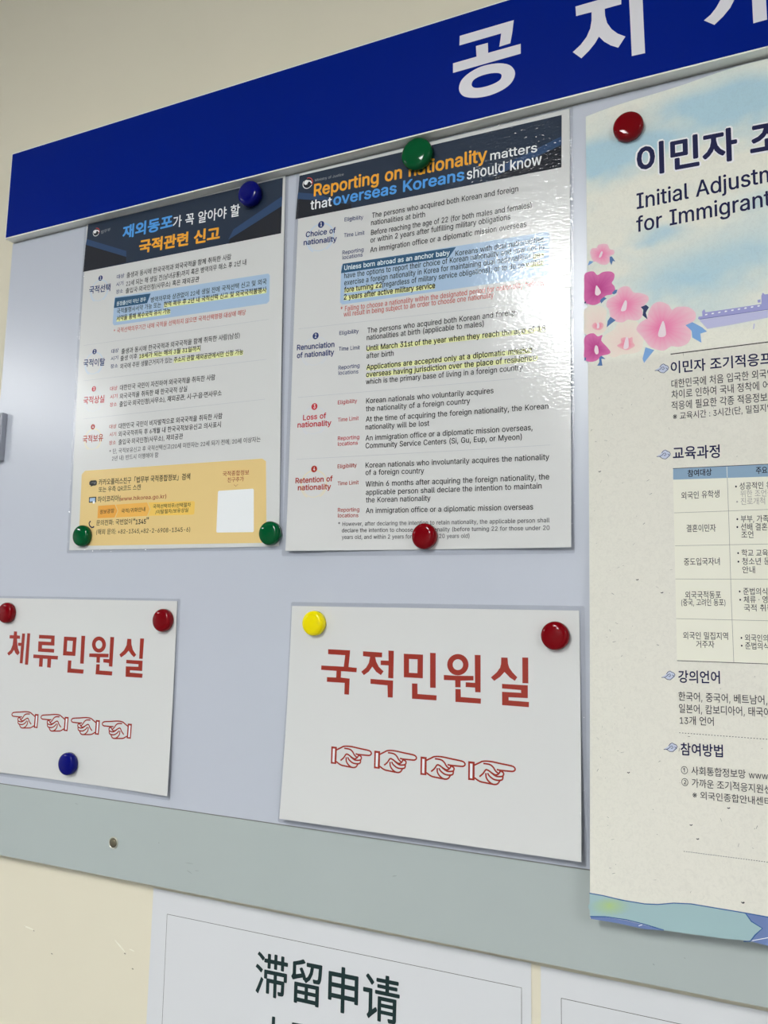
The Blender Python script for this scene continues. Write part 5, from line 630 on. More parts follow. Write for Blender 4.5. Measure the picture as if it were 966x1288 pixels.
'음':[460,[229,404,144,393,90,364,70,318,90,272,144,243,229,233,314,243,369,272,388,318,369,364,314,393],[229,371,291,364,331,346,346,318,331,290,291,272,229,266,167,272,127,290,113,318,127,346,167,364],[75,116,75,-33,384,-33,384,116],[343,83,343,1,116,1,116,83],[25,194,25,160,434,160,434,194]],
'읍':[460,[229,405,144,395,89,366,70,321,89,276,144,248,229,238,314,248,369,276,388,321,369,366,314,395],[229,373,291,366,331,349,346,321,331,294,291,276,229,270,167,276,127,294,113,321,127,349,167,366],[77,139,77,-33,382,-33,382,139,340,139,340,90,118,90,118,139],[118,57,340,57,340,1,118,1],[25,202,25,169,434,169,434,202]],
'응':[460,[25,194,25,160,434,160,434,194],[229,123,146,113,93,86,74,42,93,-2,146,-30,229,-39,312,-30,365,-2,384,42,365,86,312,113],[229,91,290,85,328,68,342,42,328,16,290,-1,229,-7,168,-1,130,16,116,42,130,68,168,85],[229,402,144,392,90,362,70,316,90,270,144,240,229,230,314,240,368,270,388,316,368,362,314,392],[229,369,291,363,331,345,346,316,331,287,291,269,229,263,167,269,127,287,113,316,127,345,167,363]],
'의':[460,[172,381,109,367,66,330,50,274,66,218,109,181,172,168,234,181,277,218,293,274,277,330,234,367],[172,345,213,336,241,311,252,274,241,237,213,212,172,204,130,212,102,237,91,274,102,311,130,336],[352,414,352,-40,394,-40,394,414],[33,60,122,60,223,66,326,80,323,110,221,99,119,95,28,95]],
'이':[460,[354,414,354,-40,395,-40,395,414],[157,379,97,359,56,304,42,221,56,137,97,83,157,63,216,83,256,137,271,221,256,305,216,359],[157,342,195,326,221,285,231,221,221,157,195,115,157,100,117,115,91,157,82,221,91,285,117,326]],
'인':[460,[354,413,354,83,396,83,396,413],[153,382,93,367,51,328,35,271,51,212,93,173,153,159,214,173,255,212,271,271,255,328,214,367],[153,346,193,336,220,310,231,271,220,231,193,205,153,196,113,205,86,231,76,271,86,310,113,336],[105,117,105,-29,410,-29,410,5,147,5,147,117]],
'일':[460,[152,397,92,384,50,349,35,297,50,244,92,209,152,197,212,209,253,244,269,297,253,349,212,384],[152,363,191,354,218,331,229,297,218,262,191,239,152,231,113,239,86,262,76,297,86,331,113,354],[354,414,354,182,396,182,396,414],[105,-33,411,-33,411,1,145,1,145,50,396,50,396,160,103,160,103,127,355,127,355,81,105,81]],
'입':[460,[354,414,354,171,396,171,396,414],[105,148,105,-33,396,-33,396,148,355,148,355,94,145,94,145,148],[145,61,355,61,355,1,145,1],[153,392,92,379,50,342,35,288,50,233,92,197,153,184,214,197,256,233,271,288,256,342,214,379],[153,357,193,348,220,324,231,288,220,251,193,227,153,218,113,227,86,251,76,288,86,324,113,348]],
'있':[460,[354,413,354,155,396,155,396,413],[153,387,92,374,50,336,35,281,50,226,92,189,153,176,214,189,256,226,271,281,256,336,214,374],[153,352,193,343,220,318,231,281,220,244,193,220,153,211,113,220,86,244,76,281,86,318,113,343],[305,135,305,111,298,74,276,36,241,4,206,34,185,71,178,111,178,135,138,135,138,111,127,67,96,27,47,-2,68,-33,106,-12,136,17,157,51,175,15,203,-15,242,-37,278,-14,306,17,325,53,345,17,376,-12,416,-33,436,-2,387,26,356,65,346,111,346,135]],
'자':[460,[34,367,34,333,137,333,137,275,120,198,77,129,18,81,42,48,90,84,130,135,158,198,185,140,223,93,270,59,294,92,235,138,193,203,178,275,178,333,278,333,278,367],[331,414,331,-39,373,-39,373,196,447,196,447,231,373,231,373,414]],
'장':[460,[232,128,152,119,101,90,83,46,101,1,152,-28,232,-38,311,-28,362,1,380,46,362,90,311,119],[232,96,290,90,327,72,340,46,327,18,290,1,232,-5,174,1,137,18,124,46,137,72,174,90],[36,380,36,346,137,346,137,328,122,267,83,216,23,182,44,149,93,175,132,212,158,260,184,218,221,185,268,162,287,195,229,226,192,272,178,329,178,346,278,346,278,380],[335,414,335,141,376,141,376,264,443,264,443,299,376,299,376,414]],
'재':[460,[272,404,272,-16,312,-16,312,196,371,196,371,-39,411,-39,411,414,371,414,371,231,312,231,312,404],[31,360,31,326,119,326,119,291,107,205,74,135,20,86,46,54,88,89,119,136,140,193,160,142,191,101,231,70,256,102,202,147,169,213,159,291,159,326,241,326,241,360]],
'적':[460,[95,119,95,85,356,85,356,-39,397,-39,397,119],[40,383,40,349,140,349,140,331,125,269,86,218,27,183,48,150,97,176,136,215,162,263,187,219,224,185,271,161,292,193,234,226,196,274,182,331,182,349,281,349,281,383],[356,414,356,296,267,296,267,261,356,261,356,143,397,143,397,414]],
'전':[460,[356,413,356,289,265,289,265,255,356,255,356,82,397,82,397,413],[109,111,109,-29,410,-29,410,5,150,5,150,111],[40,377,40,343,140,343,140,321,125,259,86,207,27,173,48,139,97,166,136,204,162,252,187,209,224,174,271,150,292,183,234,216,196,264,182,321,182,343,281,343,281,377]],
'절':[460,[356,414,356,312,267,312,267,279,356,279,356,180,397,180,397,414],[39,390,39,356,140,356,140,345,125,288,85,240,27,207,47,175,96,199,134,236,161,281,186,240,224,208,271,185,290,218,233,248,195,292,181,344,181,356,281,356,281,390],[107,-34,414,-34,414,-1,148,-1,148,49,397,49,397,158,106,158,106,124,356,124,356,80,107,80]],
'정':[460,[248,130,167,120,116,91,98,46,116,0,167,-28,248,-39,329,-29,380,0,399,46,380,91,329,120],[248,98,307,91,344,74,358,46,344,18,307,0,248,-6,189,0,152,18,139,46,152,74,189,91],[356,414,356,296,267,296,267,262,356,262,356,144,397,144,397,414],[40,381,40,347,140,347,140,331,126,269,86,216,27,181,48,148,97,175,136,214,162,263,188,220,224,185,271,161,292,194,234,227,196,275,182,332,182,347,281,347,281,381]],
'조':[460,[209,163,209,54,25,54,25,19,435,19,435,54,251,54,251,163],[59,373,59,338,208,338,208,329,183,261,122,209,45,180,62,147,130,171,189,212,230,268,271,213,331,172,399,149,416,182,338,210,276,261,251,329,251,338,400,338,400,373]],
'족':[460,[71,108,71,75,342,75,342,-39,383,-39,383,108],[62,395,62,362,203,362,179,315,123,281,48,262,63,229,134,246,192,278,229,322,267,278,325,246,396,229,411,262,336,281,279,315,256,362,397,362,397,395],[209,255,209,187,25,187,25,153,435,153,435,187,250,187,250,255]],
'종':[460,[229,118,146,109,93,82,74,40,93,-2,146,-29,229,-38,312,-29,365,-2,384,40,365,82,312,109],[229,86,290,80,328,65,342,40,328,15,290,-1,229,-6,168,-1,129,15,116,40,129,65,168,80],[25,189,25,155,434,155,434,189,250,189,250,252,209,252,209,189],[62,393,62,359,203,359,178,314,122,281,48,263,62,230,134,247,192,278,229,322,267,278,325,247,396,230,411,263,336,281,280,314,256,359,397,359,397,393]],
'주':[460,[64,385,64,352,206,352,183,294,125,251,49,227,65,194,133,214,190,249,229,298,268,249,326,214,394,194,410,227,333,251,276,294,252,352,395,352,395,385],[25,156,25,122,208,122,208,-39,249,-39,249,122,434,122,434,156]],
'준':[460,[62,391,62,358,203,358,181,307,125,268,50,247,65,214,135,232,192,266,229,313,266,266,324,232,394,214,409,247,334,268,278,307,256,358,397,358,397,391],[25,181,25,147,212,147,212,56,253,56,253,147,435,147,435,181],[77,100,77,-29,389,-29,389,5,118,5,118,100]],
'중':[460,[229,89,290,83,328,67,342,42,328,16,290,0,229,-6,168,0,130,16,116,42,130,67,168,83],[25,202,25,168,209,168,209,121,136,109,90,82,74,42,93,-2,146,-29,229,-38,312,-29,365,-2,384,42,367,82,322,109,250,121,250,168,434,168,434,202],[62,393,62,359,203,359,178,314,122,280,48,262,62,229,134,246,192,277,229,321,267,277,325,246,396,229,411,262,336,280,280,314,256,359,397,359,397,393]],
'지':[460,[354,414,354,-39,395,-39,395,414],[40,367,40,333,145,333,145,275,128,197,85,128,25,81,49,48,98,84,138,135,166,197,194,139,235,92,284,59,307,92,246,135,203,200,187,275,187,333,292,333,292,367]],
'진':[460,[354,413,354,82,396,82,396,413],[42,376,42,342,146,342,146,318,131,256,91,205,31,171,53,138,102,164,141,202,168,249,194,206,233,171,281,147,302,180,242,212,202,260,188,318,188,342,290,342,290,376],[105,113,105,-29,410,-29,410,5,147,5,147,113]],
'집':[460,[354,414,354,169,396,169,396,414],[105,147,105,-33,396,-33,396,147,355,147,355,93,145,93,145,147],[145,60,355,60,355,1,145,1],[42,384,42,350,146,350,146,340,131,281,91,232,31,201,52,168,101,192,140,229,167,275,194,232,233,198,282,176,302,208,243,238,202,284,188,340,188,350,290,350,290,384]],
'차':[460,[135,405,135,335,33,335,33,302,135,302,135,267,120,191,80,126,21,81,44,49,92,82,130,129,156,188,181,133,217,89,263,57,286,89,228,133,190,196,176,267,176,302,276,302,276,335,176,335,176,405],[331,414,331,-39,373,-39,373,193,447,193,447,228,373,228,373,414]],
'착':[460,[82,114,82,80,335,80,335,-40,376,-40,376,114],[138,415,138,358,38,358,38,325,138,325,124,258,84,211,26,180,46,147,95,171,133,205,159,250,185,209,222,177,270,155,290,188,231,217,193,262,179,315,179,325,279,325,279,358,180,358,180,415],[335,414,335,138,376,138,376,258,443,258,443,293,376,293,376,414]],
'참':[460,[92,125,92,-33,376,-33,376,125],[335,92,335,1,133,1,133,92],[138,416,138,361,38,361,38,327,138,327,124,263,84,217,25,187,45,155,94,178,133,212,159,256,185,216,222,185,270,163,290,196,231,224,193,268,179,327,279,327,279,361,180,361,180,416],[335,414,335,146,376,146,376,265,443,265,443,299,376,299,376,414]],
'처':[460,[259,232,259,198,356,198,356,-40,397,-40,397,414,356,414,356,232],[140,405,140,335,38,335,38,302,140,302,140,267,125,191,85,126,26,81,49,49,97,82,135,130,161,189,188,133,226,88,274,57,297,89,237,132,196,194,181,267,181,302,282,302,282,335,182,335,182,405]],
'척':[460,[95,115,95,80,356,80,356,-40,397,-40,397,115],[356,414,356,281,264,281,264,247,356,247,356,138,397,138,397,414],[138,416,138,359,38,359,38,325,138,325,138,314,124,256,85,207,26,175,47,143,95,167,133,203,159,248,186,207,224,173,273,151,292,184,233,214,193,259,179,314,179,325,279,325,279,359,180,359,180,416]],
'청':[460,[248,128,167,118,116,90,98,45,116,0,167,-28,248,-38,329,-28,380,0,399,45,380,90,329,118],[248,95,307,89,344,72,358,45,344,18,307,1,248,-6,189,1,152,18,139,45,152,72,189,89],[138,416,138,359,38,359,38,326,138,326,124,259,85,211,26,179,46,147,95,171,133,207,160,252,186,212,225,180,273,159,293,191,234,220,194,264,179,326,279,326,279,359,180,359,180,416],[356,414,356,285,265,285,265,251,356,251,356,140,397,140,397,414]],
'체':[460,[369,414,369,-39,409,-39,409,414],[279,403,279,235,210,235,210,201,279,201,279,-16,318,-16,318,403],[118,397,118,330,34,330,34,296,118,296,118,274,106,200,73,134,21,85,46,54,86,88,117,134,138,188,159,137,190,95,230,64,254,95,202,140,169,203,157,274,157,296,240,296,240,330,157,330,157,397]],
'추':[460,[25,140,25,106,209,106,209,-40,250,-40,250,106,434,106,434,140],[209,414,209,358,65,358,65,324,209,324,186,271,128,230,51,208,66,175,133,193,190,225,230,269,269,225,325,193,393,175,408,208,330,230,273,272,250,324,394,324,394,358,250,358,250,414]],
'출':[460,[76,-34,395,-34,395,-2,116,-2,116,41,381,41,381,140,250,140,250,181,433,181,433,213,26,213,26,181,209,181,209,140,75,140,75,109,341,109,341,70,76,70],[67,374,67,342,206,342,180,303,124,277,47,265,59,233,131,245,190,269,229,305,269,269,328,245,399,233,412,265,335,277,279,303,252,342,392,342,392,374,250,374,250,416,209,416,209,374]],
'취':[460,[355,413,355,-39,396,-39,396,413],[154,413,154,362,55,362,55,330,154,328,140,283,102,247,45,224,62,191,111,209,149,237,175,273,201,240,238,214,286,197,303,230,246,251,209,285,195,330,294,330,294,362,195,362,195,413],[30,125,110,125,155,127,155,-26,196,-26,196,129,239,132,282,137,325,143,322,174,220,164,118,160,24,160]],
'측':[460,[25,185,25,152,434,152,434,185],[71,104,71,70,342,70,342,-39,383,-39,383,104],[67,368,67,335,207,335,183,290,127,258,49,242,62,210,132,224,190,251,229,290,268,251,326,224,396,210,409,242,331,258,275,290,252,335,392,335,392,368,250,368,250,415,209,415,209,368]],
'친':[460,[354,413,354,79,396,79,396,413],[105,110,105,-29,410,-29,410,5,147,5,147,110],[148,411,148,353,45,353,45,320,148,320,148,308,133,248,93,199,34,166,55,134,104,158,142,195,169,241,196,198,234,165,283,142,303,175,243,205,203,252,189,308,189,320,291,320,291,353,189,353,189,411]],
'카':[460,[54,367,54,333,216,333,209,279,203,254,31,242,38,206,190,220,154,163,102,112,29,68,52,36,177,128,240,240,258,367],[331,414,331,-39,373,-39,373,196,445,196,445,230,373,230,373,414]],
'캄':[460,[91,130,91,-33,376,-33,376,130],[335,96,335,1,132,1,132,96],[53,387,53,353,211,353,199,304,31,296,38,262,181,273,146,234,96,202,33,177,50,144,163,201,231,282,254,387],[335,414,335,152,376,152,376,266,443,266,443,301,376,301,376,414]],
'캔':[460,[268,405,268,88,307,88,307,239,367,239,367,73,406,73,406,413,367,413,367,274,307,274,307,405],[110,114,110,-29,420,-29,420,5,152,5,152,114],[50,375,50,341,184,341,174,290,29,281,35,246,160,259,130,218,87,183,30,153,50,123,151,187,208,272,225,375]],
'코':[460,[74,370,74,336,344,336,343,261,61,249,68,213,341,229,337,196,332,160,325,122,366,117,379,200,383,268,384,370],[184,174,184,57,25,57,25,23,434,23,434,57,225,57,225,174]],
'탈':[460,[46,391,46,193,161,194,227,197,287,205,283,238,225,231,164,227,87,227,87,278,244,278,244,310,87,310,87,358,252,358,252,391],[335,414,335,178,376,178,376,281,443,281,443,315,376,315,376,414],[90,-34,392,-34,392,-1,131,-1,131,49,376,49,376,156,89,156,89,123,335,123,335,80,90,80]],
'태':[460,[43,362,43,73,137,73,190,77,241,85,237,119,190,112,141,108,83,108,83,209,214,209,214,242,83,242,83,328,221,328,221,362],[270,404,270,-16,310,-16,310,198,370,198,370,-39,410,-39,410,414,370,414,370,232,310,232,310,404]],
'택':[460,[103,116,103,82,365,82,365,-39,406,-39,406,116],[45,381,45,163,137,163,190,167,241,175,237,209,190,202,142,198,85,197,85,258,214,258,214,291,85,291,85,347,219,347,219,381],[267,405,267,142,306,142,306,262,367,262,367,139,406,139,406,413,367,413,367,296,306,296,306,405]],
'터':[460,[263,243,263,209,356,209,356,-40,397,-40,397,414,356,414,356,243],[46,372,46,69,157,70,223,74,287,83,282,117,222,109,160,105,87,104,87,212,235,212,235,245,87,245,87,338,255,338,255,372]],
'통':[460,[229,107,145,99,92,74,74,35,92,-5,145,-30,229,-38,313,-30,365,-5,384,35,365,74,313,99],[229,76,291,71,329,57,342,35,329,12,291,-2,229,-7,167,-2,129,12,116,35,129,57,167,71],[79,401,79,218,208,218,208,174,25,174,25,141,434,141,434,174,250,174,250,218,386,218,386,251,120,251,120,295,371,295,371,326,120,326,120,368,383,368,383,401]],
'트':[460,[25,54,25,20,435,20,435,54],[78,375,78,136,388,136,388,170,120,170,120,241,374,241,374,274,120,274,120,341,384,341,384,375]],
'판':[460,[31,148,116,149,211,153,305,164,302,195,236,189,236,337,281,337,281,371,39,371,39,337,84,337,84,183,26,182],[124,337,196,337,196,186,124,184],[335,413,335,80,376,80,376,241,443,241,443,276,376,276,376,413],[95,112,95,-29,396,-29,396,5,136,5,136,112]],
'포':[460,[62,188,62,155,208,155,208,52,25,52,25,17,435,17,435,52,249,52,249,155,396,155,396,188,326,188,326,336,397,336,397,370,61,370,61,336,131,336,131,188],[173,336,285,336,285,188,173,188]],
'표':[460,[62,191,62,157,139,157,139,50,25,50,25,16,435,16,435,50,319,50,319,157,396,157,396,191,326,191,326,338,397,338,397,372,61,372,61,338,131,338,131,191],[180,50,180,157,278,157,278,50],[173,338,285,338,285,191,173,191]],
'프':[460,[25,54,25,19,435,19,435,54],[62,177,62,144,396,144,396,177,326,177,326,334,397,334,397,368,61,368,61,334,131,334,131,177],[173,334,285,334,285,177,173,177]],
'플':[460,[25,212,25,179,434,179,434,212],[65,282,65,250,393,250,393,282,327,282,327,368,395,368,395,400,63,400,63,368,131,368,131,282],[173,368,285,368,285,282,173,282],[76,-34,395,-34,395,-2,116,-2,116,40,381,40,381,139,75,139,75,108,341,108,341,70,76,70]],
'필':[460,[355,414,355,179,396,179,396,414],[103,-34,413,-34,413,-1,144,-1,144,49,396,49,396,157,102,157,102,124,355,124,355,79,103,79],[38,195,124,196,218,201,312,212,310,242,243,236,243,350,288,350,288,383,45,383,45,350,90,350,90,229,33,229],[130,350,203,350,203,233,130,230]],
'하':[460,[158,270,101,257,62,220,48,166,62,112,101,75,158,62,215,75,254,112,268,166,254,220,215,257],[158,236,194,226,219,202,229,166,219,130,194,105,158,97,121,105,96,130,87,166,96,202,121,226],[332,414,332,-39,373,-39,373,193,447,193,447,228,373,228,373,414],[137,408,137,341,23,341,23,307,289,307,289,341,178,341,178,408]],
'학':[460,[160,309,103,298,65,270,51,227,65,184,103,156,160,146,216,156,254,184,268,227,254,270,216,298],[160,277,195,270,219,253,228,227,219,201,195,184,160,178,124,184,100,201,91,227,100,253,124,270],[82,106,82,72,335,72,335,-39,376,-39,376,106],[139,416,139,366,26,366,26,332,293,332,293,366,181,366,181,416],[335,414,335,131,376,131,376,254,443,254,443,289,376,289,376,414]],
'한':[460,[160,300,103,289,65,260,51,216,65,171,103,142,160,132,216,142,254,171,268,216,254,260,216,289],[160,268,195,261,219,243,228,216,219,188,195,170,160,164,124,170,100,188,91,216,100,243,124,261],[335,413,335,74,376,74,376,230,443,230,443,265,376,265,376,413],[139,413,139,358,26,358,26,325,293,325,293,358,181,358,181,413],[95,101,95,-29,396,-29,396,5,136,5,136,101]],
'할':[460,[160,320,102,311,65,285,51,246,65,206,102,181,160,172,217,181,254,206,268,246,254,285,217,311],[160,290,196,284,219,269,228,246,219,223,196,208,160,203,123,208,100,223,91,246,100,269,123,284],[335,415,335,165,376,165,376,272,443,272,443,306,376,306,376,415],[90,-34,392,-34,392,-2,131,-2,131,41,376,41,376,142,89,142,89,111,335,111,335,71,90,71],[139,418,139,373,26,373,26,340,293,340,293,373,181,373,181,418]],
'함':[460,[92,116,92,-33,376,-33,376,116],[335,82,335,1,133,1,133,82],[160,310,102,299,65,271,51,229,65,186,102,158,160,149,216,158,254,186,268,229,254,271,216,299],[160,278,195,271,219,255,228,229,219,203,195,186,160,180,124,186,100,203,91,229,100,255,124,271],[335,414,335,141,376,141,376,259,443,259,443,294,376,294,376,414],[139,417,139,366,26,366,26,332,293,332,293,366,181,366,181,417]],
'합':[460,[92,131,92,-33,376,-33,376,131,335,131,335,83,133,83,133,131],[133,51,335,51,335,1,133,1],[160,312,102,303,65,275,51,234,65,191,102,164,160,154,216,164,254,191,268,234,254,275,216,303],[160,281,195,275,219,258,228,234,219,208,195,191,160,186,124,191,100,208,91,234,100,258,124,275],[335,414,335,151,376,151,376,263,443,263,443,298,376,298,376,414],[139,418,139,367,26,367,26,334,293,334,293,367,181,367,181,418]],
'해':[460,[137,272,86,259,52,223,40,169,52,115,86,79,137,66,187,79,221,115,234,169,221,223,187,259],[137,237,168,228,189,204,197,169,189,134,168,110,137,101,105,110,84,134,77,169,84,204,105,228],[116,400,116,336,24,336,24,302,249,302,249,336,157,336,157,400],[271,403,271,-17,310,-17,310,189,368,189,368,-39,408,-39,408,414,368,414,368,223,310,223,310,403]],
'행':[460,[138,303,88,293,54,266,42,226,54,185,88,158,138,149,188,158,222,185,234,226,222,266,188,293],[138,272,168,266,189,250,197,226,189,201,168,185,138,179,107,185,86,201,79,226,86,250,107,266],[258,120,176,110,125,83,107,41,125,-2,176,-29,258,-38,339,-29,390,-2,409,41,390,83,339,110],[258,88,317,82,354,66,367,41,354,15,317,0,258,-6,198,0,161,15,148,41,161,66,198,82],[270,405,270,144,309,144,309,257,367,257,367,128,406,128,406,414,367,414,367,291,309,291,309,405],[117,410,117,360,23,360,23,327,252,327,252,360,158,360,158,410]],
'현':[460,[154,300,100,289,65,259,52,214,65,168,100,138,154,127,207,138,243,168,256,214,243,259,207,289],[154,267,187,260,209,242,217,214,209,185,187,166,154,160,121,166,99,185,91,214,99,242,121,260],[279,198,279,165,356,165,356,68,397,68,397,413,356,413,356,293,279,293,279,259,356,259,356,198],[134,414,134,358,26,358,26,325,279,325,279,358,175,358,175,414],[107,98,107,-29,408,-29,408,5,148,5,148,98]],
'혹':[460,[229,295,285,290,320,278,333,259,320,239,285,227,229,223,173,227,138,239,126,259,138,278,173,290],[69,87,69,55,338,55,338,-39,380,-39,380,87],[209,420,209,375,47,375,47,342,410,342,410,375,250,375,250,420],[25,157,25,124,434,124,434,157,250,157,250,194,318,203,360,225,375,259,358,294,308,316,229,324,150,316,100,294,83,259,98,225,140,203,209,194,209,157]],
'혼':[460,[229,290,286,285,321,272,333,251,321,230,286,217,229,213,172,217,137,230,125,251,137,272,172,285],[229,320,150,312,100,289,83,251,98,216,140,193,209,183,209,147,25,147,25,114,434,114,434,147,250,147,250,183,318,193,360,216,375,251,358,289,308,312],[78,84,78,-29,388,-29,388,5,119,5,119,84],[209,419,209,372,47,372,47,340,410,340,410,372,250,372,250,419]],
'화':[460,[163,267,198,260,222,242,230,215,222,188,198,170,163,164,127,170,104,188,96,215,104,242,127,260],[163,299,107,288,70,259,57,215,67,175,97,147,142,133,142,84,57,82,20,82,26,47,112,48,209,53,308,66,305,96,266,91,225,88,184,85,184,133,229,147,259,175,270,215,256,259,219,288],[332,414,332,-39,374,-39,374,187,444,187,444,222,374,222,374,414],[142,413,142,359,28,359,28,325,298,325,298,359,184,359,184,413]],
'활':[460,[164,308,199,304,221,293,230,276,221,259,199,247,164,244,128,247,106,259,98,276,106,293,128,304],[334,414,334,147,376,147,376,263,442,263,442,298,376,298,376,414],[84,-34,393,-34,393,-5,125,-5,125,35,376,35,376,126,83,126,83,97,335,97,335,62,84,62],[164,335,108,328,71,308,58,276,69,246,98,227,144,217,144,189,60,188,23,188,28,157,114,158,211,162,310,174,307,201,267,196,226,193,185,191,185,217,230,227,259,247,269,276,256,308,219,328],[144,418,144,379,34,379,34,350,294,350,294,379,185,379,185,418]],
'회':[460,[352,414,352,-39,394,-39,394,414],[174,267,210,260,235,242,244,215,235,188,210,170,174,164,138,170,114,188,105,215,114,242,138,260],[174,299,117,288,80,259,66,215,77,175,107,147,154,133,154,84,67,82,28,82,34,47,124,48,224,53,326,65,323,96,281,91,239,88,196,86,196,133,242,147,272,175,283,215,269,259,231,288],[154,413,154,358,37,358,37,325,312,325,312,358,196,358,196,413]],
'후':[460,[229,302,150,293,100,268,82,227,100,186,150,160,229,152,308,160,358,186,376,227,358,268,308,293],[229,271,285,265,321,250,333,227,321,203,285,188,229,183,173,188,137,203,125,227,137,250,173,265],[209,416,209,362,47,362,47,328,410,328,410,362,250,362,250,416],[25,120,25,86,209,86,209,-40,250,-40,250,86,435,86,435,120]],
}
# ---------------------------------------------------------------- helpers
def lin(c):
    c = c / 255.0
    return c / 12.92 if c <= 0.04045 else ((c + 0.055) / 1.055) ** 2.4
def alb(rgb, k=1.25):
    return tuple(min(0.95, lin(c) * k) for c in rgb) + (1.0,)
MATS = {}
def mat(name, rgb, rough=0.5, spec=0.5, k=1.25, noise_amt=0.0, nscale=40, bump=0.0, bscale=200, coat=0.0, metal=0.0):
    if name in MATS: return MATS[name]
    m = bpy.data.materials.new(name); m.use_nodes = True; nt = m.node_tree
    b = nt.nodes['Principled BSDF']; c = alb(rgb, k)
    b.inputs['Base Color'].default_value = c; b.inputs['Roughness'].default_value = rough
    b.inputs['Specular IOR Level'].default_value = spec; b.inputs['Coat Weight'].default_value = coat
    b.inputs['Coat Roughness'].default_value = 0.05; b.inputs['Metallic'].default_value = metal
    tc = nt.nodes.new('ShaderNodeTexCoord')
    if noise_amt:
        n = nt.nodes.new('ShaderNodeTexNoise'); n.inputs['Scale'].default_value = nscale; n.inputs['Detail'].default_value = 5
        nt.links.new(tc.outputs['Object'], n.inputs['Vector'])
        r = nt.nodes.new('ShaderNodeMix'); r.data_type = 'RGBA'
        r.inputs[6].default_value = tuple(x * (1 - noise_amt) for x in c[:3]) + (1,)
        r.inputs[7].default_value = tuple(min(1, x * (1 + noise_amt)) for x in c[:3]) + (1,)
        nt.links.new(n.outputs['Fac'], r.inputs[0]); nt.links.new(r.outputs[2], b.inputs['Base Color'])
    if bump:
        n2 = nt.nodes.new('ShaderNodeTexNoise'); n2.inputs['Scale'].default_value = bscale; n2.inputs['Detail'].default_value = 3
        nt.links.new(tc.outputs['Object'], n2.inputs['Vector'])
        bp_ = nt.nodes.new('ShaderNodeBump'); bp_.inputs['Strength'].default_value = bump; bp_.inputs['Distance'].default_value = 0.001
        nt.links.new(n2.outputs['Fac'], bp_.inputs['Height']); nt.links.new(bp_.outputs['Normal'], b.inputs['Normal'])
    MATS[name] = m
    return m
INK = {
 'white': (222, 224, 224), 'navy_text': (34, 48, 100), 'black': (14, 15, 17), 'hdr': (22, 38, 58), 'hdr_dark': (12, 16, 28),
 'hdr_stripe': (32, 60, 96), 'sky_text': (72, 146, 212), 'orange_text': (232, 158, 40), 'grey_text': (125, 130, 135),
 'red_note': (186, 92, 84), 'box_blue': (158, 182, 205), 'tab': (42, 82, 112), 'pale_text': (205, 220, 224),
 'red_text': (180, 48, 58), 'darkred_text': (160, 46, 32), 'note_text': (80, 80, 82), 'gold': (216, 188, 126),
 'brown_black': (50, 38, 24), 'brown_red': (150, 56, 38), 'chev1': (220, 156, 62), 'chev2': (224, 170, 78), 'chev3': (226, 188, 90),
 'phone': (42, 38, 62), 'yellow_hl': (216, 219, 158), 'ring_blue': (180, 198, 215), 'ring_grey': (196, 199, 203),
 'ring_gold': (214, 203, 165), 'rule': (176, 178, 182), 'logo_red': (190, 66, 66), 'sign_red': (142, 34, 14),
 'hj_navy': (26, 27, 66), 'hj_text': (34, 33, 42), 'hj_line': (70, 66, 60), 'hj_cell': (217, 215, 199), 'hj_blue': (130, 155, 176),
 'hj_grid': (128, 126, 118), 'hj_fade': (163, 159, 150), 'hj_cloud': (182, 188, 204), 'wave_teal': (148, 174, 176),
 'wave_blue': (102, 120, 164), 'wave_line': (52, 88, 136), 'palace': (150, 150, 196), 'pal_l': (180, 180, 208), 'pal_d': (108, 108, 164),
 'pal_w': (226, 226, 228), 'leaf': (118, 158, 204), 'leaf_d': (84, 116, 162), 'leaf_dd': (50, 60, 95), 'stamen': (240, 208, 212),
 'notice_text': (28, 46, 46), 'sign_white': (212, 209, 212), 'halo': (232, 232, 226), 'lam_paper': (200, 200, 197)}
def laminate(m):
    """gloss of the pouch over the print: a clear coat whose fine dimples break up reflections"""
    nt = m.node_tree; b = nt.nodes['Principled BSDF']
    b.inputs['Coat Weight'].default_value = 0.85; b.inputs['Coat Roughness'].default_value = 0.06; b.inputs['Coat IOR'].default_value = 1.5
    tc = nt.nodes.new('ShaderNodeTexCoord')
    n1 = nt.nodes.new('ShaderNodeTexNoise'); n1.inputs['Scale'].default_value = 430; n1.inputs['Detail'].default_value = 2
    n2 = nt.nodes.new('ShaderNodeTexNoise'); n2.inputs['Scale'].default_value = 8; n2.inputs['Detail'].default_value = 1
    mp = nt.nodes.new('ShaderNodeMapping'); mp.inputs['Scale'].default_value = (0.6, 1, 1.3)
    nt.links.new(tc.outputs['Object'], mp.inputs['Vector']); nt.links.new(mp.outputs['Vector'], n1.inputs['Vector']); nt.links.new(tc.outputs['Object'], n2.inputs['Vector'])
    b1 = nt.nodes.new('ShaderNodeBump'); b1.inputs['Strength'].default_value = 0.44; b1.inputs['Distance'].default_value = 0.0005
    b2 = nt.nodes.new('ShaderNodeBump'); b2.inputs['Strength'].default_value = 0.5; b2.inputs['Distance'].default_value = 0.002
    nt.links.new(n1.outputs['Fac'], b1.inputs['Height']); nt.links.new(n2.outputs['Fac'], b2.inputs['Height'])
    nt.links.new(b2.outputs['Normal'], b1.inputs['Normal']); nt.links.new(b1.outputs['Normal'], b.inputs['Coat Normal'])
    return m
def ink(name, lam=False):
    if lam:
        key = 'laminated_' + name
        if key not in MATS: laminate(mat(key, INK[name], rough=0.6, spec=0.2))
        return MATS[key]
    if name == 'sign_white': return mat('ink_sign_white', INK[name], rough=0.45)
    return mat('ink_' + name, INK[name], rough=0.6, spec=0.2)
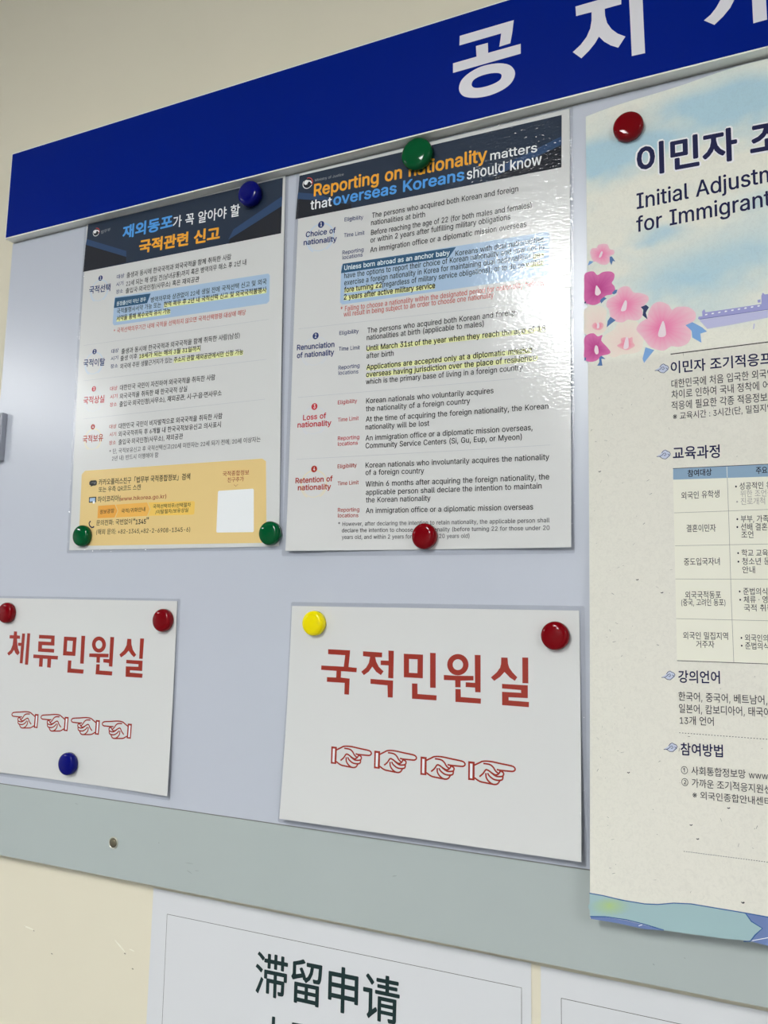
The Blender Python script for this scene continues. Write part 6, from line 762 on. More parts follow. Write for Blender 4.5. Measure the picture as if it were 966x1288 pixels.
def vcol_mat(name, rough=0.8, spec=0.15, bump=0.0, fleck=False):
    if name in MATS: return MATS[name]
    m = bpy.data.materials.new(name); m.use_nodes = True; nt = m.node_tree; b = nt.nodes['Principled BSDF']
    b.inputs['Roughness'].default_value = rough; b.inputs['Specular IOR Level'].default_value = spec
    a = nt.nodes.new('ShaderNodeVertexColor'); a.layer_name = 'print'
    src = a.outputs['Color']
    if fleck:
        tc = nt.nodes.new('ShaderNodeTexCoord')
        n = nt.nodes.new('ShaderNodeTexNoise'); n.inputs['Scale'].default_value = 260; n.inputs['Detail'].default_value = 6
        n.inputs['Roughness'].default_value = 0.7; n.inputs['Distortion'].default_value = 1.5
        nt.links.new(tc.outputs['Object'], n.inputs['Vector'])
        r = nt.nodes.new('ShaderNodeValToRGB'); r.color_ramp.elements[0].position = 0.33; r.color_ramp.elements[1].position = 0.55
        r.color_ramp.elements[0].color = (0.93, 0.93, 0.93, 1); r.color_ramp.elements[1].color = (1, 1, 1, 1)
        nt.links.new(n.outputs['Fac'], r.inputs['Fac'])
        x = nt.nodes.new('ShaderNodeMix'); x.data_type = 'RGBA'; x.blend_type = 'MULTIPLY'; x.inputs[0].default_value = 1
        nt.links.new(src, x.inputs[6]); nt.links.new(r.outputs['Color'], x.inputs[7]); src = x.outputs[2]
    nt.links.new(src, b.inputs['Base Color'])
    MATS[name] = m
    return m
def film_mat():
    if 'laminate' in MATS: return MATS['laminate']
    m = bpy.data.materials.new('laminate'); m.use_nodes = True; nt = m.node_tree; nt.nodes.clear()
    out = nt.nodes.new('ShaderNodeOutputMaterial'); mix = nt.nodes.new('ShaderNodeMixShader')
    tr = nt.nodes.new('ShaderNodeBsdfTransparent'); tr.inputs[0].default_value = (0.982, 0.984, 0.988, 1)
    gl = nt.nodes.new('ShaderNodeBsdfGlossy'); gl.inputs['Roughness'].default_value = 0.04
    fr = nt.nodes.new('ShaderNodeFresnel'); fr.inputs['IOR'].default_value = 1.5
    tc = nt.nodes.new('ShaderNodeTexCoord')
    n1 = nt.nodes.new('ShaderNodeTexNoise'); n1.inputs['Scale'].default_value = 420; n1.inputs['Detail'].default_value = 2
    n2 = nt.nodes.new('ShaderNodeTexNoise'); n2.inputs['Scale'].default_value = 9; n2.inputs['Detail'].default_value = 1
    mp = nt.nodes.new('ShaderNodeMapping'); mp.inputs['Scale'].default_value = (0.6, 1, 1.3)
    nt.links.new(tc.outputs['Object'], mp.inputs['Vector'])
    nt.links.new(mp.outputs['Vector'], n1.inputs['Vector']); nt.links.new(tc.outputs['Object'], n2.inputs['Vector'])
    b1 = nt.nodes.new('ShaderNodeBump'); b1.inputs['Strength'].default_value = 0.6; b1.inputs['Distance'].default_value = 0.0006
    b2 = nt.nodes.new('ShaderNodeBump'); b2.inputs['Strength'].default_value = 0.5; b2.inputs['Distance'].default_value = 0.002
    nt.links.new(n1.outputs['Fac'], b1.inputs['Height']); nt.links.new(n2.outputs['Fac'], b2.inputs['Height'])
    nt.links.new(b2.outputs['Normal'], b1.inputs['Normal'])
    nt.links.new(b1.outputs['Normal'], gl.inputs['Normal']); 
    ge = nt.nodes.new('ShaderNodeNewGeometry'); inv = nt.nodes.new('ShaderNodeMath'); inv.operation = 'SUBTRACT'; inv.inputs[0].default_value = 1
    mu = nt.nodes.new('ShaderNodeMath'); mu.operation = 'MULTIPLY'
    nt.links.new(ge.outputs['Backfacing'], inv.inputs[1]); nt.links.new(inv.outputs[0], mu.inputs[0]); nt.links.new(fr.outputs[0], mu.inputs[1])
    tm = nt.nodes.new('ShaderNodeMix'); tm.data_type = 'RGBA'; tm.inputs[6].default_value = (0.985, 0.986, 0.988, 1); tm.inputs[7].default_value = (0.90, 0.905, 0.915, 1)
    nt.links.new(ge.outputs['Backfacing'], tm.inputs[0]); nt.links.new(tm.outputs[2], tr.inputs[0])
    nt.links.new(mu.outputs[0], mix.inputs[0])
    nt.links.new(tr.outputs[0], mix.inputs[1]); nt.links.new(gl.outputs[0], mix.inputs[2]); nt.links.new(mix.outputs[0], out.inputs[0])
    MATS['laminate'] = m
    return m
def link(name, me, parent=None):
    o = bpy.data.objects.new(name, me); SC.collection.objects.link(o)
    if parent: o.parent = parent
    return o
def tag(o, label=None, cat=None, group=None, kind=None):
    if label: o['label'] = label
    if cat: o['category'] = cat
    if group: o['group'] = group
    if kind: o['kind'] = kind
    return o
def thing(name, loc, label, cat, group=None):
    o = bpy.data.objects.new(name, None); SC.collection.objects.link(o); o.location = loc; o.empty_display_size = 0.02
    return tag(o, label, cat, group)
def mesh(name, verts, faces, mats, idx=None, parent=None, smooth=False):
    me = bpy.data.meshes.new(name); me.from_pydata([tuple(v) for v in verts], [], faces)
    for m in (mats if isinstance(mats, (list, tuple)) else [mats]): me.materials.append(m)
    if idx:
        me.polygons.foreach_set('material_index', idx)
    if smooth: me.polygons.foreach_set('use_smooth', [True] * len(me.polygons))
    me.update()
    return link(name, me, parent)
def bm_obj(name, bm, m, parent=None, smooth=False):
    me = bpy.data.meshes.new(name); bm.to_mesh(me); bm.free(); me.materials.append(m)
    if smooth: me.polygons.foreach_set('use_smooth', [True] * len(me.polygons))
    return link(name, me, parent)
def box(name, x0, x1, y0, y1, z0, z1, m, parent=None, bev=0.0, seg=2):
    bm = bmesh.new(); bmesh.ops.create_cube(bm, size=1)
    for v in bm.verts:
        v.co = Vector(((x0 + x1) / 2 + v.co.x * (x1 - x0), (y0 + y1) / 2 + v.co.y * (y1 - y0), (z0 + z1) / 2 + v.co.z * (z1 - z0))) * MM
    if bev: bmesh.ops.bevel(bm, geom=bm.edges[:], offset=bev * MM, segments=seg, affect='EDGES', profile=0.7)
    return bm_obj(name, bm, m, parent)
def cl(a): return max(0.0, min(1.0, a))
# ---------------------------------------------------------------- the room (setting)
wall_m = mat('cream_wall_paint', (209, 202, 181), rough=0.75, spec=0.25, bump=0.15, bscale=60, noise_amt=0.025, nscale=6)
room_m = mat('far_wall_paint', (180, 182, 186), rough=0.8)
ceil_m = mat('ceiling_paint', (200, 201, 203), rough=0.9)
floor_m = mat('floor_vinyl', (105, 106, 108), rough=0.5, noise_amt=0.15, nscale=20)
def slab(name, a, b, m):
    bm = bmesh.new(); bmesh.ops.create_cube(bm, size=1)
    for v in bm.verts: v.co = Vector([(a[i] + b[i]) / 2 + v.co[i] * (b[i] - a[i]) for i in range(3)])
    return tag(bm_obj(name, bm, m), kind='structure')
WX0, WX1, WY0, WY1, CZ = -4.2, 3.4, -5.2, 0.016, 2.62
wall_front = slab('wall_front', (WX0, WY1, 0), (WX1, WY1 + 0.12, CZ), wall_m)
slab('wall_back', (WX0, WY0 - 0.12, 0), (WX1, WY0, CZ), room_m)
slab('wall_left', (WX0 - 0.12, WY0, 0), (WX0, WY1, CZ), room_m)
slab('wall_right', (WX1, WY0, 0), (WX1 + 0.12, WY1, CZ), room_m)
slab('floor', (WX0, WY0, -0.1), (WX1, WY1, 0), floor_m)
slab('ceiling', (WX0, WY0, CZ), (WX1, WY1, CZ + 0.1), ceil_m)
# small plaster scars and staple ends left in the wall under the board
scar_m = mat('plaster_scar', (222, 218, 200), rough=0.8); dent_m = mat('dark_nick', (120, 112, 96), rough=0.8)
def scar(x0, z0, x1, z1, w, m, name):
    a = Vector((x0, 0, z0)); b = Vector((x1, 0, z1)); d = (b - a).normalized(); n = Vector((-d.z, 0, d.x))
    vs = []; fs = []; N = 5
    for i in range(N + 1):
        t = i / N; ww = w * math.sin(math.pi * (0.12 + 0.76 * t)); c = a.lerp(b, t)
        for s, yy in ((-1, 0.2), (-0.4, -0.35), (0.4, -0.35), (1, 0.2)): p = c + n * s * ww; vs.append(Vector((p.x, yy, p.z)) * MM)
    for i in range(N):
        for k in range(3): fs.append((i * 4 + k, i * 4 + k + 1, i * 4 + k + 5, i * 4 + k + 4))
    o = mesh(name, vs, fs, m, parent=wall_front, smooth=True); o.location = (0, WY1, Z0); return o
for a in [(-501, -357, -486, -358.5, 1.2), (-362, -348.5, -347, -358, 1.1), (-341, -354, -334, -355, .8)]: scar(*a, scar_m, 'plaster_scar')
for a in [(-455.5, -379, -453, -379.6, .7), (-336, -373, -333.6, -373.4, .8), (-348, -359.6, -345.5, -359.8, .8), (-485.5, -359, -484, -360, .6), (-500.5, -357, -499, -357.2, .6)]: scar(*a, dent_m, 'wall_nick')
# ceiling lights: two recessed square-section luminaires set at right angles to the wall
frame_m = mat('white_lamp_frame', (225, 225, 222), rough=0.4)
def emit(name, col, s):
    m = bpy.data.materials.new(name); m.use_nodes = True; nt = m.node_tree; nt.nodes.clear()
    o = nt.nodes.new('ShaderNodeOutputMaterial'); e = nt.nodes.new('ShaderNodeEmission'); e.inputs[0].default_value = col + (1,); e.inputs[1].default_value = s
    nt.links.new(e.outputs[0], o.inputs[0]); return m
lamp_m = emit('lamp_diffuser', (0.975, 0.99, 0.985), LAMP)
def ceiling_light(x, y, w, l, label):
    t = thing('ceiling_light', (x, y, CZ), label, 'light', 'ceiling lights')
    W, L, D = w * 500, l * 500, 55
    for s in (-1, 1):
        box('light_frame', s * W - 12, s * W + 12, -L - 12, L + 12, -D, 0, frame_m, t, 1.5)
        box('light_frame', -W + 12, W - 12, s * L - 12, s * L + 12, -D, 0, frame_m, t, 1.5)
    box('diffuser', -W + 12, W - 12, -L + 12, L - 12, -D + 8, -D + 14, lamp_m, t)
    return t
LIGHTS = [(-0.32, -2.16, 0.30, 1.15, 'long ceiling light above and in front of the notice board'),
          (-3.10, -2.16, 0.30, 1.15, 'long ceiling light towards the left end of the room'),
          (2.40, -2.16, 0.30, 1.15, 'long ceiling light towards the right end of the room'),
          (-0.32, -4.2, 0.30, 1.15, 'long ceiling light at the back of the room')]
for a in LIGHTS: ceiling_light(*a)
# ---------------------------------------------------------------- notice board
board = thing('notice_board', (0, 0, Z0), 'long pale lavender-grey magnetic notice board with a grey-green rail along its lower edge', 'notice board')
panel_m = mat('whiteboard_enamel', (179, 183, 192), rough=0.28, spec=0.55, noise_amt=0.012, nscale=5, bump=0.02, bscale=14)
rail_m = mat('grey_green_rail', (163, 171, 168), rough=0.42, spec=0.4, noise_amt=0.03, nscale=9, bump=0.04, bscale=90)
BL, BR = -593.5, 1212
box('board_panel', BL, BR, 0, 15.9, -195.6, 497.5, panel_m, board, 0.6)
rail = box('bottom_rail', BL, BR, 0, 15.9, -277.4, -196.7, rail_m, board, 0.6)
gap_m = mat('joint_backing', (120, 120, 118), rough=0.7)
box('joint_strip', BL + 1, BR - 1, 0.9, 15.6, -197.4, -195.0, gap_m, board)
# screw cap on the rail
def lathe(name, prof, m, parent=None, seg=48, smooth=True):
    vs, fs = [], []
    for i, (r, y) in enumerate(prof):
        if r == 0: vs.append(Vector((0, y, 0)) * MM); continue
        for k in range(seg):
            a = 2 * math.pi * k / seg; vs.append(Vector((r * math.cos(a), y, r * math.sin(a))) * MM)
    pos = []; c = 0
    for r, y in prof: pos.append(c); c += 1 if r == 0 else seg
    for i in range(len(prof) - 1):
        a, b = pos[i], pos[i + 1]; ra, rb = prof[i][0], prof[i + 1][0]
        for k in range(seg):
            k2 = (k + 1) % seg
            if ra == 0: fs.append((a, b + k2, b + k))
            elif rb == 0: fs.append((a + k, a + k2, b))
            else: fs.append((a + k, a + k2, b + k2, b + k))
    o = mesh(name, vs, fs, m, parent=parent, smooth=smooth)
    bm = bmesh.new(); bm.from_mesh(o.data); bmesh.ops.recalc_face_normals(bm, faces=bm.faces); bm.to_mesh(o.data); bm.free()
    return o
scr = lathe('screw', [(0, 0), (6.4, 0), (6.4, -0.9), (5.9, -1.4), (5.4, -1.2), (5.0, -0.6), (0, -0.6)], mat('pale_screw_rim', (200, 200, 185), rough=0.3, metal=0.6), board)
scr.location = (-0.3574, 0, -0.2409)
sc2 = lathe('screw_head', [(0, -0.5), (5.0, -0.5), (4.8, -1.5), (3.6, -2.1), (0, -2.4)], mat('dark_screw_head', (104, 98, 80), rough=0.35, metal=0.5), scr)
# scuffs on rail and panel
scuff_m = mat('grey_scuff', (140, 146, 144), rough=0.7)
def mark(x0, z0, x1, z1, w, m, par, name='scuff'):
    a = Vector((x0, 0, z0)); b = Vector((x1, 0, z1)); d = (b - a).normalized(); n = Vector((-d.z, 0, d.x)); vs = []
    for t, s in ((0, 0.3), (0.35, 1), (0.7, 0.8), (1, 0.3)):
        c = a.lerp(b, t)
        for q_ in (-1, 1): p = c + n * q_ * w * s; vs.append(Vector((p.x, -0.06, p.z)) * MM)
    return mesh(name, vs, [(0, 1, 3, 2), (2, 3, 5, 4), (4, 5, 7, 6)], m, parent=par)
for a in [(-258, -248.2, -248, -248, .3), (-256, -255.5, -249, -258, .35), (-246, -254.5, -240, -253.7, .25), (-19.5, -227.3, -15, -226.2, .4), (212, -261, 213.4, -262, .5), (236, -252, 237, -252.6, .4), (-418, -205.5, -413, -206.3, .3), (-295.5, -232.8, -294, -233, .5)]: mark(*a, scuff_m, rail)
# grey block added in place of a dark reflected patch at the left edge
stand_in = box('edge_stand_in', -16, 7.5, -9, 0, -31, 31, mat('grey_stand_in', (150, 152, 160), rough=0.45), None, 2.5, 3)
stand_in.location = (-0.584, 0, Z0 + 0.232)
tag(stand_in, "small added grey block in place of a dark reflected patch at the notice board's left edge, cut off by the picture", 'stand_in')
# ---------------------------------------------------------------- printed matter
def gauss(u, v, cu, cv, ru, rv): return math.exp(-((u - cu) / ru) ** 2 - ((v - cv) / rv) ** 2)
SH = {
 'kr': dict(o=OR['kr'], h=420, by=0, off=lambda u, v: 1.0 + 1.5 * math.sin(math.pi * cl(v / 420)) ** 2),
 'en': dict(o=OR['en'], h=420, by=0, off=lambda u, v: 1.2 + 2.0 * math.sin(math.pi * cl(v / 420)) ** 2 + 5.0 * (2 * u / 297 - 1) ** 2 * cl(1 - v / 420) ** 3),
 's3': dict(o=OR['s3'], h=210, by=0, off=lambda u, v: 1.2 + 8.0 * cl(1 - v / 210) ** 2),
 's1': dict(o=OR['s1'], h=210, by=0, off=lambda u, v: 1.0 + 4.0 * (2 * u / 297 - 1) ** 2 * cl(1 - v / 210) ** 2),
 'hj': dict(o=OR['hj'], h=728, by=0, off=lambda u, v: 1.5 + 15.0 * cl(1 - v / 728) ** 3),
 'n1': dict(o=OR['n1'], h=297, by=16, off=lambda u, v: 0.6),
 'n2': dict(o=OR['n2'], h=297, by=16, off=lambda u, v: 0.6),
 'sg': dict(o=OR['sg'], h=120, by=-12, off=lambda u, v: 0.0)}
def lift(n, u, v, e): return Vector((u, -SH[n]['off'](u, v) - e, v)) * MM
LAYER = lambda k: 0.05 + 0.03 * k
def winding(x, y, loops):
    w = 0
    for P in loops:
        for i in range(len(P)):
            (x1, y1), (x2, y2) = P[i - 1], P[i]
            if (y1 <= y) != (y2 <= y):
                t = x1 + (y - y1) * (x2 - x1) / (y2 - y1)
                if t > x: w += 1 if y2 > y1 else -1
    return w
GLYPH = {}
def glyph(c):
    """(advance, points, triangles) of one character"""
    if c in GLYPH: return GLYPH[c]
    if c not in TYPE: GLYPH[c] = (0.23, [], []); return GLYPH[c]
    f = TYPE[c]; loops = [[(x / 500, y / 500) for x, y in zip(n[::2], n[1::2])] for n in f[1:]]
    pts = [Vector(p) for P in loops for p in P]; ed = []; k = 0
    for P in loops: ed += [(k + i, k + (i + 1) % len(P)) for i in range(len(P))]; k += len(P)
    V, _, F = geometry.delaunay_2d_cdt(pts, ed, [], 0, 1e-6)[:3]
    tri = []
    for t in F:
        x = sum(V[i].x for i in t) / len(t); y = sum(V[i].y for i in t) / len(t)
        if winding(x, y, loops): tri.append(tuple(t))
    GLYPH[c] = (f[0] / 500, [(v.x, v.y) for v in V], tri)
    return GLYPH[c]
def glyphs(txt, latin_scale=1.0):
    """a line of type as points and triangles; Latin letters are scaled to sit with Korean ones"""
    x = 0.0; vs, fs = [], []
    for c in txt:
        adv, V, F = glyph(c); k = latin_scale if 32 <= ord(c) < 127 else 1.0; b = len(vs)
        vs += [(x + u * k, v * k) for u, v in V]; fs += [tuple(b + i for i in t) for t in F]; x += adv * k
    return vs, fs
class Sheet:
    def __init__(s, n, root): s.n = n; s.root = root; s.parts = {}
    def add(s, part, col, vs, fs):
        p = s.parts.setdefault(part, dict(v=[], f=[], i=[], m=[]))
        if col not in p['m']: p['m'].append(col)
        k = p['m'].index(col); b = len(p['v']); p['v'] += vs
        for f in fs: p['f'].append(tuple(b + j for j in f)); p['i'].append(k)
    def flush(s):
        for name, p in s.parts.items():
            mesh(name.split('#')[0], p['v'], p['f'], [ink(c, s.n in ('kr', 'en', 's3', 's1')) for c in p['m']], p['i'], s.root)
    def text(s, it, part):
        _, txt, col, bold, A, B, h, fit, hang = it
        ls = 1.3 if hang else 1.0
        vs, fs = glyphs(txt, ls)
        x0 = min(v[0] for v in vs); ref = vs if not fit else glyphs(txt[:fit].rstrip(), ls)[0]
        sx = math.hypot(B[0] - A[0], B[1] - A[1]) / (max(v[0] for v in ref) - x0)
        sy = h / (0.86 if hang else 0.509); sh = 0.078 if hang else 0.0
        a = math.atan2(B[1] - A[1], B[0] - A[0]); ca, sa = math.cos(a), math.sin(a)
        # weight is built up by overprinting the line at tiny offsets, like a heavier cut of the face
        wt = bold if hang else bold * 1.0
        offs = [(-.010, -.004), (.010, -.004), (0, .008)] if wt < 0.003 and not hang else [(-.010, -.006), (.010, -.006), (0, .009)] if wt < 0.003 else [(wt * math.cos(k * math.pi / 4 + .4), wt * math.sin(k * math.pi / 4 + .4)) for k in range(0, 8, 1 if wt > .022 else 2)]
        for k, (dx, dy) in enumerate(offs):
            out = []
            for x, y in vs:
                X = (x + dx - x0) * sx; Y = (y + dy + sh) * sy; out.append(lift(s.n, A[0] + X * ca, A[1] + X * sa + Y, LAYER(4 if col == 'halo' else 5) + .004 * k))
            s.add(part, col, out, fs)
    def poly(s, pts, col, lay, part, hole=None, e=None):
        bm = bmesh.new()
        loops = [pts] + ([hole] if hole else [])
        vv = [bm.verts.new((u, 0, v)) for lp in loops for u, v in lp]
        for t in geometry.tessellate_polygon([[Vector((u, v, 0)) for u, v in lp] for lp in loops]):
            try: bm.faces.new([vv[i] for i in t])
            except ValueError: pass
        for _ in range(6):
            lg = [x for x in bm.edges if x.calc_length() > 14]
            if not lg: break
            bmesh.ops.subdivide_edges(bm, edges=lg, cuts=1); bmesh.ops.triangulate(bm, faces=bm.faces[:])
        bm.verts.index_update()
        vs = [lift(s.n, v.co.x, v.co.z, LAYER(lay) if e is None else e) for v in bm.verts]; fs = [tuple(v.index for v in f.verts) for f in bm.faces]
        bm.free(); s.add(part, col, vs, fs)
    def line(s, pts, w, col, lay, part, dash=0, closed=False):
        P = [Vector(p) for p in pts]
        if closed: P.append(P[0])
        R_ = [P[0]]
        step = 8.0 if not dash else dash
        for a, b in zip(P, P[1:]):
            k = max(1, int((b - a).length / step))
            for i in range(1, k + 1): R_.append(a.lerp(b, i / k))
        vs, fs = [], []
        for i, p in enumerate(R_):
            d = (R_[min(i + 1, len(R_) - 1)] - R_[max(i - 1, 0)]); d = d.normalized() if d.length else Vector((1, 0)); nn = Vector((-d.y, d.x)) * w / 2
            vs += [lift(s.n, p.x + nn.x, p.y + nn.y, LAYER(lay)), lift(s.n, p.x - nn.x, p.y - nn.y, LAYER(lay))]
        for i in range(len(R_) - 1):
            if dash and i % 2: continue
            fs.append((2 * i, 2 * i + 1, 2 * i + 3, 2 * i + 2))
        s.add(part, col, vs, fs)
    def disc(s, c, r, col, lay, part, ring=0, arc=None):
        N = 32
        if ring:
            a0, a1 = arc or (0, 360); vs, fs = [], []
            for i in range(N + 1):
                t = math.radians(a0 + (a1 - a0) * i / N)
                for rr in (r, r * (1 - ring)): vs.append(lift(s.n, c[0] + rr * math.cos(t), c[1] + rr * math.sin(t), LAYER(lay)))
            fs = [(2 * i, 2 * i + 1, 2 * i + 3, 2 * i + 2) for i in range(N)]
        else:
            vs = [lift(s.n, c[0] + r * math.cos(2 * math.pi * i / N), c[1] + r * math.sin(2 * math.pi * i / N), LAYER(lay)) for i in range(N)]
            fs = [tuple(range(N))]
        s.add(part, col, vs, fs)
def smooth_loop(pts, k=4):
    out = []; n = len(pts)
    for i in range(n):
        p0, p1, p2, p3 = [Vector(pts[(i + j) % n]) for j in (-1, 0, 1, 2)]
        for t in [j / k for j in range(k)]:
            out.append(tuple(0.5 * ((2 * p1) + (p2 - p0) * t + (2 * p0 - 5 * p1 + 4 * p2 - p3) * t * t + (3 * p1 - p0 - 3 * p2 + p3) * t ** 3)))
    return out
def smooth_open(pts, k=4):
    P = [pts[0]] + list(pts) + [pts[-1]]; out = []
    for i in range(1, len(P) - 2):
        p0, p1, p2, p3 = [Vector(P[i + j]) for j in (-1, 0, 1, 2)]
        for t in [j / k for j in range(k)]:
            out.append(tuple(0.5 * ((2 * p1) + (p2 - p0) * t + (2 * p0 - 5 * p1 + 4 * p2 - p3) * t * t + (3 * p1 - p0 - 3 * p2 + p3) * t ** 3)))
    return out + [tuple(pts[-1])]
FLOWER = {'pink': ((222, 112, 158), (238, 186, 194)), 'magenta': ((176, 62, 124), (204, 112, 162)), 'pale': ((230, 200, 192), (224, 214, 200)),
          'core': ((222, 110, 140), (232, 176, 180)), 'moss': ((160, 184, 122), (148, 174, 176))}
def flower(s, it):
    _, kind, lay, c, pts = it
    P = smooth_loop(pts, 3); N = len(P); c1, c2 = FLOWER[kind]; vs, fs, cs = [lift(s.n, c[0], c[1], LAYER(lay) + .003)], [], [c1]
    rings = (0.15, 0.35, 0.6, 0.85, 1.0); mean = sum(math.hypot(p[0] - c[0], p[1] - c[1]) for p in P) / N
    for r in rings:
        for i, p in enumerate(P):
            vs.append(lift(s.n, c[0] + (p[0] - c[0]) * r, c[1] + (p[1] - c[1]) * r, LAYER(lay) + .003))
            d = math.hypot(p[0] - c[0], p[1] - c[1]) / mean
            t = cl(r ** 0.9 + 0.18 * (d - 1) + 0.06 * math.sin(i * 2.1)); cs.append(tuple(c1[k] + (c2[k] - c1[k]) * t for k in range(3)))
    for i in range(N):
        j = (i + 1) % N; fs.append((0, 1 + i, 1 + j))
        for r in range(len(rings) - 1): a = 1 + r * N; fs.append((a + i, a + N + i, a + N + j, a + j))
    o = mesh('printed_flower' if kind != 'moss' else 'printed_wash', vs, fs, vcol_mat('print_wash'), parent=s.root)
    at = o.data.color_attributes.new('print', 'FLOAT_COLOR', 'POINT')
    for i, cc in enumerate(cs): at.data[i].color = alb(cc)
def paper(n, root, quad, m, nu=30, nv=42, thick=0.22, top=None, bottom=None, margin=(0, 0, 0, 0), e=0.0, name='paper', color=None, wob=0.0):
    """a sheet with real thickness; quad = bl, br, tr, tl in mm, margins l, r, b, t grow it outwards"""
    bl, br, tr, tl = [Vector(p) for p in quad]; l, r, b, t = margin
    bl = bl + Vector((-l, -b)); br = br + Vector((r, -b)); tr = tr + Vector((r, t)); tl = tl + Vector((-l, t))
    F = []; uvs = []
    for j in range(nv + 1):
        for i in range(nu + 1):
            s, q_ = i / nu, j / nv
            p = bl.lerp(br, s).lerp(tl.lerp(tr, s), q_)
            if top: p.y += top(p.x) * q_
            if bottom: p.y += bottom(p.x) * (1 - q_)
            F.append(lift(n, p.x, p.y, e)); uvs.append((p.x, p.y))
    K = len(F); B = [f + Vector((0, thick * MM, 0)) for f in F]; W = nu + 1
    fs = []
    for j in range(nv):
        for i in range(nu):
            a = j * W + i; fs.append((a, a + 1, a + W + 1, a + W)); fs.append((K + a, K + a + W, K + a + W + 1, K + a + 1))
    rim = [i for i in range(W)] + [j * W + nu for j in range(1, nv + 1)] + [nv * W + i for i in range(nu - 1, -1, -1)] + [j * W for j in range(nv - 1, 0, -1)]
    for a, c in zip(rim, rim[1:] + rim[:1]): fs.append((a, K + a, K + c, c))
    o = mesh(name, F + B, fs, m, parent=root)
    if color:
        at = o.data.color_attributes.new('print', 'FLOAT_COLOR', 'POINT')
        for i, (u, v) in enumerate(uvs):
            c = alb(color(u, v)); at.data[i].color = c; at.data[K + i].color = c
    return o
def pouch_edge(n, root, quad, margin):
    """the clear rim of the laminating pouch that stands out beyond the paper on all four sides"""
    l, r, b, t = margin; P = [Vector(p) for p in quad]
    O = [P[0] + Vector((-l, -b)), P[1] + Vector((r, -b)), P[2] + Vector((r, t)), P[3] + Vector((-l, t))]
    def corner(c, a, d, rad=1.6):
        u, w = (a - c).normalized() * rad, (d - c).normalized() * rad
        return [c + u, c + (u + w) * 0.3, c + w]
    inn, out = [], []
    for k in range(4):
        c = corner(O[k], O[k - 1], O[(k + 1) % 4]); out += c; inn += [P[k]] * 3
        N = 30
        for i in range(1, N):
            f = i / N; out.append(c[2].lerp(corner(O[(k + 1) % 4], O[k], O[(k + 2) % 4])[0], f)); inn.append(P[k].lerp(P[(k + 1) % 4], f))
    M = len(inn); vs = []
    for e in (0.12, -0.3):
        for ring in (inn, out): vs += [lift(n, p.x, p.y, e) for p in ring]
    fs = []
    for i in range(M):
        j = (i + 1) % M
        for q_ in ((i, j, M + j, M + i), (2 * M + i, 3 * M + i, 3 * M + j, 2 * M + j), (M + i, M + j, 3 * M + j, 3 * M + i), (i, 2 * M + i, 2 * M + j, j)):
            if len({vs[x].to_tuple(7) for x in q_}) == 4: fs.append(q_)
            elif len({vs[x].to_tuple(7) for x in q_}) == 3:
                u_ = []
                for x in q_:
                    if vs[x].to_tuple(7) not in [vs[y_].to_tuple(7) for y_ in u_]: u_.append(x)
                fs.append(tuple(u_))
    o = mesh('pouch_edge', vs, fs, film, parent=root)
    bm = bmesh.new(); bm.from_mesh(o.data); bmesh.ops.remove_doubles(bm, verts=bm.verts[:], dist=1e-7); bmesh.ops.recalc_face_normals(bm, faces=bm.faces[:]); bm.to_mesh(o.data); bm.free()
def root_of(n, name, label, cat, group=None):
    s = SH[n]; return thing(name, (s['o'][0] * MM, s['by'] * MM, Z0 + s['o'][1] * MM), label, cat, group)
def pointing_hand(s, o, mir, part):
    f = -1 if mir else 1
    for st in HAND: s.line([(o[0] + f * x, o[1] + y) for x, y in smooth_open(st)], 1.45, 'sign_red', 1, part)
    s.poly([(o[0] + f * x, o[1] + y) for x, y in CUFF[0]], 'sign_red', 1, part)
    s.poly([(o[0] + f * x, o[1] + y) for x, y in CUFF[1]], 'white', 2, part)
BLOCK = {'hdr': 'header_band', 'hdr_dark': 'header_shade', 'hdr_stripe': 'header_stripe', 'box_blue': 'note_box', 'tab': 'note_tab', 'gold': 'contact_box', 'chev1': 'step_arrow',
         'chev2': 'step_arrow', 'chev3': 'step_arrow', 'yellow_hl': 'highlight', 'white': 'white_panel', 'black': 'speech_icon', 'hj_cell': 'table_ground', 'hj_blue': 'table_header',
         'hj_cloud': 'cloud_ornament', 'wave_teal': 'wave_band', 'wave_blue': 'wave_band', 'palace': 'palace_roof', 'pal_l': 'palace_wall', 'pal_w': 'roof_tile_row', 'leaf': 'printed_leaf',
         'leaf_d': 'printed_leaf', 'leaf_dd': 'printed_leaf', 'stamen': 'flower_stamen'}
def partname(k, it):
    if it[0] == 'T': return 'text_line#%d' % k
    if it[0] == 'L': return 'printed_rule#%d' % k if it[1] in ('rule', 'hj_line', 'hj_text', 'hj_grid', 'hj_cell') else ('wave_outline#%d' % k if it[1] in ('wave_line',) else 'printed_stroke#%d' % k)
    if it[0] == 'C': return 'printed_circle#%d' % k
    return BLOCK.get(it[1], 'printed_block') + '#%d' % k
def typeset(n, root, names=None):
    s = Sheet(n, root)
    for k, it in enumerate(PRINT[n]):
        kind = it[0]; part = names(k, it) if names else partname(k, it)
        if kind == 'T': s.text(it, part or 'printed_text')
        elif kind == 'P': s.poly(it[3], it[1], it[2], part)
        elif kind == 'S': s.poly(smooth_loop(it[3]), it[1], it[2], part)
        elif kind == 'R': s.poly(it[3], it[1], it[2], part, hole=it[4])
        elif kind == 'RS': s.poly(smooth_loop(it[3]), it[1], it[2], part, hole=smooth_loop(it[4]))
        elif kind == 'L': s.line(it[4], it[3], it[1], it[2], part, it[5])
        elif kind == 'C': s.disc(it[3], it[4], it[1], it[2], part, it[5], it[6])
        elif kind == 'F': flower(s, it)
    return s
paper_m = ink('lam_paper', True)
plain_m = mat('plain_notice_paper', (201, 202, 203), rough=0.7, spec=0.2)
film = film_mat()
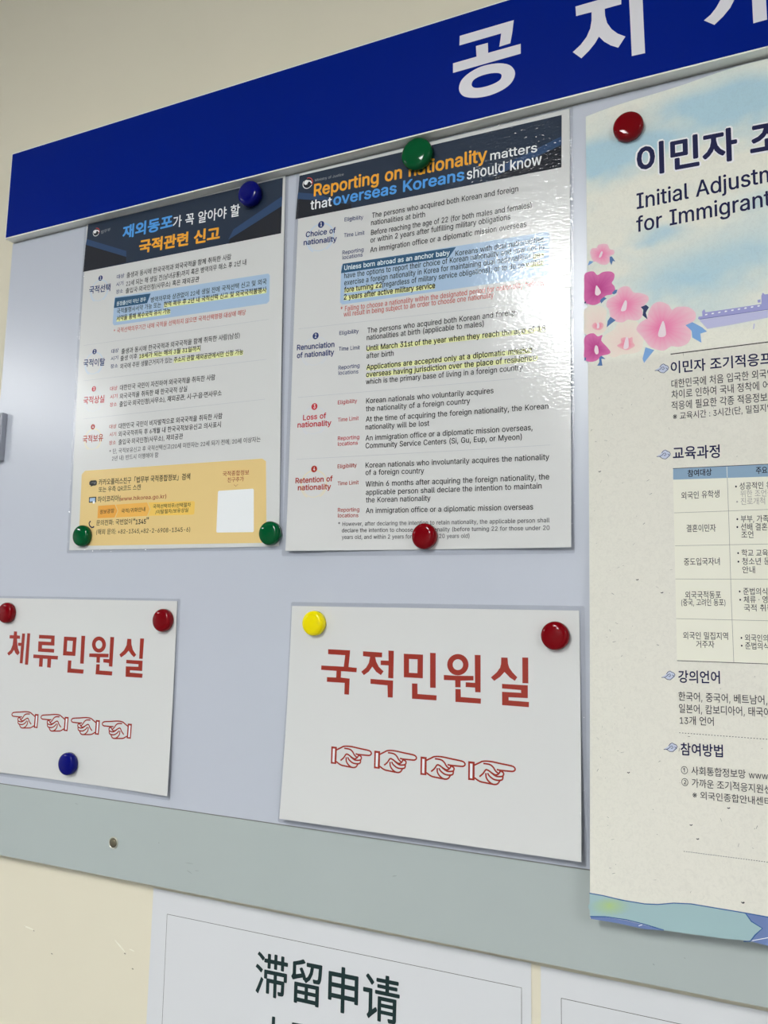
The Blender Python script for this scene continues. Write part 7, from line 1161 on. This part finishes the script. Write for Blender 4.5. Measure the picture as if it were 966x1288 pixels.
# Korean leaflet
r = root_of('kr', 'information_poster', 'laminated Korean-language poster with dark blue header and a gold contact box at its foot', 'poster')
Q = [(0, 0), (296.6, -0.9), (287.4, 414.6), (-7.6, 414.6)]
paper('kr', r, Q, paper_m); pouch_edge('kr', r, Q, (3.5, 4, 3.5, 0.4))
typeset('kr', r).flush()
# English leaflet
r = root_of('en', 'information_poster', 'laminated English-language poster with dark blue header and glare on its right edge', 'poster')
Q = [(0, 0), (295.6, -1.8), (296.9, 417.2), (-1.7, 418.4)]
paper('en', r, Q, paper_m); pouch_edge('en', r, Q, (4, 3.2, 5.5, 1.2))
typeset('en', r).flush()
# landscape direction signs
def chars(spans):
    def f(k, it):
        for i, (a, b) in enumerate(spans):
            if a <= k <= b: return 'printed_character#%d' % i
        return 'printed_character#x'
    return f
r = root_of('s3', 'direction_sign', 'white laminated sign with red Korean words and four red hands pointing right', 'sign')
Q = [(0, 0), (296.7, -0.2), (295.4, 208.4), (1.6, 209)]
paper('s3', r, Q, paper_m); pouch_edge('s3', r, Q, (1.2, 4.5, 3.5, 4))
s = typeset('s3', r, chars([(0, 0), (1, 3), (4, 6), (7, 10), (11, 13)]))
for k, o in enumerate(HANDS3): pointing_hand(s, o, False, 'printed_hand#%d' % k)
s.flush()
r = root_of('s1', 'direction_sign', 'white laminated sign with red Korean words and four red hands pointing left', 'sign')
Q = [(0, 0), (297, 0), (294, 207.3), (0.5, 208.6)]
paper('s1', r, Q, paper_m); pouch_edge('s1', r, Q, (3, 4, 4, 2.5))
s = typeset('s1', r, chars([(0, 2), (3, 4), (5, 7), (8, 11), (12, 14)]))
for k, o in enumerate(HANDS1): pointing_hand(s, o, True, 'printed_hand#%d' % k)
s.flush()
# hanji poster
r = root_of('hj', 'programme_poster', 'large textured-paper poster with watercolour sky, pink flowers and a teal wave along its foot', 'poster')
CREAM, SKY, HJ = (222, 220, 206), (160, 194, 208), (212, 209, 197)
def sky(u, v):
    w = noise.noise(Vector((u * .03, v * .045, 1.3))); w2 = noise.noise(Vector((u * .09, v * .12, 5.1)))
    uu, vv = u + 10 * w + 3 * w2, v + 8 * w + 3 * w2
    n3 = noise.noise(Vector((u * .02 + 7, v * .05, 9.2)))
    a = 1.35 * gauss(uu, vv, 20, 670, 40, 20) + 0.7 * gauss(uu, vv, 62, 672, 34, 12) + 1.3 * gauss(uu, vv, 140, 692, 46, 26) + 0.6 * gauss(uu, vv, 90, 700, 30, 9) + 0.85 * gauss(uu, vv, 66, 583, 18, 8)
    a += 0.9 * gauss(uu, vv, 92, 540, 50, 24) + 0.6 * gauss(uu, vv, 150, 562, 34, 26) + 0.5 * gauss(uu, vv, 152, 600, 18, 9) + 0.3 * gauss(uu, vv, 120, 500, 60, 14)
    a -= 0.25 * gauss(uu, vv, 120, 640, 60, 14) + 0.3 * max(0, n3); a += 0.10 + 0.12 * w2
    if u > 165: a += cl((u - 165) / 60) * (0.45 + 0.9 * w)
    a = cl(a) ** 1.15
    f = cl((v - 482) / 26); f = f * f * (3 - 2 * f)
    lo = cl((v - 470) / 6)
    base = [HJ[k] + (CREAM[k] - HJ[k]) * lo for k in range(3)]
    return tuple(base[k] + (SKY[k] - base[k]) * a * f * 0.85 for k in range(3))
paper('hj', r, [(0, 1.0), (515, 15.5), (517, 712.3), (1.6, 712.3)], vcol_mat('hanji_paper', fleck=True), nu=150, nv=210, thick=0.3, top=lambda u: 14 * math.sin(math.pi / 2 * cl(u / 190)) + 0.8 * math.sin(u / 17), color=sky)
s = typeset('hj', r)
rng = random.Random(11)
for k in range(150):
    u, v = rng.uniform(3, 172), rng.uniform(28, 470)
    L_ = rng.choice([.5, .6, .8, 1.1, 1.8, 2.6]) ; a = rng.uniform(0, math.pi); w = rng.uniform(.15, .32)
    s.line([(u, v), (u + L_ * math.cos(a), v + L_ * math.sin(a))], w, 'hj_grid' if rng.random() < .7 else 'hj_text', 0, 'paper_fibre')
for (u, v) in FLECKS:
    s.line([(u, v), (u + 1.0, v - .5), (u + 2.0, v + .3)], .7, 'hj_text', 0, 'paper_fibre')
s.flush()
for o in r.children:
    if o.name.startswith('paper_fibre'): o['kind'] = 'stuff'
# wall notices
n1 = root_of('n1', 'wall_notice', 'white wall notice with Chinese heading in a thin black frame, under the board', 'notice')
paper('n1', n1, [(0, 0), (420, 0), (419.5, 297.6), (0, 297)], plain_m, nu=20, nv=16); typeset('n1', n1).flush()
n2 = root_of('n2', 'wall_notice', 'white wall notice at the bottom right, only its framed top left corner showing', 'notice')
paper('n2', n2, [(0, 0), (420, 0), (420, 297), (0, 297)], plain_m, nu=20, nv=16); typeset('n2', n2).flush()
# ---------------------------------------------------------------- blue header sign
sg = root_of('sg', 'header_sign', 'long bright blue header sign with bold white Korean letters above the notice board', 'sign')
white_m = mat('white_acrylic_edge', (222, 222, 214), rough=0.35)
box('sign_box', -4, 1806, 0, 27.9, 0, 120.7, white_m, sg, 0.5)
blue_m = mat('blue_vinyl', (0, 28, 120), rough=0.3, spec=0.06)
box('blue_face', -2.6, 1804.6, -0.25, 0.2, 1.5, 119.3, blue_m, sg)
SH['sg']['off'] = lambda u, v: 0.25
s = typeset('sg', sg, chars([(0, 2), (3, 4), (5, 7)]))
for j, c in enumerate('시판'):
    vs, fs = glyphs(c)
    for k in range(8):
        dx, dy = 4.0 * math.cos(k * math.pi / 4 + .4), 4.0 * math.sin(k * math.pi / 4 + .4)
        s.add('printed_character#%s' % c, 'sign_white', [lift('sg', 984 + 118 * j + x * 74 + dx, 27 + (y + .078) * 80 + dy, LAYER(1) + .004 * k) for x, y in vs], fs)
s.flush()
# ---------------------------------------------------------------- magnets
MAGS = [('blue', -208.2, 483.0, 14.3, 'kr', 'dark blue round magnet at the top of the Korean poster, under the blue sign'),
 ('green', -2.8, 482.0, 16.6, 'en', 'large dark green round magnet over the header of the English poster'),
 ('red', 206.4, 460.2, 13.6, 'hj', 'deep red round magnet in the painted sky of the large textured-paper poster'),
 ('green', -429.5, 100.3, 12.7, 'kr', 'green round magnet at the lower left corner of the Korean poster'),
 ('green', -165.3, 96.5, 12.7, 'kr', 'green round magnet at the lower right corner of the Korean poster'),
 ('red', 10.3, 89.1, 12.6, 'en', 'deep red round magnet at the bottom centre of the English poster'),
 ('red', -545.5, 7.8, 12.7, 's1', "red round magnet cut by the picture's left edge, sign with hands pointing left"),
 ('red', -301.5, 3.3, 12.7, 's1', 'red round magnet at the upper right corner, sign with hands pointing left'),
 ('yellow', -108.8, 4.0, 12.5, 's3', 'bright yellow round magnet on the sign with red hands pointing right'),
 ('red', 135.9, -1.9, 12.6, 's3', 'deep red round magnet on the sign with red hands pointing right'),
 ('blue', -428.0, -162.2, 12.7, 's1', 'blue round magnet at the bottom of the sign with hands pointing left')]
MC = {'blue': (2, 6, 100), 'green': (0, 76, 38), 'red': (112, 0, 8), 'yellow': (224, 206, 0)}
for c, x, z, rad, n, lab in MAGS:
    m = mat('magnet_' + c, MC[c], rough=0.08, spec=0.22)
    k = rad / 12.5
    t = thing('magnet', (0, 0, 0), lab, 'magnet', 'round magnets on the board')
    u, v = x - SH[n]['o'][0], z - SH[n]['o'][1]; y = -SH[n]['off'](u, v) - 0.5
    t.location = (x * MM, y * MM, Z0 + z * MM)
    H = 8.2 if rad < 14 else 10.5
    lathe('plastic_cap', [(0, -H - .2), (4 * k, -H - .1), (8 * k, -H + .25), (10.4 * k, -H + .85), (11.7 * k, -H + 1.9), (12.3 * k, -H + 3.2), (12.5 * k, -H + 4.6), (12.5 * k, -0.4), (12.0 * k, -0.05), (10.6 * k, -0.05)], m, t)
    lathe('magnet_disc', [(0, -1.2), (10.4 * k, -1.2), (10.4 * k, 0.0), (0, 0.0)], mat('ferrite', (60, 60, 62), rough=0.6), t, seg=32, smooth=False)
